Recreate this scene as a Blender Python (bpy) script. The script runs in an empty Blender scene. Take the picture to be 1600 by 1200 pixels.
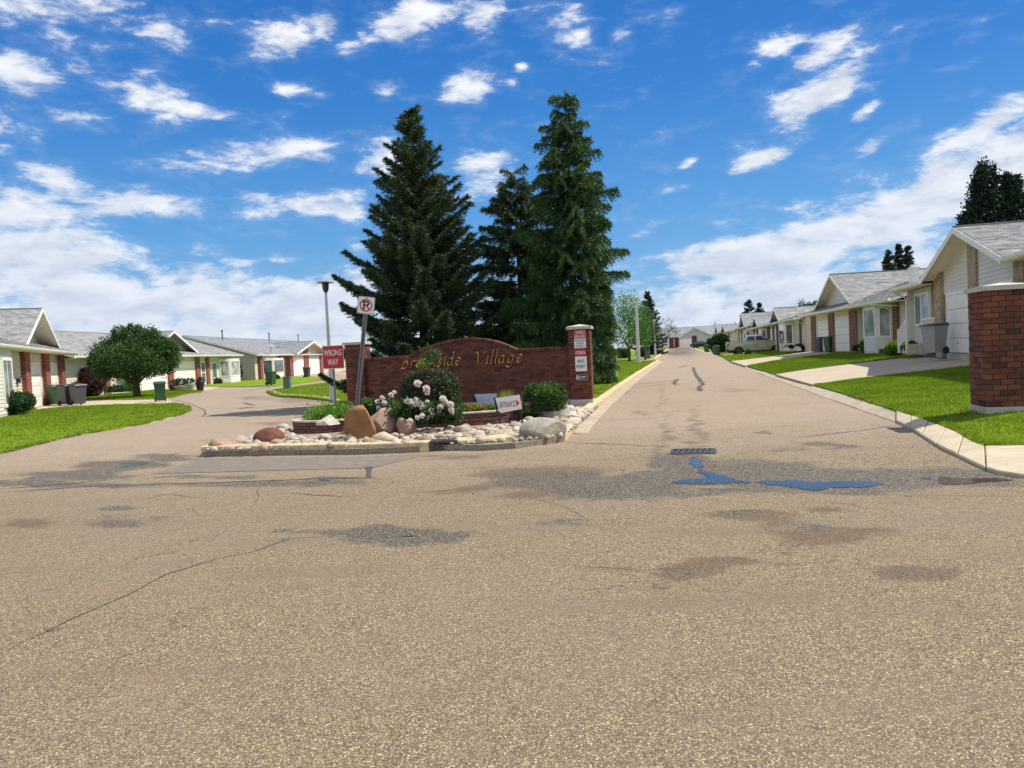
import bpy, bmesh, math, random
import numpy as np
from mathutils import Vector, Matrix
R_ = math.radians
random.seed(7); rng = np.random.default_rng(11)
scene = bpy.context.scene
C = bpy.context.scene.collection

# ---------------------------------------------------------------- camera
CZ = 1.6; ROLL = R_(2.8); PITCH = R_(2.3); FPX = 1200.0
fw = Vector((0, math.cos(PITCH), -math.sin(PITCH)))
r0 = Vector((1, 0, 0)); u0 = r0.cross(fw)
RT = r0 * math.cos(ROLL) - u0 * math.sin(ROLL)
UP = u0 * math.cos(ROLL) + r0 * math.sin(ROLL)
cam = bpy.data.objects.new('camera', bpy.data.cameras.new('camera')); C.objects.link(cam)
cam.matrix_world = Matrix(((RT.x, UP.x, -fw.x, 0), (RT.y, UP.y, -fw.y, 0), (RT.z, UP.z, -fw.z, CZ), (0, 0, 0, 1)))
cam.data.sensor_width = 36; cam.data.lens = 36 * FPX / 1600; cam.data.clip_start = 0.05; cam.data.clip_end = 4000
scene.camera = cam
scene.view_settings.view_transform = 'Standard'; scene.view_settings.look = 'None'
scene.view_settings.exposure = 0.38; scene.view_settings.gamma = 1

# ---------------------------------------------------------------- sun
SUN = Vector((0.56, 0.10, 0.82)).normalized()
sl = bpy.data.lights.new('sun', 'SUN'); sl.energy = 4.4; sl.angle = R_(0.53); sl.color = (1, 0.945, 0.84)
so = bpy.data.objects.new('sun', sl); C.objects.link(so)
so.rotation_euler = SUN.to_track_quat('Z', 'Y').to_euler()
so.location = (30, 0, 60)

# ---------------------------------------------------------------- node helper
class NT:
    def __init__(s, tree): s.t = tree; s.n = tree.nodes; s.l = tree.links
    def add(s, typ, ins=None, **kw):
        nd = s.n.new(typ)
        for k, v in kw.items(): setattr(nd, k, v)
        if ins:
            for k, v in ins.items():
                sock = nd.inputs[k]
                if isinstance(v, bpy.types.NodeSocket): s.l.new(v, sock)
                else: sock.default_value = v
        return nd
    def m(s, op, a, b=None, c=None, clamp=False):
        ins = {0: a}
        if b is not None: ins[1] = b
        if c is not None: ins[2] = c
        return s.add('ShaderNodeMath', ins, operation=op, use_clamp=clamp).outputs[0]
    def mix(s, f, a, b, blend='MIX'):
        nd = s.n.new('ShaderNodeMix'); nd.data_type = 'RGBA'; nd.blend_type = blend
        for k, v in ((0, f), (6, a), (7, b)):
            if isinstance(v, bpy.types.NodeSocket): s.l.new(v, nd.inputs[k])
            else:
                if k and len(v) == 3: v = (*v, 1)
                nd.inputs[k].default_value = v
        return nd.outputs[2]
    def noise(s, vec, scale, detail=4, rough=0.55, dist=0.0):
        ins = {'Scale': scale, 'Detail': detail, 'Roughness': rough, 'Distortion': dist}
        if vec is not None: ins['Vector'] = vec
        return s.add('ShaderNodeTexNoise', ins).outputs[0]
    def mr(s, v, a, b, c=0.0, d=1.0, smooth=True):
        return s.add('ShaderNodeMapRange', {0: v, 1: a, 2: b, 3: c, 4: d}, interpolation_type='SMOOTHSTEP' if smooth else 'LINEAR').outputs[0]

# ---------------------------------------------------------------- world: sky + clouds
w = bpy.data.worlds.new('World'); scene.world = w; w.use_nodes = True
W = NT(w.node_tree); W.n.clear()
def ramp_w(t, fac, stops):
    nd = t.add('ShaderNodeValToRGB', {0: fac}); cr = nd.color_ramp
    while len(cr.elements) > 1: cr.elements.remove(cr.elements[-1])
    cr.elements[0].position = stops[0][0]; cr.elements[0].color = (*stops[0][1], 1)
    for p, c in stops[1:]: e = cr.elements.new(p); e.color = (*c, 1)
    return nd.outputs[0]
sky = W.add('ShaderNodeTexSky', sky_type='NISHITA'); sky.sun_disc = False
sky.sun_elevation = math.asin(SUN.z); sky.sun_rotation = math.atan2(SUN.x, SUN.y)
sky.air_density = 1.0; sky.dust_density = 0.3; sky.ozone_density = 2.5
tc = W.add('ShaderNodeTexCoord').outputs['Generated']
sep = W.add('ShaderNodeSeparateXYZ', {0: tc})
dx, dy, dz = sep.outputs
def raydir(x, y):
    d = fw * FPX + RT * (x - 800) - UP * (y - 600); return d.normalized()
az = W.m('ARCTAN2', dx, dy); el = W.m('ARCSINE', dz)
zz = W.m('ADD', W.m('MAXIMUM', dz, 0.0), 0.16)
q = W.add('ShaderNodeCombineXYZ', {0: W.m('DIVIDE', dx, zz), 1: W.m('DIVIDE', dy, zz), 2: 3.7}).outputs[0]
ae = W.add('ShaderNodeCombineXYZ', {0: az, 1: el, 2: 1.0}).outputs[0]
wn = W.noise(ae, 9.0, 5, 0.6)
def azel(x, y):
    d = raydir(x, y); return math.atan2(d.x, d.y), math.asin(d.z)
# cloud groups: centre pixel direction, half sizes (deg-like px), tilt, weight
CL = [(435,55,60,34,-8,.9),(508,33,34,26,0,.95),(255,158,90,36,14,1.0),(165,130,40,20,20,.7),(118,178,60,20,8,.75),(20,120,55,60,0,.9),(15,190,60,60,0,.5),
      (260,55,70,22,26,.8),(150,95,50,26,10,.55),(85,60,55,40,0,.6),(100,15,190,36,0,.8),(650,25,105,34,-6,.95),(750,25,46,40,0,.9),(735,130,46,38,-20,.95),(448,139,34,12,0,.9),
      (545,75,26,16,0,.6),(600,139,30,12,0,.6),(400,240,125,26,-6,1.0),(490,243,40,16,0,.7),(605,248,46,40,-10,1.0),(575,258,24,16,0,.8),(548,330,30,18,0,.85),
      (465,320,110,22,0,1.05),(300,318,40,18,0,.4),(230,320,120,24,0,1.0),(90,285,60,34,10,.9),(40,330,110,60,0,.95),(205,292,40,10,0,.5),(400,412,90,9,-3,.6),
      (760,270,70,42,-12,.75),(800,130,14,10,0,.6),(340,184,25,10,0,.7),(895,40,48,34,-8,1.0),(970,52,22,14,0,.9),(815,102,14,9,0,.9),
      (1180,182,0,0,0,0),(1215,70,46,26,-10,1.0),(1290,78,95,24,-20,1.0),(1180,98,18,12,0,.8),(1270,155,100,34,-18,1.05),(1347,176,34,12,-20,.95),
      (1180,250,60,18,-8,1.05),(1357,232,26,14,-20,.8),(1078,252,20,9,-20,.85),(1050,292,30,10,0,.5),(1010,360,34,14,-18,.9),(1530,198,110,26,-14,1.05),
      (1580,250,190,62,-18,1.2),(1440,320,340,58,-16,1.2),(1240,395,330,60,-10,1.15),(1300,470,500,62,-4,1.25),(1080,520,330,46,0,1.2),
      (60,420,190,95,12,1.15),(240,470,330,62,4,1.2),(480,478,300,50,-3,1.15),(300,520,520,60,0,1.2),(20,520,300,80,0,1.1),(570,520,300,40,0,1.1),(560,385,26,28,0,.5),(1590,420,200,100,0,1.2)]
cov = None
for (px, py, hw, hh, tilt, wt) in CL:
    if wt == 0: continue
    a0, e0 = azel(px, py)
    d = raydir(px, py); sc = d.dot(fw)
    sx = hw / FPX * sc * 0.88 / max(math.cos(e0), .3) * 1.0; sy = hh / FPX * sc * 0.92
    th = R_(tilt) + ROLL * -1          # tilt given clockwise-down positive in the picture
    ca, sa = math.cos(-th), math.sin(-th)
    # u along, v across
    A = (ca / sx, sa / sx, -(a0 * ca + e0 * sa) / sx); B = (-sa / sy, ca / sy, (a0 * sa - e0 * ca) / sy)
    du = W.add('ShaderNodeVectorMath', {0: ae, 1: A}, operation='DOT_PRODUCT').outputs['Value']
    dv = W.add('ShaderNodeVectorMath', {0: ae, 1: B}, operation='DOT_PRODUCT').outputs['Value']
    r2 = W.m('ADD', W.m('MULTIPLY', du, du), W.m('MULTIPLY', dv, dv))
    g = W.m('MULTIPLY', W.m('EXPONENT', W.m('MULTIPLY', r2, -0.75)), wt * (0.93 if py < 260 else 1.0))
    cov = g if cov is None else W.m('SMOOTH_MAX', cov, g, 0.12)
# unseen cloud outside the view and overhead, thickened to add fill light
gen = W.mr(W.noise(q, 0.55, 3, 0.5), 0.34, 0.60, 0.0, 0.95)
back = W.m('MAXIMUM', W.mr(W.m('ABSOLUTE', az), 0.72, 1.0), W.mr(el, 0.62, 0.85))
cov = W.m('ADD', cov, W.m('MULTIPLY', gen, back))
qa = W.add('ShaderNodeMapping', {0: ae, 3: (1.0, 2.5, 1.0)}).outputs[0]
n1 = W.noise(qa, 13.0, 9, 0.62, 0.25)
n2 = W.noise(qa, 42.0, 6, 0.65, 0.3)
nn = W.m('ADD', W.m('MULTIPLY', n1, 0.75), W.m('MULTIPLY', n2, 0.25))
dens = W.m('ADD', cov, W.m('MULTIPLY', W.m('SUBTRACT', nn, 0.5), 3.1))
mask = W.mr(dens, 0.34, 1.02)
wisp = W.m('MULTIPLY', W.mr(dens, 0.08, 0.8), 0.14)
mask = W.m('MAXIMUM', mask, wisp)
# self shading: thick parts go blue-grey
n3 = W.noise(W.add('ShaderNodeMapping', {0: ae, 1: (0.02, 0.022, 0), 3: (1.0, 2.6, 1.0)}).outputs[0], 13.0, 6, 0.6, 0.25)
thick = W.mr(W.m('ADD', W.m('MULTIPLY', W.m('SUBTRACT', n3, 0.45), 1.9), W.m('MULTIPLY', cov, 0.35)), 0.1, 0.95)
ccol = W.mix(thick, (0.74, 0.76, 0.79), (0.40, 0.46, 0.57))
lowm = W.mr(el, 0.0, 0.36, 1.0, 0.0)
ccol = W.mix(W.m('MULTIPLY', lowm, 0.45), ccol, (0.46, 0.54, 0.68))
skyc = W.add('ShaderNodeVectorMath', {0: sky.outputs[0], 3: 0.105}, operation='SCALE').outputs[0]
hs = W.add('ShaderNodeHueSaturation', {'Hue': 0.502, 'Saturation': 1.42, 'Value': 1.04, 'Color': skyc}).outputs[0]
grad = ramp_w(W, W.m('DIVIDE', el, 1.5708), [(0, (.16,.34,.58)), (.10, (.085,.27,.57)), (.20, (.035,.17,.49)), (.36, (.014,.10,.38)), (1, (.01,.07,.30))])
hz = W.mix(0.78, hs, grad)
col = W.mix(mask, hz, ccol)
bg = W.add('ShaderNodeBackground', {0: col, 1: 1.0})
out = W.add('ShaderNodeOutputWorld', {0: bg.outputs[0]})
w.cycles.sampling_method = 'MANUAL'; w.cycles.sample_map_resolution = 512

# ---------------------------------------------------------------- terrain & pixel helpers
def sm(t): t = np.clip(t, 0, 1); return t * t * (3 - 2 * t)
def H(x, y):
    x = np.asarray(x, float); y = np.asarray(y, float)
    z = 0.2 * sm((y - 20) / 60) + 0.5 * np.clip((y - 80) / 150, 0, 1)
    z = z * sm((x - .1 * (y - 12) + 8) / 10)
    d = x - (7.58 + .217 * (y - 17))
    z = z + np.clip(d / 7, 0, 1) * (.55 - .15 * np.clip((y - 35) / 40, 0, 1) - .25 * np.clip((y - 75) / 60, 0, 1)) * np.clip((y - 2) / 10, 0, 1)
    return z
def Hf(x, y): return float(H(x, y))
def G(px, py, off=0.0):
    d = raydir(px, py); t = 5.0; p = None
    for i in range(60):
        p = Vector((0, 0, CZ)) + d * t
        t = .5 * t + .5 * (Hf(p.x, p.y) + off - CZ) / d.z
    return Vector((d.x * t, d.y * t, CZ + d.z * t))
def at(px, py, Y):
    d = raydir(px, py); s = Y / d.y
    return Vector((d.x * s, Y, CZ + d.z * s))
def plane_hit(px, py, o, t, c=0.0):
    """pixel -> (s, z) on the vertical plane through o along t, moved c inward"""
    t = Vector(t).normalized(); n = Vector((-t.y, t.x)); d = raydir(px, py)
    dd = Vector((d.x, d.y)); s = (c + Vector(o).dot(n)) / dd.dot(n)
    p = dd * s - Vector(o)
    return p.dot(t), CZ + d.z * s

# ---------------------------------------------------------------- object helpers
def tag(o, label=None, cat=None, group=None, kind=None):
    if label: o['label'] = label
    if cat: o['category'] = cat
    if group: o['group'] = group
    if kind: o['kind'] = kind
    return o
def thing(name, label, cat, loc=(0, 0, 0), rotz=0.0, group=None):
    o = bpy.data.objects.new(name, None); o.empty_display_size = 0.2
    C.objects.link(o); o.location = loc; o.rotation_euler = (0, 0, rotz)
    return tag(o, label, cat, group)
def npmesh(name, V, F, mat, rnd=None, smooth=False):
    V = np.ascontiguousarray(V, dtype=np.float32); me = bpy.data.meshes.new(name)
    if isinstance(F, np.ndarray):
        k = F.shape[1]; m = F.shape[0]; loops = F.ravel().astype(np.int32)
        st = np.arange(0, m * k, k, dtype=np.int32)
    else:
        m = len(F); ks = np.array([len(f) for f in F], dtype=np.int32)
        loops = np.concatenate([np.asarray(f, dtype=np.int32) for f in F]) if m else np.zeros(0, np.int32)
        st = np.concatenate(([0], np.cumsum(ks)[:-1])).astype(np.int32)
    me.vertices.add(len(V)); me.vertices.foreach_set('co', V.ravel())
    me.loops.add(len(loops)); me.loops.foreach_set('vertex_index', loops)
    me.polygons.add(m); me.polygons.foreach_set('loop_start', st)
    me.polygons.foreach_set('use_smooth', np.full(m, bool(smooth)))
    me.update(calc_edges=True)
    if rnd is not None:
        a = me.attributes.new('rnd', 'FLOAT', 'FACE'); a.data.foreach_set('value', np.asarray(rnd, dtype=np.float32))
    if mat: me.materials.append(mat)
    return me
def link(name, me, parent=None, loc=None, rot=None):
    o = bpy.data.objects.new(name, me); C.objects.link(o)
    if parent: o.parent = parent
    if loc is not None: o.location = loc
    if rot is not None: o.rotation_euler = rot
    return o
class MB:
    def __init__(s, zo=0.0): s.v = []; s.f = []; s.r = []; s.zo = zo; s.use = False
    def add(s, vs, fs, rnd=None):
        b = len(s.v); s.v += [(p[0], p[1], p[2] - s.zo) for p in vs]
        for f in fs: s.f.append(tuple(i + b for i in f)); s.r.append(0 if rnd is None else rnd)
        if rnd is not None: s.use = True
        return s
    def box(s, x0, x1, y0, y1, z0, z1, rnd=None):
        return s.add([(x0,y0,z0),(x1,y0,z0),(x1,y1,z0),(x0,y1,z0),(x0,y0,z1),(x1,y0,z1),(x1,y1,z1),(x0,y1,z1)],
                     [(0,3,2,1),(4,5,6,7),(0,1,5,4),(1,2,6,5),(2,3,7,6),(3,0,4,7)], rnd)
    def obox(s, c, u, L, T, z0, z1, rnd=None):
        """box centred at c (xy), long axis u (2D), length L, thickness T"""
        u = Vector(u).normalized(); n = Vector((-u.y, u.x)); P = []
        for z in (z0, z1):
            for a, b in ((-1,-1),(1,-1),(1,1),(-1,1)):
                P.append((c[0] + u.x*a*L/2 + n.x*b*T/2, c[1] + u.y*a*L/2 + n.y*b*T/2, z))
        return s.add(P, [(0,3,2,1),(4,5,6,7),(0,1,5,4),(1,2,6,5),(2,3,7,6),(3,0,4,7)], rnd)
    def frus(s, c, a0, b0, z0, a1, b1, z1):
        """frustum box: half sizes a,b bottom/top"""
        x, y = c
        return s.add([(x-a0,y-b0,z0),(x+a0,y-b0,z0),(x+a0,y+b0,z0),(x-a0,y+b0,z0),(x-a1,y-b1,z1),(x+a1,y-b1,z1),(x+a1,y+b1,z1),(x-a1,y+b1,z1)],
                     [(0,3,2,1),(4,5,6,7),(0,1,5,4),(1,2,6,5),(2,3,7,6),(3,0,4,7)])
    def tube(s, pts, rad, n=8, cap=True):
        pts = [Vector(p) for p in pts]; b0 = len(s.v); rings = []
        for i, p in enumerate(pts):
            d = (pts[min(i+1, len(pts)-1)] - pts[max(i-1, 0)]).normalized()
            a = d.orthogonal().normalized() if abs(d.z) < .98 else Vector((1,0,0)); a = (a - d * a.dot(d)).normalized(); b = d.cross(a)
            r = rad[i] if hasattr(rad, '__len__') else rad
            rings.append([tuple(p + (a*math.cos(2*math.pi*k/n) + b*math.sin(2*math.pi*k/n)) * r) for k in range(n)])
        vs = [p for r in rings for p in r]; fs = []
        for i in range(len(pts)-1):
            for k in range(n): fs.append((i*n+k, i*n+(k+1)%n, (i+1)*n+(k+1)%n, (i+1)*n+k))
        if cap: fs.append(tuple(range(n))[::-1]); fs.append(tuple((len(pts)-1)*n+k for k in range(n)))
        return s.add(vs, fs)
    def prism(s, poly, y0, y1):
        """polygon in (x,z), extruded y0..y1"""
        n = len(poly)
        return s.add([(x,y0,z) for x,z in poly] + [(x,y1,z) for x,z in poly],
                     [tuple(range(n)), tuple(range(n, 2*n))[::-1]] + [(i, i+n, (i+1)%n+n, (i+1)%n) for i in range(n)])
    def mesh(s, name, mat, smooth=False): return npmesh(name, np.array(s.v, float).reshape(-1, 3), s.f, mat, s.r if s.use else None, smooth)
    def build(s, name, mat, parent=None, loc=None, rot=None, smooth=False): return link(name, s.mesh(name, mat, smooth), parent, loc, rot)

# ---------------------------------------------------------------- materials
def newmat(name):
    m = bpy.data.materials.new(name); m.use_nodes = True; t = NT(m.node_tree)
    b = [n for n in t.n if n.type == 'BSDF_PRINCIPLED'][0]; return m, t, b
def coords(t, kind='Object'): return t.add('ShaderNodeTexCoord').outputs[kind]
def worldpos(t): return t.add('ShaderNodeNewGeometry').outputs['Position']
def rndval(t):
    a = t.add('ShaderNodeAttribute', attribute_name='rnd').outputs['Fac']
    r = t.add('ShaderNodeObjectInfo').outputs['Random']
    return t.m('FRACT', t.m('ADD', t.m('MULTIPLY', r, 7.31), a))
def simple(name, col, rough=0.6, metal=0.0, var=0.12, scale=6, bump=0.0, spec=0.5, dirt=None):
    m, t, b = newmat(name); p = worldpos(t)
    n = t.noise(p, scale, 5, 0.6)
    dk = tuple(c * (1 - var) for c in col); lt = tuple(min(1, c * (1 + var)) for c in col)
    c = t.mix(t.mr(n, 0.3, 0.7), dk, lt)
    if dirt: c = t.mix(t.mr(t.noise(p, 1.7, 6, 0.7), 0.5, 0.8, 0, dirt[1]), c, dirt[0])
    t.l.new(c, b.inputs['Base Color']); b.inputs['Roughness'].default_value = rough; b.inputs['Metallic'].default_value = metal
    b.inputs['Specular IOR Level'].default_value = spec
    if bump:
        bp = t.add('ShaderNodeBump', {'Strength': bump, 'Distance': 0.02, 'Height': t.noise(p, scale * 5, 5, 0.7)})
        t.l.new(bp.outputs[0], b.inputs['Normal'])
    return m
def ramp(t, fac, stops):
    nd = t.add('ShaderNodeValToRGB', {0: fac}); cr = nd.color_ramp
    while len(cr.elements) > 1: cr.elements.remove(cr.elements[-1])
    cr.elements[0].position = stops[0][0]; cr.elements[0].color = (*stops[0][1], 1)
    for p, c in stops[1:]:
        e = cr.elements.new(p); e.color = (*c, 1)
    return nd.outputs[0]
def piecemat(name, stops, rough=0.85, bump=0.4, nscale=60, interp=True):
    m, t, b = newmat(name); r = rndval(t); c = ramp(t, r, stops); p = worldpos(t)
    n = t.noise(p, nscale, 4, 0.7); big = t.noise(p, 2.5, 4, 0.6)
    c = t.mix(t.mr(n, 0.35, 0.7, 0, .35), c, (0.02, 0.015, 0.012), 'MIX') if False else t.mix(1.0, c, t.mix(t.mr(n, .3, .7), (.8, .8, .8), (1.15, 1.15, 1.15)), 'MULTIPLY')
    c = t.mix(1.0, c, t.mix(t.mr(big, .35, .65), (.86, .86, .88), (1.08, 1.08, 1.06)), 'MULTIPLY')
    t.l.new(c, b.inputs['Base Color']); b.inputs['Roughness'].default_value = rough
    bp = t.add('ShaderNodeBump', {'Strength': bump, 'Distance': 0.01, 'Height': n}); t.l.new(bp.outputs[0], b.inputs['Normal'])
    return m
BR_RED = [(0, (.11,.035,.022)), (.3, (.17,.05,.028)), (.6, (.22,.065,.034)), (.85, (.14,.045,.028)), (.93, (.055,.025,.025)), (1, (.09,.033,.03))]
M = {}
M['brick'] = piecemat('brick_red', BR_RED)
M['brick_orange'] = piecemat('brick_orange', [(0, (.3,.1,.06)), (.5, (.38,.13,.08)), (1, (.25,.08,.055))])
M['brick_house'] = piecemat('brick_house', [(0, (.26,.075,.045)), (.5, (.36,.11,.07)), (.8, (.22,.07,.05)), (1, (.15,.06,.05))])
M['brick_tan'] = piecemat('brick_tan', [(0, (.40,.30,.19)), (.5, (.5,.39,.26)), (.8, (.34,.24,.15)), (1, (.28,.2,.14))])
M['block'] = piecemat('planter_block', [(0, (.13,.055,.05)), (.35, (.2,.075,.055)), (.6, (.28,.095,.065)), (.8, (.16,.08,.07)), (1, (.12,.07,.065))], bump=.8)
M['mortar'] = simple('mortar', (.30, .24, .21), .95, var=.15, scale=30)
M['mortar_dark'] = simple('mortar_dark', (.14, .085, .075), .95, var=.2, scale=30)
M['mortar_tan'] = simple('mortar_tan', (.36, .31, .24), .95, var=.15, scale=30)
M['cap'] = simple('cap_concrete', (.50, .46, .40), .9, var=.15, scale=9, bump=.3)
M['concrete'] = simple('concrete', (.51, .425, .30), .92, var=.10, scale=3, bump=.5, dirt=((.36,.30,.23), .45))
M['curbmat'] = simple('curb_concrete', (.62, .49, .30), .93, var=.22, scale=7, bump=.9, dirt=((.30,.23,.15), .6))
M['gutter_conc'] = simple('gutter_concrete', (.41, .34, .245), .93, var=.15, scale=4, bump=.6, dirt=((.28,.23,.17), .6))
M['drive'] = simple('driveway_concrete', (.47, .385, .27), .92, var=.08, scale=1.5, bump=.3, dirt=((.38,.32,.26), .35))
M['siding'] = simple('siding_white', (.68, .655, .595), .55, var=.05, scale=1.2)
M['siding_cream'] = simple('siding_cream', (.64, .59, .48), .55, var=.05, scale=1.2)
M['siding_grey'] = simple('siding_grey', (.46, .40, .355), .6, var=.05, scale=1.2)
M['siding_tan'] = simple('siding_tan', (.60, .55, .45), .6, var=.05, scale=1.2)
M['white'] = simple('white_paint', (.84, .80, .73), .45, var=.04, scale=3)
M['soffit'] = simple('soffit', (.74, .68, .55), .6, var=.04, scale=3)
M['door_gap'] = simple('door_joint', (.42, .39, .34), .7)
M['door_white'] = simple('door_white', (.84, .80, .72), .5, var=.03, scale=2)
M['deck'] = simple('roof_deck', (.18, .18, .18), .9)
M['shingle'] = piecemat('shingle', [(0, (.21,.21,.21)), (.25, (.28,.28,.275)), (.5, (.34,.337,.33)), (.75, (.25,.25,.248)), (1, (.38,.375,.365))], .95, .5, 90)
M['shingle_blue'] = piecemat('shingle_blue', [(0, (.20,.21,.22)), (.25, (.25,.265,.28)), (.5, (.29,.30,.31)), (.75, (.225,.24,.25)), (1, (.33,.34,.35))], .95, .5, 90)
M['metal'] = simple('galvanised', (.20, .21, .22), .5, .7, var=.15, scale=12)
M['metal_lt'] = simple('light_metal', (.55, .56, .56), .45, .5, var=.1, scale=8)
M['black'] = simple('black_iron', (.02, .02, .02), .5, var=.2)
M['darkmetal'] = simple('dark_metal', (.10, .09, .08), .5, .5, var=.2)
M['bark'] = simple('bark', (.10, .075, .055), .95, var=.35, scale=14, bump=1.0)
M['soil'] = simple('soil', (.075, .055, .04), 1.0, var=.3, scale=14, bump=1.0)
M['gravel_bed'] = simple('gravel_bed', (.33, .27, .20), 1.0, var=.35, scale=30, bump=1.0)
M['binblack'] = simple('bin_charcoal', (.055, .058, .065), .5, var=.1)
M['bingreen'] = simple('bin_green', (.03, .085, .035), .5, var=.1)
M['bingrey'] = simple('bin_grey', (.30, .30, .29), .5, var=.06)
M['rubber'] = simple('rubber', (.02, .02, .02), .85, var=.1)
M['utility'] = simple('utility_green', (.10, .16, .15), .5, var=.08)
M['sign_red'] = simple('sign_red', (.50, .025, .03), .4, var=.05, scale=3)
M['sign_white'] = simple('sign_white', (.80, .78, .76), .4, var=.03, scale=3)
M['ink'] = simple('ink_black', (.02, .02, .025), .6)
M['ink_red'] = simple('ink_red', (.30, .02, .05), .6)
M['gold'] = simple('gold_letters', (.58, .36, .10), .38, .55, var=.15, scale=10)
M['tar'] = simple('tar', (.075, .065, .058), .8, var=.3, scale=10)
M['patch'] = simple('patch_asphalt', (.20, .165, .13), .9, var=.16, scale=6, bump=.8, dirt=((.10,.09,.085), .5))
def glassmat(name, tint=(.05, .06, .07), rough=.05):
    m, t, b = newmat(name); p = worldpos(t)
    c = t.mix(t.mr(t.noise(p, 1.3, 3), .35, .65), tint, tuple(min(1, x * 2.4) for x in tint))
    t.l.new(c, b.inputs['Base Color']); b.inputs['Roughness'].default_value = rough; b.inputs['Specular IOR Level'].default_value = .9
    return m
M['glass'] = glassmat('window_glass'); M['glass_curtain'] = glassmat('window_glass_pale', (.20, .21, .21), .08); M['carglass'] = glassmat('car_glass', (.015, .02, .022), .04)
def edge_alpha(t, b, p, wide=.10):
    dep = t.add('ShaderNodeAttribute', attribute_name='depth').outputs['Fac']
    n = t.m('ADD', t.m('MULTIPLY', t.noise(p, 30, 4, .7), .6), t.m('MULTIPLY', t.noise(p, 7, 3), .4))
    a = t.mr(t.m('ADD', t.m('DIVIDE', dep, wide), t.m('MULTIPLY', t.m('SUBTRACT', n, .5), 2.6)), .35, .60)
    t.l.new(a, b.inputs['Alpha'])
def water():
    m, t, b = newmat('puddle_water'); p = worldpos(t)
    b.inputs['Base Color'].default_value = (.025, .022, .02, 1); b.inputs['Roughness'].default_value = .11; b.inputs['IOR'].default_value = 1.33
    b.inputs['Specular IOR Level'].default_value = .5
    bp = t.add('ShaderNodeBump', {'Strength': .05, 'Distance': .01, 'Height': t.noise(p, 6, 2)}); t.l.new(bp.outputs[0], b.inputs['Normal']); edge_alpha(t, b, p)
    return m
M['water'] = water()
def leafmat(name, stops, trans=.35, rough=.55, pos=2.0, spec=.3, tint=(1.3, 1.35, .7)):
    m, t, b = newmat(name); r = rndval(t); p = worldpos(t)
    f = t.m('ADD', t.m('MULTIPLY', r, .6), t.m('MULTIPLY', t.mr(t.noise(p, pos, 3), .3, .7), .4))
    c = ramp(t, f, stops)
    t.l.new(c, b.inputs['Base Color']); b.inputs['Roughness'].default_value = rough; b.inputs['Specular IOR Level'].default_value = spec
    tr = t.add('ShaderNodeBsdfTranslucent', {0: t.mix(1.0, c, tint, 'MULTIPLY')})
    mx = t.add('ShaderNodeMixShader', {0: trans, 1: b.outputs[0], 2: tr.outputs[0]})
    o = [n for n in t.n if n.type == 'OUTPUT_MATERIAL'][0]; t.l.new(mx.outputs[0], o.inputs[0]); return m
M['grass'] = leafmat('grass_blade', [(0, (.075,.14,.010)), (.45, (.175,.262,.014)), (.82, (.28,.36,.026)), (1, (.45,.40,.11))], .3, .6, 1.2, .2)
M['lawn'] = simple('lawn_ground', (.17, .25, .014), 1.0, var=.28, scale=4, bump=1.0, spec=.1, dirt=((.14,.20,.03), .5))
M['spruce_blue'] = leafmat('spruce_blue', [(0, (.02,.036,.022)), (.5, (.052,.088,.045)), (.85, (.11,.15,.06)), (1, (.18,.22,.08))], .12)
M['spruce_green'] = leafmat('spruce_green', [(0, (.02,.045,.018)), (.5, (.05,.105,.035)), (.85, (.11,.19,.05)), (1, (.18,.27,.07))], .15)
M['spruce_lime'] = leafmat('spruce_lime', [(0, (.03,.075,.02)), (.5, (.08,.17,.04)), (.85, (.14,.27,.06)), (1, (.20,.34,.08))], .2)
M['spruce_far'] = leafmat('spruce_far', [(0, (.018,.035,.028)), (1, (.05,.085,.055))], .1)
M['leaf'] = leafmat('leaf_green', [(0, (.018,.045,.014)), (.5, (.045,.10,.028)), (1, (.12,.21,.06))], .25)
M['leaf_lime'] = leafmat('leaf_lime', [(0, (.06,.14,.02)), (.5, (.14,.27,.04)), (1, (.26,.38,.07))], .4)
M['leaf_birch'] = leafmat('leaf_birch', [(0, (.04,.10,.02)), (.5, (.09,.20,.04)), (1, (.18,.32,.08))], .4)
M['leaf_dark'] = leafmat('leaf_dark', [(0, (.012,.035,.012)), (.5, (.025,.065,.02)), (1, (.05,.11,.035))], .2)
M['leaf_purple'] = leafmat('leaf_purple', [(0, (.03,.012,.018)), (.5, (.07,.025,.03)), (1, (.14,.05,.06))], .2)
M['leaf_mixed'] = leafmat('leaf_mixed', [(0, (.025,.03,.022)), (.35, (.05,.055,.035)), (.6, (.09,.08,.06)), (.8, (.07,.11,.035)), (1, (.16,.19,.10))], .25)
M['leaf_tip'] = leafmat('leaf_tip', [(0, (.14,.24,.03)), (1, (.36,.42,.05))], .4)
M['petal'] = leafmat('peony_petal', [(0, (.88,.82,.78)), (.35, (.92,.89,.85)), (.6, (.86,.72,.70)), (.8, (.90,.86,.78)), (1, (.84,.66,.64))], .35, .7, 30, .1, (1.0, .97, .95))
M['petal_red'] = piecemat('red_petal', [(0, (.55,.02,.03)), (.6, (.65,.08,.05)), (1, (.75,.35,.08))], .6, .1)
M['petal_pink'] = piecemat('pink_petal', [(0, (.55,.08,.25)), (1, (.75,.35,.5))], .6, .1)
M['petal_yellow'] = piecemat('yellow_petal', [(0, (.75,.5,.03)), (1, (.85,.65,.1))], .6, .1)
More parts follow.
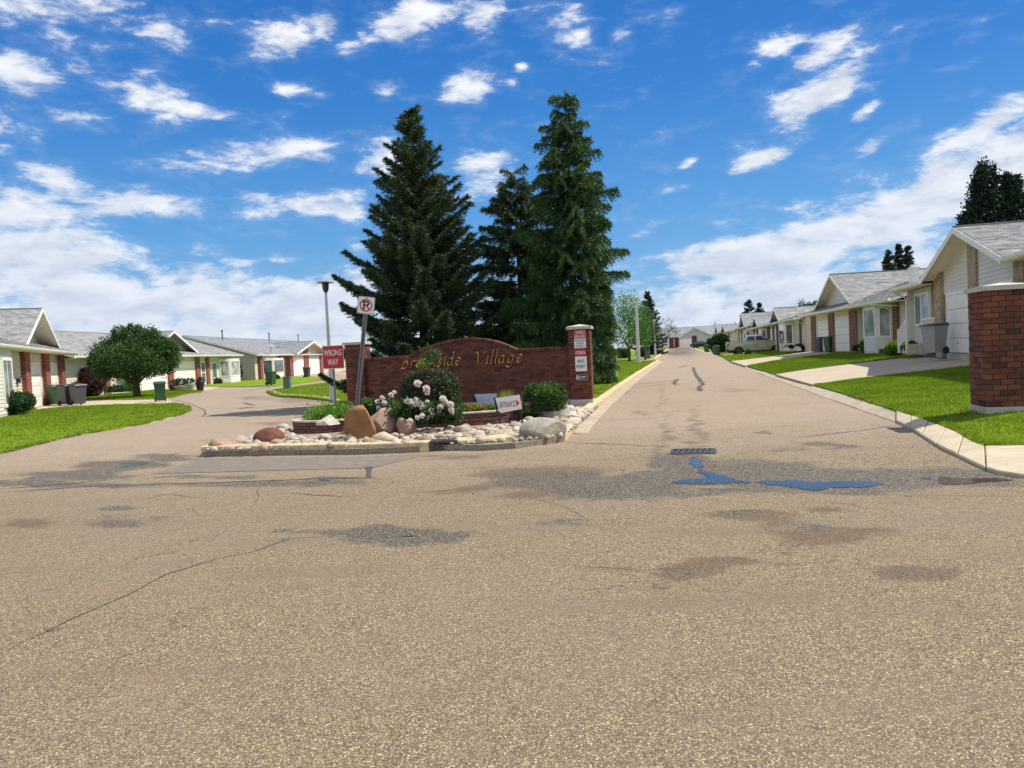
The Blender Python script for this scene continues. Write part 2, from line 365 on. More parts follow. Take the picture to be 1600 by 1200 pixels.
def stone(name, stops, nscale=9, speck=.5):
    m, t, b = newmat(name); r = rndval(t); p = coords(t)
    c = ramp(t, r, stops)
    sp = t.noise(p, nscale * 8, 5, .8); bigv = t.noise(p, nscale * .35, 5, .65)
    c = t.mix(1.0, c, t.mix(t.mr(sp, .35, .65), (1 - speck * .5,) * 3, (1 + speck * .35,) * 3), 'MULTIPLY')
    c = t.mix(1.0, c, t.mix(t.mr(bigv, .35, .65), (.72, .70, .68), (1.12, 1.1, 1.08)), 'MULTIPLY')
    t.l.new(c, b.inputs['Base Color']); b.inputs['Roughness'].default_value = .85
    bp = t.add('ShaderNodeBump', {'Strength': .5, 'Distance': .02, 'Height': t.m('ADD', sp, t.m('MULTIPLY', bigv, 2))}); t.l.new(bp.outputs[0], b.inputs['Normal']); return m
M['cobble'] = stone('cobble', [(0, (.50,.45,.36)), (.25, (.60,.56,.48)), (.45, (.42,.35,.25)), (.6, (.50,.38,.29)), (.78, (.56,.51,.42)), (.9, (.30,.18,.12)), (1, (.30,.27,.23))])
M['b_red'] = stone('boulder_red', [(0, (.17,.062,.040)), (1, (.17,.062,.040))], 5)
M['b_pink'] = stone('boulder_pink', [(0, (.42,.28,.21)), (1, (.42,.28,.21))], 5)
M['b_orange'] = stone('boulder_orange', [(0, (.34,.17,.065)), (1, (.34,.17,.065))], 3, .3)
M['b_cream'] = stone('boulder_cream', [(0, (.60,.50,.35)), (1, (.60,.50,.35))], 4)
M['b_grey'] = stone('boulder_grey', [(0, (.42,.38,.31)), (1, (.42,.38,.31))], 6, .9)
M['b_white'] = stone('boulder_white', [(0, (.62,.57,.49)), (1, (.62,.57,.49))], 4)
def asphalt():
    m, t, b = newmat('asphalt'); p = worldpos(t)
    wet = t.add('ShaderNodeAttribute', attribute_name='wet').outputs['Fac']; br = t.add('ShaderNodeAttribute', attribute_name='brown').outputs['Fac']
    vo = t.add('ShaderNodeTexVoronoi', {'Vector': p, 'Scale': 100.0, 'Randomness': 1.0}); vs = t.add('ShaderNodeSeparateColor', {0: vo.outputs['Color']})
    v2 = t.add('ShaderNodeTexVoronoi', {'Vector': p, 'Scale': 190.0}); v2s = t.add('ShaderNodeSeparateColor', {0: v2.outputs['Color']})
    base = ramp(t, vs.outputs[0], [(0, (.12,.085,.050)), (.2, (.23,.170,.096)), (.5, (.345,.262,.152)), (.72, (.285,.232,.158)), (.88, (.46,.365,.220)), (1, (.62,.53,.36))])
    base = t.mix(1.0, base, t.mix(v2s.outputs[1], (.72, .72, .73), (1.26, 1.25, 1.22)), 'MULTIPLY')
    gap = t.mr(vo.outputs['Distance'], .35, .72, 0, .75)
    base = t.mix(gap, base, (.10, .078, .058))
    big = t.noise(p, .35, 6, .62); mid = t.noise(p, 2.2, 5, .6); fin = t.noise(p, 38, 3, .7)
    strk = t.noise(t.add('ShaderNodeMapping', {0: p, 2: (0, 0, .12), 3: (.22, 1.1, 1.0)}).outputs[0], 1.3, 6, .65)
    base = t.mix(t.mr(strk, .48, .70, 0, .60), base, (.20, .145, .10))
    base = t.mix(t.mr(big, .42, .68, 0, .30), base, (.25, .20, .155))
    vc = t.add('ShaderNodeTexVoronoi', {'Vector': t.add('ShaderNodeVectorMath', {0: p, 1: t.add('ShaderNodeVectorMath', {0: t.add('ShaderNodeTexNoise', {'Vector': p, 'Scale': 2.6, 'Detail': 5.0}).outputs[1], 3: 0.55}, operation='SCALE').outputs[0]}).outputs[0], 'Scale': .75}, feature='DISTANCE_TO_EDGE').outputs['Distance']
    cm = t.m('MULTIPLY', t.mr(vc, .0, .0065, 1, 0), t.mr(t.noise(p, .55, 4, .6), .50, .60, 0, .75))
    base = t.mix(cm, base, (.05, .04, .03))
    base = t.mix(t.mr(mid, .48, .72, 0, .32), base, (.27, .19, .125))
    sy_ = t.add('ShaderNodeSeparateXYZ', {0: p}).outputs[1]     # the lanes are an older, paler mix than the crossing
    lane = t.m('ADD', sy_, t.m('MULTIPLY', t.m('SUBTRACT', big, .5), 6.0))
    base = t.mix(t.mr(lane, 8.5, 17.0, 0, 1), base, t.mix(1.0, base, (1.42, 1.43, 1.60), 'MULTIPLY'))
    e = t.m('MULTIPLY', t.m('SUBTRACT', fin, .5), 1.3); e2 = t.m('MULTIPLY', t.m('SUBTRACT', mid, .5), 1.5)
    e = t.m('ADD', e, e2)
    wm = t.mr(t.m('ADD', wet, t.m('MULTIPLY', e, t.m('MINIMUM', t.m('MULTIPLY', wet, 4), 1))), .18, .50)
    bm = t.mr(t.m('ADD', br, t.m('MULTIPLY', e, t.m('MINIMUM', t.m('MULTIPLY', br, 4), 1))), .16, .60, 0, .70)
    base = t.mix(bm, base, t.mix(vs.outputs[1], (.045, .03, .019), (.21, .14, .09)))
    base = t.mix(t.m('MULTIPLY', wm, .9), base, ramp(t, vs.outputs[2], [(0, (.022,.019,.015)), (.6, (.10,.08,.058)), (.85, (.20,.165,.12)), (1, (.42,.37,.29))]))
    t.l.new(base, b.inputs['Base Color']); t.l.new(t.mr(wm, 0, 1, .95, .72), b.inputs['Roughness']); b.inputs['Specular IOR Level'].default_value = .3
    hgt = t.m('ADD', t.m('MULTIPLY', vo.outputs['Distance'], -1.0), t.m('MULTIPLY', v2.outputs['Distance'], -.4))
    bp = t.add('ShaderNodeBump', {'Strength': .75, 'Distance': .008, 'Height': hgt}); t.l.new(bp.outputs[0], b.inputs['Normal']); return m
M['asphalt'] = asphalt()

# ================================================================ THE GROUND
def vnoise(x, y, seed=0):
    xi = np.floor(x).astype(int); yi = np.floor(y).astype(int); fx = x - xi; fy = y - yi
    def h(a, b): 
        v = np.sin(a * 127.1 + b * 311.7 + seed * 74.7) * 43758.5453; return v - np.floor(v)
    fx = fx * fx * (3 - 2 * fx); fy = fy * fy * (3 - 2 * fy)
    return (h(xi, yi) * (1 - fx) + h(xi + 1, yi) * fx) * (1 - fy) + (h(xi, yi + 1) * (1 - fx) + h(xi + 1, yi + 1) * fx) * fy
def fbm(x, y, seed=0, o=4):
    s = 0; a = .5
    for i in range(o): s = s + a * vnoise(x * 2**i, y * 2**i, seed + i); a *= .5
    return s
STAINS = [  # px, py, half w, half h, strength, kind
 (620,836,95,13,1.15,'w'),(570,834,70,7,.7,'w'),(690,838,40,7,.6,'w'),(455,832,35,3,.6,'w'),(445,850,20,3,.5,'w'),
 (180,793,30,5,.8,'w'),(160,813,60,9,.55,'w'),(235,806,40,5,.4,'w'),(30,820,40,8,.7,'b'),
 (840,738,110,9,.85,'b'),(860,745,90,8,.8,'w'),(880,757,110,10,.85,'w'),(820,775,80,6,.5,'b'),(910,820,90,14,.35,'w'),(950,768,120,11,.95,'w'),(1040,750,70,12,.9,'w'),(1050,722,40,14,.75,'w'),
 (1010,745,50,8,.8,'w'),(760,765,110,9,.5,'b'),(900,772,90,12,.45,'b'),(1170,735,120,16,.75,'w'),(1090,752,60,7,1.1,'w'),(1150,753,60,6,1.1,'w'),(1240,757,80,8,1.1,'w'),(1350,757,70,7,1.1,'w'),(1085,725,22,14,1.0,'w'),(1500,752,90,7,1.0,'w'),(1300,742,150,10,.85,'w'),(1430,740,90,9,.9,'w'),(1540,742,90,8,.9,'w'),
 (1330,768,120,6,.5,'w'),(1420,758,50,8,.7,'w'),(1150,770,90,5,.5,'w'),(1190,808,90,9,.9,'b'),(1290,835,110,12,.95,'b'),(1170,805,65,7,.4,'w'),(1260,822,60,6,.35,'w'),(1310,796,45,5,.6,'b'),
 (1120,893,100,12,1.2,'b'),(1110,897,60,4,.35,'w'),(1230,893,60,6,.5,'b'),(1435,902,60,13,1.0,'b'),(1440,903,40,9,.3,'w'),(920,885,70,5,.45,'b'),
 (1040,680,12,30,.42,'b'),(1035,620,6,26,.35,'b'),(1085,670,16,40,.42,'b'),(1187,677,14,4,.55,'b'),(1260,694,34,5,.6,'b'),(1300,698,40,5,.5,'w'),(1235,702,24,5,.5,'w'),
 (1210,705,20,4,.5,'b'),(960,612,30,4,.4,'w'),(1000,645,20,5,.3,'w'),(1062,545,22,2.5,.7,'w'),(1057,552,18,2,.8,'w'),
 (190,727,60,6,1.2,'w'),(120,742,80,8,.95,'w'),(40,757,70,6,.9,'w'),(260,715,60,6,.75,'w'),(320,745,90,3.5,.5,'w'),(400,757,140,5,.6,'w'),(470,760,100,5,.5,'w'),(110,760,120,2.5,.8,'w'),(520,748,50,2.5,.9,'w'),(290,757,30,5,.6,'b'),(380,690,70,5,.6,'b'),
 (430,662,60,4,.4,'b'),(470,625,50,5,.55,'b'),(400,622,40,4,.35,'w'),(700,715,60,5,.45,'b'),(720,698,30,3,.4,'w'),(560,655,50,5,.5,'w'),(380,755,260,3,.35,'w'),(1560,762,80,4,.5,'w'),
 (650,785,40,10,.2,'w'),(520,800,40,8,.15,'w'),(180,960,30,40,.22,'w'),(100,1060,60,30,.2,'w'),(560,1000,60,15,.2,'b'),(1000,1000,120,25,.18,'w'),(1300,620,60,8,.25,'b'),(1150,610,50,4,.35,'b')]
def dense(bounds):
    out = [bounds[0][0]]
    for (a, b, st) in bounds:
        n = max(1, int(round((b - a) / st))); out += list(np.linspace(a, b, n + 1)[1:])
    return np.array(out)
def build_road():
    xs = dense([(-90,-40,5),(-40,-16,1.2),(-16,-8,.3),(-8,8,.085),(8,13,.2),(13,30,.8),(30,110,5)])
    ys = dense([(-12,2,1.0),(2,4,.12),(4,16.5,.085),(16.5,24,.18),(24,45,.5),(45,120,1.5),(120,320,8)])
    X, Y = np.meshgrid(xs, ys); Z = H(X, Y)
    wx = X + (fbm(X * 1.3, Y * 1.3, 3) - .5) * .55; wy = Y + (fbm(X * 1.3, Y * 1.3, 9) - .5) * .6
    wx = wx + (fbm(X * 5, Y * 5, 21, 3) - .5) * .2; wy = wy + (fbm(X * 5, Y * 5, 31, 3) - .5) * .22
    fields = {'w': np.zeros_like(X), 'b': np.zeros_like(X)}
    for px, py, hw, hh, stv, k in STAINS:
        g = G(px, py); ex = G(px + hw, py) - g; ey = G(px, py - hh) - g
        det = ex.x * ey.y - ex.y * ey.x
        a = ((wx - g.x) * ey.y - (wy - g.y) * ey.x) / det; b = (-(wx - g.x) * ex.y + (wy - g.y) * ex.x) / det
        f = stv * np.exp(-((a * a + b * b) ** 1.3) * .9)
        fields[k] = np.maximum(fields[k], f) + .25 * np.minimum(fields[k], f)
    ny, nx = X.shape; idx = np.arange(nx * ny).reshape(ny, nx)
    F = np.stack([idx[:-1,:-1], idx[:-1,1:], idx[1:,1:], idx[1:,:-1]], -1).reshape(-1, 4)
    me = npmesh('road', np.stack([X, Y, Z], -1).reshape(-1, 3), F, M['asphalt'])
    for nm, k in (('wet', 'w'), ('brown', 'b')):
        at_ = me.attributes.new(nm, 'FLOAT', 'POINT'); at_.data.foreach_set('value', fields[k].ravel().astype(np.float32))
    tag(link('road', me), kind='structure')
build_road()
# the land beyond, out to the horizon
gm = MB(); gm.add([(-1500,-300,-.35),(1500,-300,-.35),(1500,3000,-.35),(-1500,3000,-.35)], [(0,1,2,3)])
tag(gm.build('ground', M['lawn']), kind='structure')

def pin(poly, x, y):
    x = np.asarray(x); y = np.asarray(y); ins = np.zeros(x.shape, bool); n = len(poly)
    for i in range(n):
        x1, y1 = poly[i][:2]; x2, y2 = poly[(i + 1) % n][:2]
        c = ((y1 > y) != (y2 > y)) & (x < (x2 - x1) * (y - y1) / (y2 - y1 + 1e-12) + x1); ins ^= c
    return ins
def wpoly(pts, off=0.0): return [tuple(G(px, py, off)[:2]) for px, py in pts]
def smooth_poly(P, it=1, closed=True):
    for _ in range(it):
        Q = []; n = len(P)
        for i in range(n if closed else n - 1):
            a = Vector(P[i][:2]); b = Vector(P[(i + 1) % n][:2]); Q += [tuple(a * .75 + b * .25), tuple(a * .25 + b * .75)]
        if not closed: Q = [P[0]] + Q + [P[-1]]
        P = Q
    return P
def sheet(name, poly, off, mat, step=2.0, skirt=0.1, jitter=0.0, parent=None):
    bm = bmesh.new(); vs = [bm.verts.new((p[0], p[1], 0)) for p in poly]; f = bm.faces.new(vs)
    if f.calc_area() and f.normal.z < 0: f.normal_flip()
    bm.normal_update()
    if f.normal.z < 0: f.normal_flip()
    bmesh.ops.triangulate(bm, faces=bm.faces[:])
    if step:
        x0, x1 = min(p[0] for p in poly), max(p[0] for p in poly); y0, y1 = min(p[1] for p in poly), max(p[1] for p in poly)
        for k in np.arange(x0 + step, x1, step): bmesh.ops.bisect_plane(bm, geom=bm.verts[:] + bm.edges[:] + bm.faces[:], plane_co=(k,0,0), plane_no=(1,0,0))
        for k in np.arange(y0 + step, y1, step): bmesh.ops.bisect_plane(bm, geom=bm.verts[:] + bm.edges[:] + bm.faces[:], plane_co=(0,k,0), plane_no=(0,1,0))
    for v in bm.verts: v.co.z = Hf(v.co.x, v.co.y) + off
    if skirt:
        be = [e for e in bm.edges if e.is_boundary]
        r = bmesh.ops.extrude_edge_only(bm, edges=be)
        for v in r['geom']:
            if isinstance(v, bmesh.types.BMVert): v.co.z -= skirt
    bm.normal_update(); me = bpy.data.meshes.new(name); bm.to_mesh(me); bm.free(); me.materials.append(mat)
    return link(name, me, parent)

# ---- the big lawns either side
def rroad(y, d=0.0): return 7.58 + .217 * (y - 17) + d           # right edge of the asphalt
Rlawn_edge_px = [(1600,694),(1560,695.5),(1528,695),(1500,677),(1470,664),(1437,653),(1400,641),(1340,621),(1312,612),(1269,600),(1212,584),(1166,571),(1142,564)]
RL = wpoly(Rlawn_edge_px, .10)
far = [(rroad(y, .62), y) for y in (100, 150, 225)]
RLP = RL + far + [(120, 235), (120, 12), (RL[0][0] + 6, RL[0][1] - .1)]
tag(sheet('right_lawn', RLP, .10, M['lawn'], 3.0, .14), kind='structure')
LA = smooth_poly(wpoly([(0,707),(60,692),(130,676),(200,666.5),(260,653),(290,645),(297,639),(288,633),(268,631),(160,633.5),(100,636.5),(62,641)], .04), 2, False)
LA = wpoly([(-200,755)], .04) + LA + [(-25.6, 40.6), (-34, 40), (-40, 15)]
tag(sheet('near_left_lawn', LA, .05, M['lawn'], 2.0, .08), kind='structure')
LB = smooth_poly(wpoly([(120,625),(200,625),(263,623),(290,615),(322,612),(300,609.5),(240,609),(180,608)], .04), 1) + [(-34, 55), (-34, 46)]
tag(sheet('tree_lawn', LB, .05, M['lawn'], 2.0, .08), kind='structure')
LC = wpoly([(335,604.5),(385,604),(430,602.7),(469,599),(506,594),(499,590.5)], .04) + [(-24.5, 92), (-34, 92), (-34, 76)]
tag(sheet('far_left_lawn', LC, .05, M['lawn'], 2.0, .08), kind='structure')
leftback = [(-34.5, 30), (-34.5, 110), (-20, 130), (-10, 200), (40, 300), (-120, 300), (-120, 20)]
tag(sheet('back_garden_lawn', leftback, .045, M['lawn'], 5.0, .08), kind='structure')
# ---- island
Lp = Vector((-4.62, 23.25)); Rp = Vector((1.90, 20.80))          # pillar centres of the entrance wall
isl_lawn = wpoly([(416,611),(425,615.5),(439,618.5),(469,619.5),(517,624.5),(526,627)], .08) + [(-5.15, 25.2), (-4.9, 23.9), (2.2, 21.3)]
curbR = [Vector((x, y)) for x, y in wpoly([(905,652),(940,624),(975,597),(1005,577),(1028,562)], .14)]
isl_lawn += [(p.x - .1, p.y) for p in curbR] + [(curbR[-1].x - 1.2, curbR[-1].y + 1.6)] + wpoly([(560,588),(527,596),(490,600.5),(448,606),(424,609.5)], .08)
tag(sheet('island_lawn', isl_lawn, .09, M['lawn'], 2.0, .1), kind='structure')
far_isl = [(curbR[-1].x - .3, curbR[-1].y + 9), (curbR[-1].x - 12, curbR[-1].y + 6), (-6, 95), (10, 150), (33, 215)] + [(rroad(y, -6.4), y) for y in (215, 160, 120, 98)]
tag(sheet('far_island_lawn', far_isl, .09, M['lawn'], 4.0, .1), kind='structure')
side_path = [(curbR[-1].x + .1, curbR[-1].y + 1.8), (curbR[-1].x - 13, curbR[-1].y - 2), (curbR[-1].x - 13, curbR[-1].y + 6), (curbR[-1].x + 1.2, curbR[-1].y + 8.4)]
tag(sheet('cross_path', side_path, .015, M['drive'], 2.0, .05), kind='structure')
# front of the island: gravel bed and the mulch behind the planters
front = [Vector(p) for p in wpoly([(316,703),(345,702),(450,700),(560,698.5),(640,695.5),(690,692.5),(760,692),(805,689),(842,684),(880,679)], .13)]
isl_front = [tuple(p) for p in front] + [(1.42, 17.2), (2.1, 19.8), (2.28, 20.55), (2.2, 21.28), (-4.9, 23.85), (-5.2, 23.6)] + [(-5.3, 20.2), (-5.05, 18.4), (-5.25, 16.9), (-5.75, 15.7), (-6.0, 14.9)]
tag(sheet('gravel_bed', isl_front, .10, M['gravel_bed'], .8, .1), kind='structure')

# ---- kerbs
def ladder(name, A, B, offA, offB, mat, seg, thick=.12, kind='structure', gap=.014, label=None, piece='slab', jit=.006):
    """two parallel paths (lists of xy), filled with separately laid slabs"""
    root = thing(name, None, None); root['kind'] = kind
    def resample(P, n):
        P = [Vector(p[:2]) for p in P]; L = [0]
        for i in range(len(P) - 1): L.append(L[-1] + (P[i+1] - P[i]).length)
        out = []
        for k in range(n + 1):
            s = L[-1] * k / n; i = max(j for j in range(len(P) - 1) if L[j] <= s + 1e-9); f = (s - L[i]) / max(1e-9, L[i+1] - L[i])
            out.append(P[i].lerp(P[i+1], min(1, f)))
        return out, L[-1]
    _, LA_ = resample(A, 1); n = max(1, int(round(LA_ / seg))); sub = 4
    a, _ = resample(A, n * sub); b, _ = resample(B, n * sub)
    for i in range(n):
        m = MB(); vs = []; dz = random.uniform(-jit, jit)
        for k in range(sub + 1):
            pa, pb = a[i*sub+k].copy(), b[i*sub+k].copy()
            if k == 0: d = (a[i*sub+1] - a[i*sub]).normalized(); pa += d * gap; pb += d * gap
            if k == sub: d = (a[i*sub+sub] - a[i*sub+sub-1]).normalized(); pa -= d * gap; pb -= d * gap
            za = Hf(pa.x, pa.y) + offA + dz; zb = Hf(pb.x, pb.y) + offB + dz
            vs += [(pa.x, pa.y, za), (pb.x, pb.y, zb), (pb.x, pb.y, zb - thick), (pa.x, pa.y, za - thick)]
        fs = []
        for k in range(sub):
            o_ = k * 4
            for (p, q_) in ((0,1),(1,2),(2,3),(3,0)): fs.append((o_+p, o_+4+p, o_+4+q_, o_+q_))
        fs += [(0,1,2,3), (sub*4+3, sub*4+2, sub*4+1, sub*4)]
        m.add(vs, fs)
        me = m.mesh(piece, mat); bm = bmesh.new(); bm.from_mesh(me); bmesh.ops.recalc_face_normals(bm, faces=bm.faces[:])
        es = [e for e in bm.edges if e.calc_face_angle(0) > .6]; bmesh.ops.bevel(bm, geom=es, offset=.012, segments=1, affect='EDGES'); bm.to_mesh(me); bm.free()
        link(piece, me, root)
    return root
def offset_path(P, d):
    P = [Vector(p[:2]) for p in P]; out = []
    for i, p in enumerate(P):
        t = (P[min(i+1, len(P)-1)] - P[max(i-1, 0)]).normalized(); out.append(p + Vector((-t.y, t.x)) * d)
    return out
# right gutter pan: near rounded corner, then straight along the road
gutA = wpoly([(1690,748),(1600,745),(1570,741),(1545,735),(1520,724),(1500,714),(1470,700),(1440,681),(1420,668),(1400,659)], .02)
gutB = wpoly([(1690,694),(1600,697),(1575,697.5),(1548,698),(1533,697),(1515,688),(1496,677),(1470,665),(1440,655),(1400,642)], .10)
ladder('corner_apron', gutA, gutB, .05, .115, M['concrete'], 1.15, piece='slab')
ys = [13.99, 20, 30, 45, 66, 90, 130, 220]
sA = [Vector(gutA[-1])] + [Vector((rroad(y, 0.0), y)) for y in ys[1:]]
sB = [Vector(gutB[-1])] + [Vector((rroad(y, .60), y)) for y in ys[1:]]
ladder('right_gutter', sA, sB, .018, .088, M['gutter_conc'], 3.0, piece='slab')
# island kerb: front, with the storm inlet, the broken pieces, then the long right kerb
fk = [Vector(p) for p in wpoly([(313,713),(330,712.5),(450,711),(560,709.5),(640,707),(672,706)], .0)]
ladder('front_kerb', fk, offset_path(fk, .17), .175, .19, M['curbmat'], 1.35, .2, piece='kerb_stone')
ik = [Vector(p) for p in wpoly([(714,704),(760,701),(803,697)], .0)]
ladder('front_kerb', ik, offset_path(ik, .3), .175, .195, M['curbmat'], 1.4, .2, piece='kerb_stone', jit=.03)
bk = [Vector(p) for p in wpoly([(808,694.5),(845,691),(879,686)], .0)]
ladder('broken_kerb', bk, offset_path(bk, .22), .11, .14, M['curbmat'], 1.5, .2, piece='kerb_stone')
rk = [Vector(p) for p in wpoly([(884,688.5),(893,678),(905,664),(930,641),(960,616),(990,593),(1010,579),(1031,564.5)], .0)]
ladder('long_kerb', rk, offset_path(rk, .20), .16, .175, M['curbmat'], 2.6, .24, piece='kerb_stone')
rg = offset_path(rk, -.015); ladder('kerb_gutter', offset_path(rk[1:], -.30), offset_path(rk[1:], -.03), .012, .03, M['gutter_conc'], 2.8, .06, piece='slab')
lkp = [Vector(p) for p in wpoly([(421,612.5),(439,619.5),(469,620.5),(500,623.5),(527,629)], .0)]
ladder('lawn_kerb', lkp, offset_path(lkp, .16), .10, .115, M['curbmat'], 2.6, .16, piece='kerb_stone')
lk2 = [Vector(p) for p in wpoly([(0,709),(60,694),(130,678),(200,668.5),(262,655),(292,647),(300,639)], .0)]
ladder('lawn_edging', lk2, offset_path(lk2, .30), .012, .045, M['gutter_conc'], 2.4, .08, piece='slab')
fl = [(curbR[-1].x + 1.35, curbR[-1].y + 8.6)] + [(rroad(y, -6.25), y) for y in (100, 140, 215)]
ladder('far_kerb', fl, offset_path(fl, .2), .14, .15, M['curbmat'], 6, .2, piece='kerb_stone')
# storm inlet in the front kerb
a = G(676, 705.5); b_ = G(711, 703.5); u = (b_ - a).xy.normalized(); cen = (a + b_).xy / 2; Lin = (b_ - a).xy.length
inl = thing('storm_drain_inlet', 'black cast iron storm inlet set in the pale kerb in front of the gravel', 'storm inlet', (cen.x, cen.y, 0), math.atan2(u.y, u.x))
m = MB(); m.box(-Lin/2-.03, Lin/2+.03, .0, .34, .135, .175); m.box(-Lin/2-.05, -Lin/2+.02, -.02, .3, .0, .17); m.box(Lin/2-.02, Lin/2+.05, -.02, .3, .0, .17); m.build('frame', M['darkmetal'], inl)
m = MB(); m.box(-Lin/2, Lin/2, .13, .16, .0, .135); m.build('backplate', M['black'], inl)
for k in range(3):
    m = MB(); m.box(-Lin/2, Lin/2, .0, .03, .03 + k*.04, .042 + k*.04); m.build('bar', M['black'], inl)

# ---- tar patch, puddles, drain, cracks
tag(sheet('dark_asphalt_patch', wpoly([(236,741),(262,734),(318,716.5),(420,716),(560,714),(655,711),(648,715),(600,727),(582,731.5),(440,735),(300,739)]), .006, M['patch'], 1.0, 0), kind='structure')
tag(sheet('dark_asphalt_patch', wpoly([(571,731),(583,730.5),(579,740),(581,746),(571,747),(573,739)]), .006, M['tar'], 0, 0), kind='structure')
def rag(pts, amp=.10, n=5):
    P = wpoly(pts); out = []
    for i in range(len(P)):
        a = Vector(P[i]); b = Vector(P[(i+1) % len(P)]); nn = (b - a).orthogonal().normalized()
        k_ = max(1, min(40, int((b - a).length / .03)))
        for k in range(k_):
            q_ = a.lerp(b, k / k_); f = (fbm(np.array(q_.x*6), np.array(q_.y*6), 5, 4) - .46) * 2.2
            out.append(tuple(q_ + nn * amp * float(f)))
    return out
def pud(name, poly, off, mat, *_):
    o = sheet(name, poly, off, mat, .06, 0); me = o.data; V = np.array([v.co[:2] for v in me.vertices]); d = np.full(len(V), 9.0)
    for i in range(len(poly)):
        a = np.array(poly[i][:2]); b = np.array(poly[(i+1) % len(poly)][:2]); ab = b - a; t_ = np.clip(((V - a) @ ab) / (ab @ ab + 1e-12), 0, 1); d = np.minimum(d, np.linalg.norm(V - a - t_[:, None] * ab, axis=1))
    at_ = me.attributes.new('depth', 'FLOAT', 'POINT'); at_.data.foreach_set('value', d.astype(np.float32)); return o
tag(pud('puddle', rag([(1040,758.5),(1058,750),(1098,746.5),(1090,741),(1086,734),(1078,728),(1070,719),(1078,712.5),(1096,716),(1101,725),(1104,734),(1124,742),(1150,747),(1182,751),(1178,755.5),(1109,758)]), .005, M['water'], 0, 0), kind='structure')
tag(pud('puddle', rag([(1172,752.5),(1190,750.5),(1232,750),(1280,751.5),(1319,751),(1360,749.5),(1391,757),(1385,760),(1337,764),(1270,767.5),(1230,764),(1198,759)]), .005, M['water'], 0, 0), kind='structure')
tag(pud('puddle', rag([(1425,745),(1457,743.5),(1468,761),(1450,760.5),(1452,753)], .02), .005, M['water'], 0, 0), kind='structure')
M['mudwater'] = simple('muddy_water', (.075, .058, .038), .12, var=.1, spec=.6); _t = NT(M['mudwater'].node_tree); edge_alpha(_t, M['mudwater'].node_tree.nodes['Principled BSDF'], worldpos(_t))
tag(pud('muddy_puddle', rag([(1458,743.5),(1500,746.5),(1562,746),(1598,751),(1562,754),(1520,757),(1490,759),(1469,761)], .03), .0045, M['mudwater'], 0, 0), kind='structure')
tag(pud('puddle', rag([(490,749.5),(515,747.5),(522,751),(500,753)], .02), .005, M['water'], 0, 0), kind='structure')
tag(pud('puddle', rag([(175,729),(195,722.5),(240,721),(232,725),(190,731.5)], .02), .005, M['mudwater'], 0, 0), kind='structure')
tag(pud('puddle', rag([(600,838),(625,835.5),(665,836.5),(655,840),(620,841)], .02), .005, M['mudwater'], 0, 0), kind='structure')
a = G(1050, 707); b_ = G(1120, 706); u = (b_ - a).xy.normalized(); cen = (a + b_).xy / 2
dr = thing('drain_grate', 'slotted iron road drain grate half under water at the head of the puddle', 'drain grate', (cen.x, cen.y + .05, Hf(cen.x, cen.y)), math.atan2(u.y, u.x))
m = MB(); m.box(-.33,.33,-.27,-.23,.0,.014); m.box(-.33,.33,.23,.27,.0,.014); m.box(-.33,-.29,-.23,.23,.0,.014); m.box(.29,.33,-.23,.23,.0,.014); m.build('frame', M['darkmetal'], dr)
m = MB(); m.box(-.29,.29,-.23,.23,.001,.004); m.build('slot_shadow_pit', M['black'], dr)
for k in range(7):
    m = MB(); x = -.25 + k * .083; m.add([(x-.02,-.23,.012),(x+.022,-.23,.012),(x+.06,.23,.012),(x+.018,.23,.012),(x-.02,-.23,.004),(x+.022,-.23,.004),(x+.06,.23,.004),(x+.018,.23,.004)], [(0,1,2,3),(4,7,6,5),(0,4,5,1),(1,5,6,2),(2,6,7,3),(3,7,4,0)]); m.build('bar', M['darkmetal'], dr)
def ribbon(m, pts, wdt, jitter=.03, off=.004, taper=True):
    P = [G(*p) for p in pts]; Q = []
    for i in range(len(P) - 1):
        L = (P[i+1] - P[i]).length; k_ = max(2, int(L / .08))
        for k in range(k_): Q.append(P[i].lerp(P[i+1], k / k_))
    Q.append(P[-1]); vs = []
    ph = random.random() * 50
    for i, p in enumerate(Q):
        t = (Q[min(i+1, len(Q)-1)] - Q[max(i-1, 0)]); n = Vector((-t.y, t.x)).normalized()
        j = (float(fbm(np.array(i * .23 + ph), np.array(ph), 1, 4)) - .47) * 2 * jitter * 3
        w_ = wdt * (.55 + .9 * float(vnoise(np.array(i * .4 + ph), np.array(3.))))
        if taper: w_ *= min(1, (i + 1) / 8, (len(Q) - i) / 8)
        for s_ in (-1, 1):
            x, y = p.x + n.x * (j + s_ * w_ / 2), p.y + n.y * (j + s_ * w_ / 2); vs.append((x, y, Hf(x, y) + off))
    m.add(vs, [(2*i, 2*i+1, 2*i+3, 2*i+2) for i in range(len(Q) - 1)])
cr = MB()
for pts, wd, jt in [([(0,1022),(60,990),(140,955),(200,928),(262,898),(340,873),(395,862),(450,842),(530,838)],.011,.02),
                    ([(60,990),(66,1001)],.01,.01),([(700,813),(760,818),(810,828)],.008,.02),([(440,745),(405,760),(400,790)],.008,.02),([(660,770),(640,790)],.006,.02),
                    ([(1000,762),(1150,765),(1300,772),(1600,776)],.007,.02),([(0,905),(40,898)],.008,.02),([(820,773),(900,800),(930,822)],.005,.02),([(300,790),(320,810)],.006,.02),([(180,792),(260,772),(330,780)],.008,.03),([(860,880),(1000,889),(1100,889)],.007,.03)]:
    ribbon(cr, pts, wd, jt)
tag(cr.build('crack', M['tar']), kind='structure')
tl = MB()
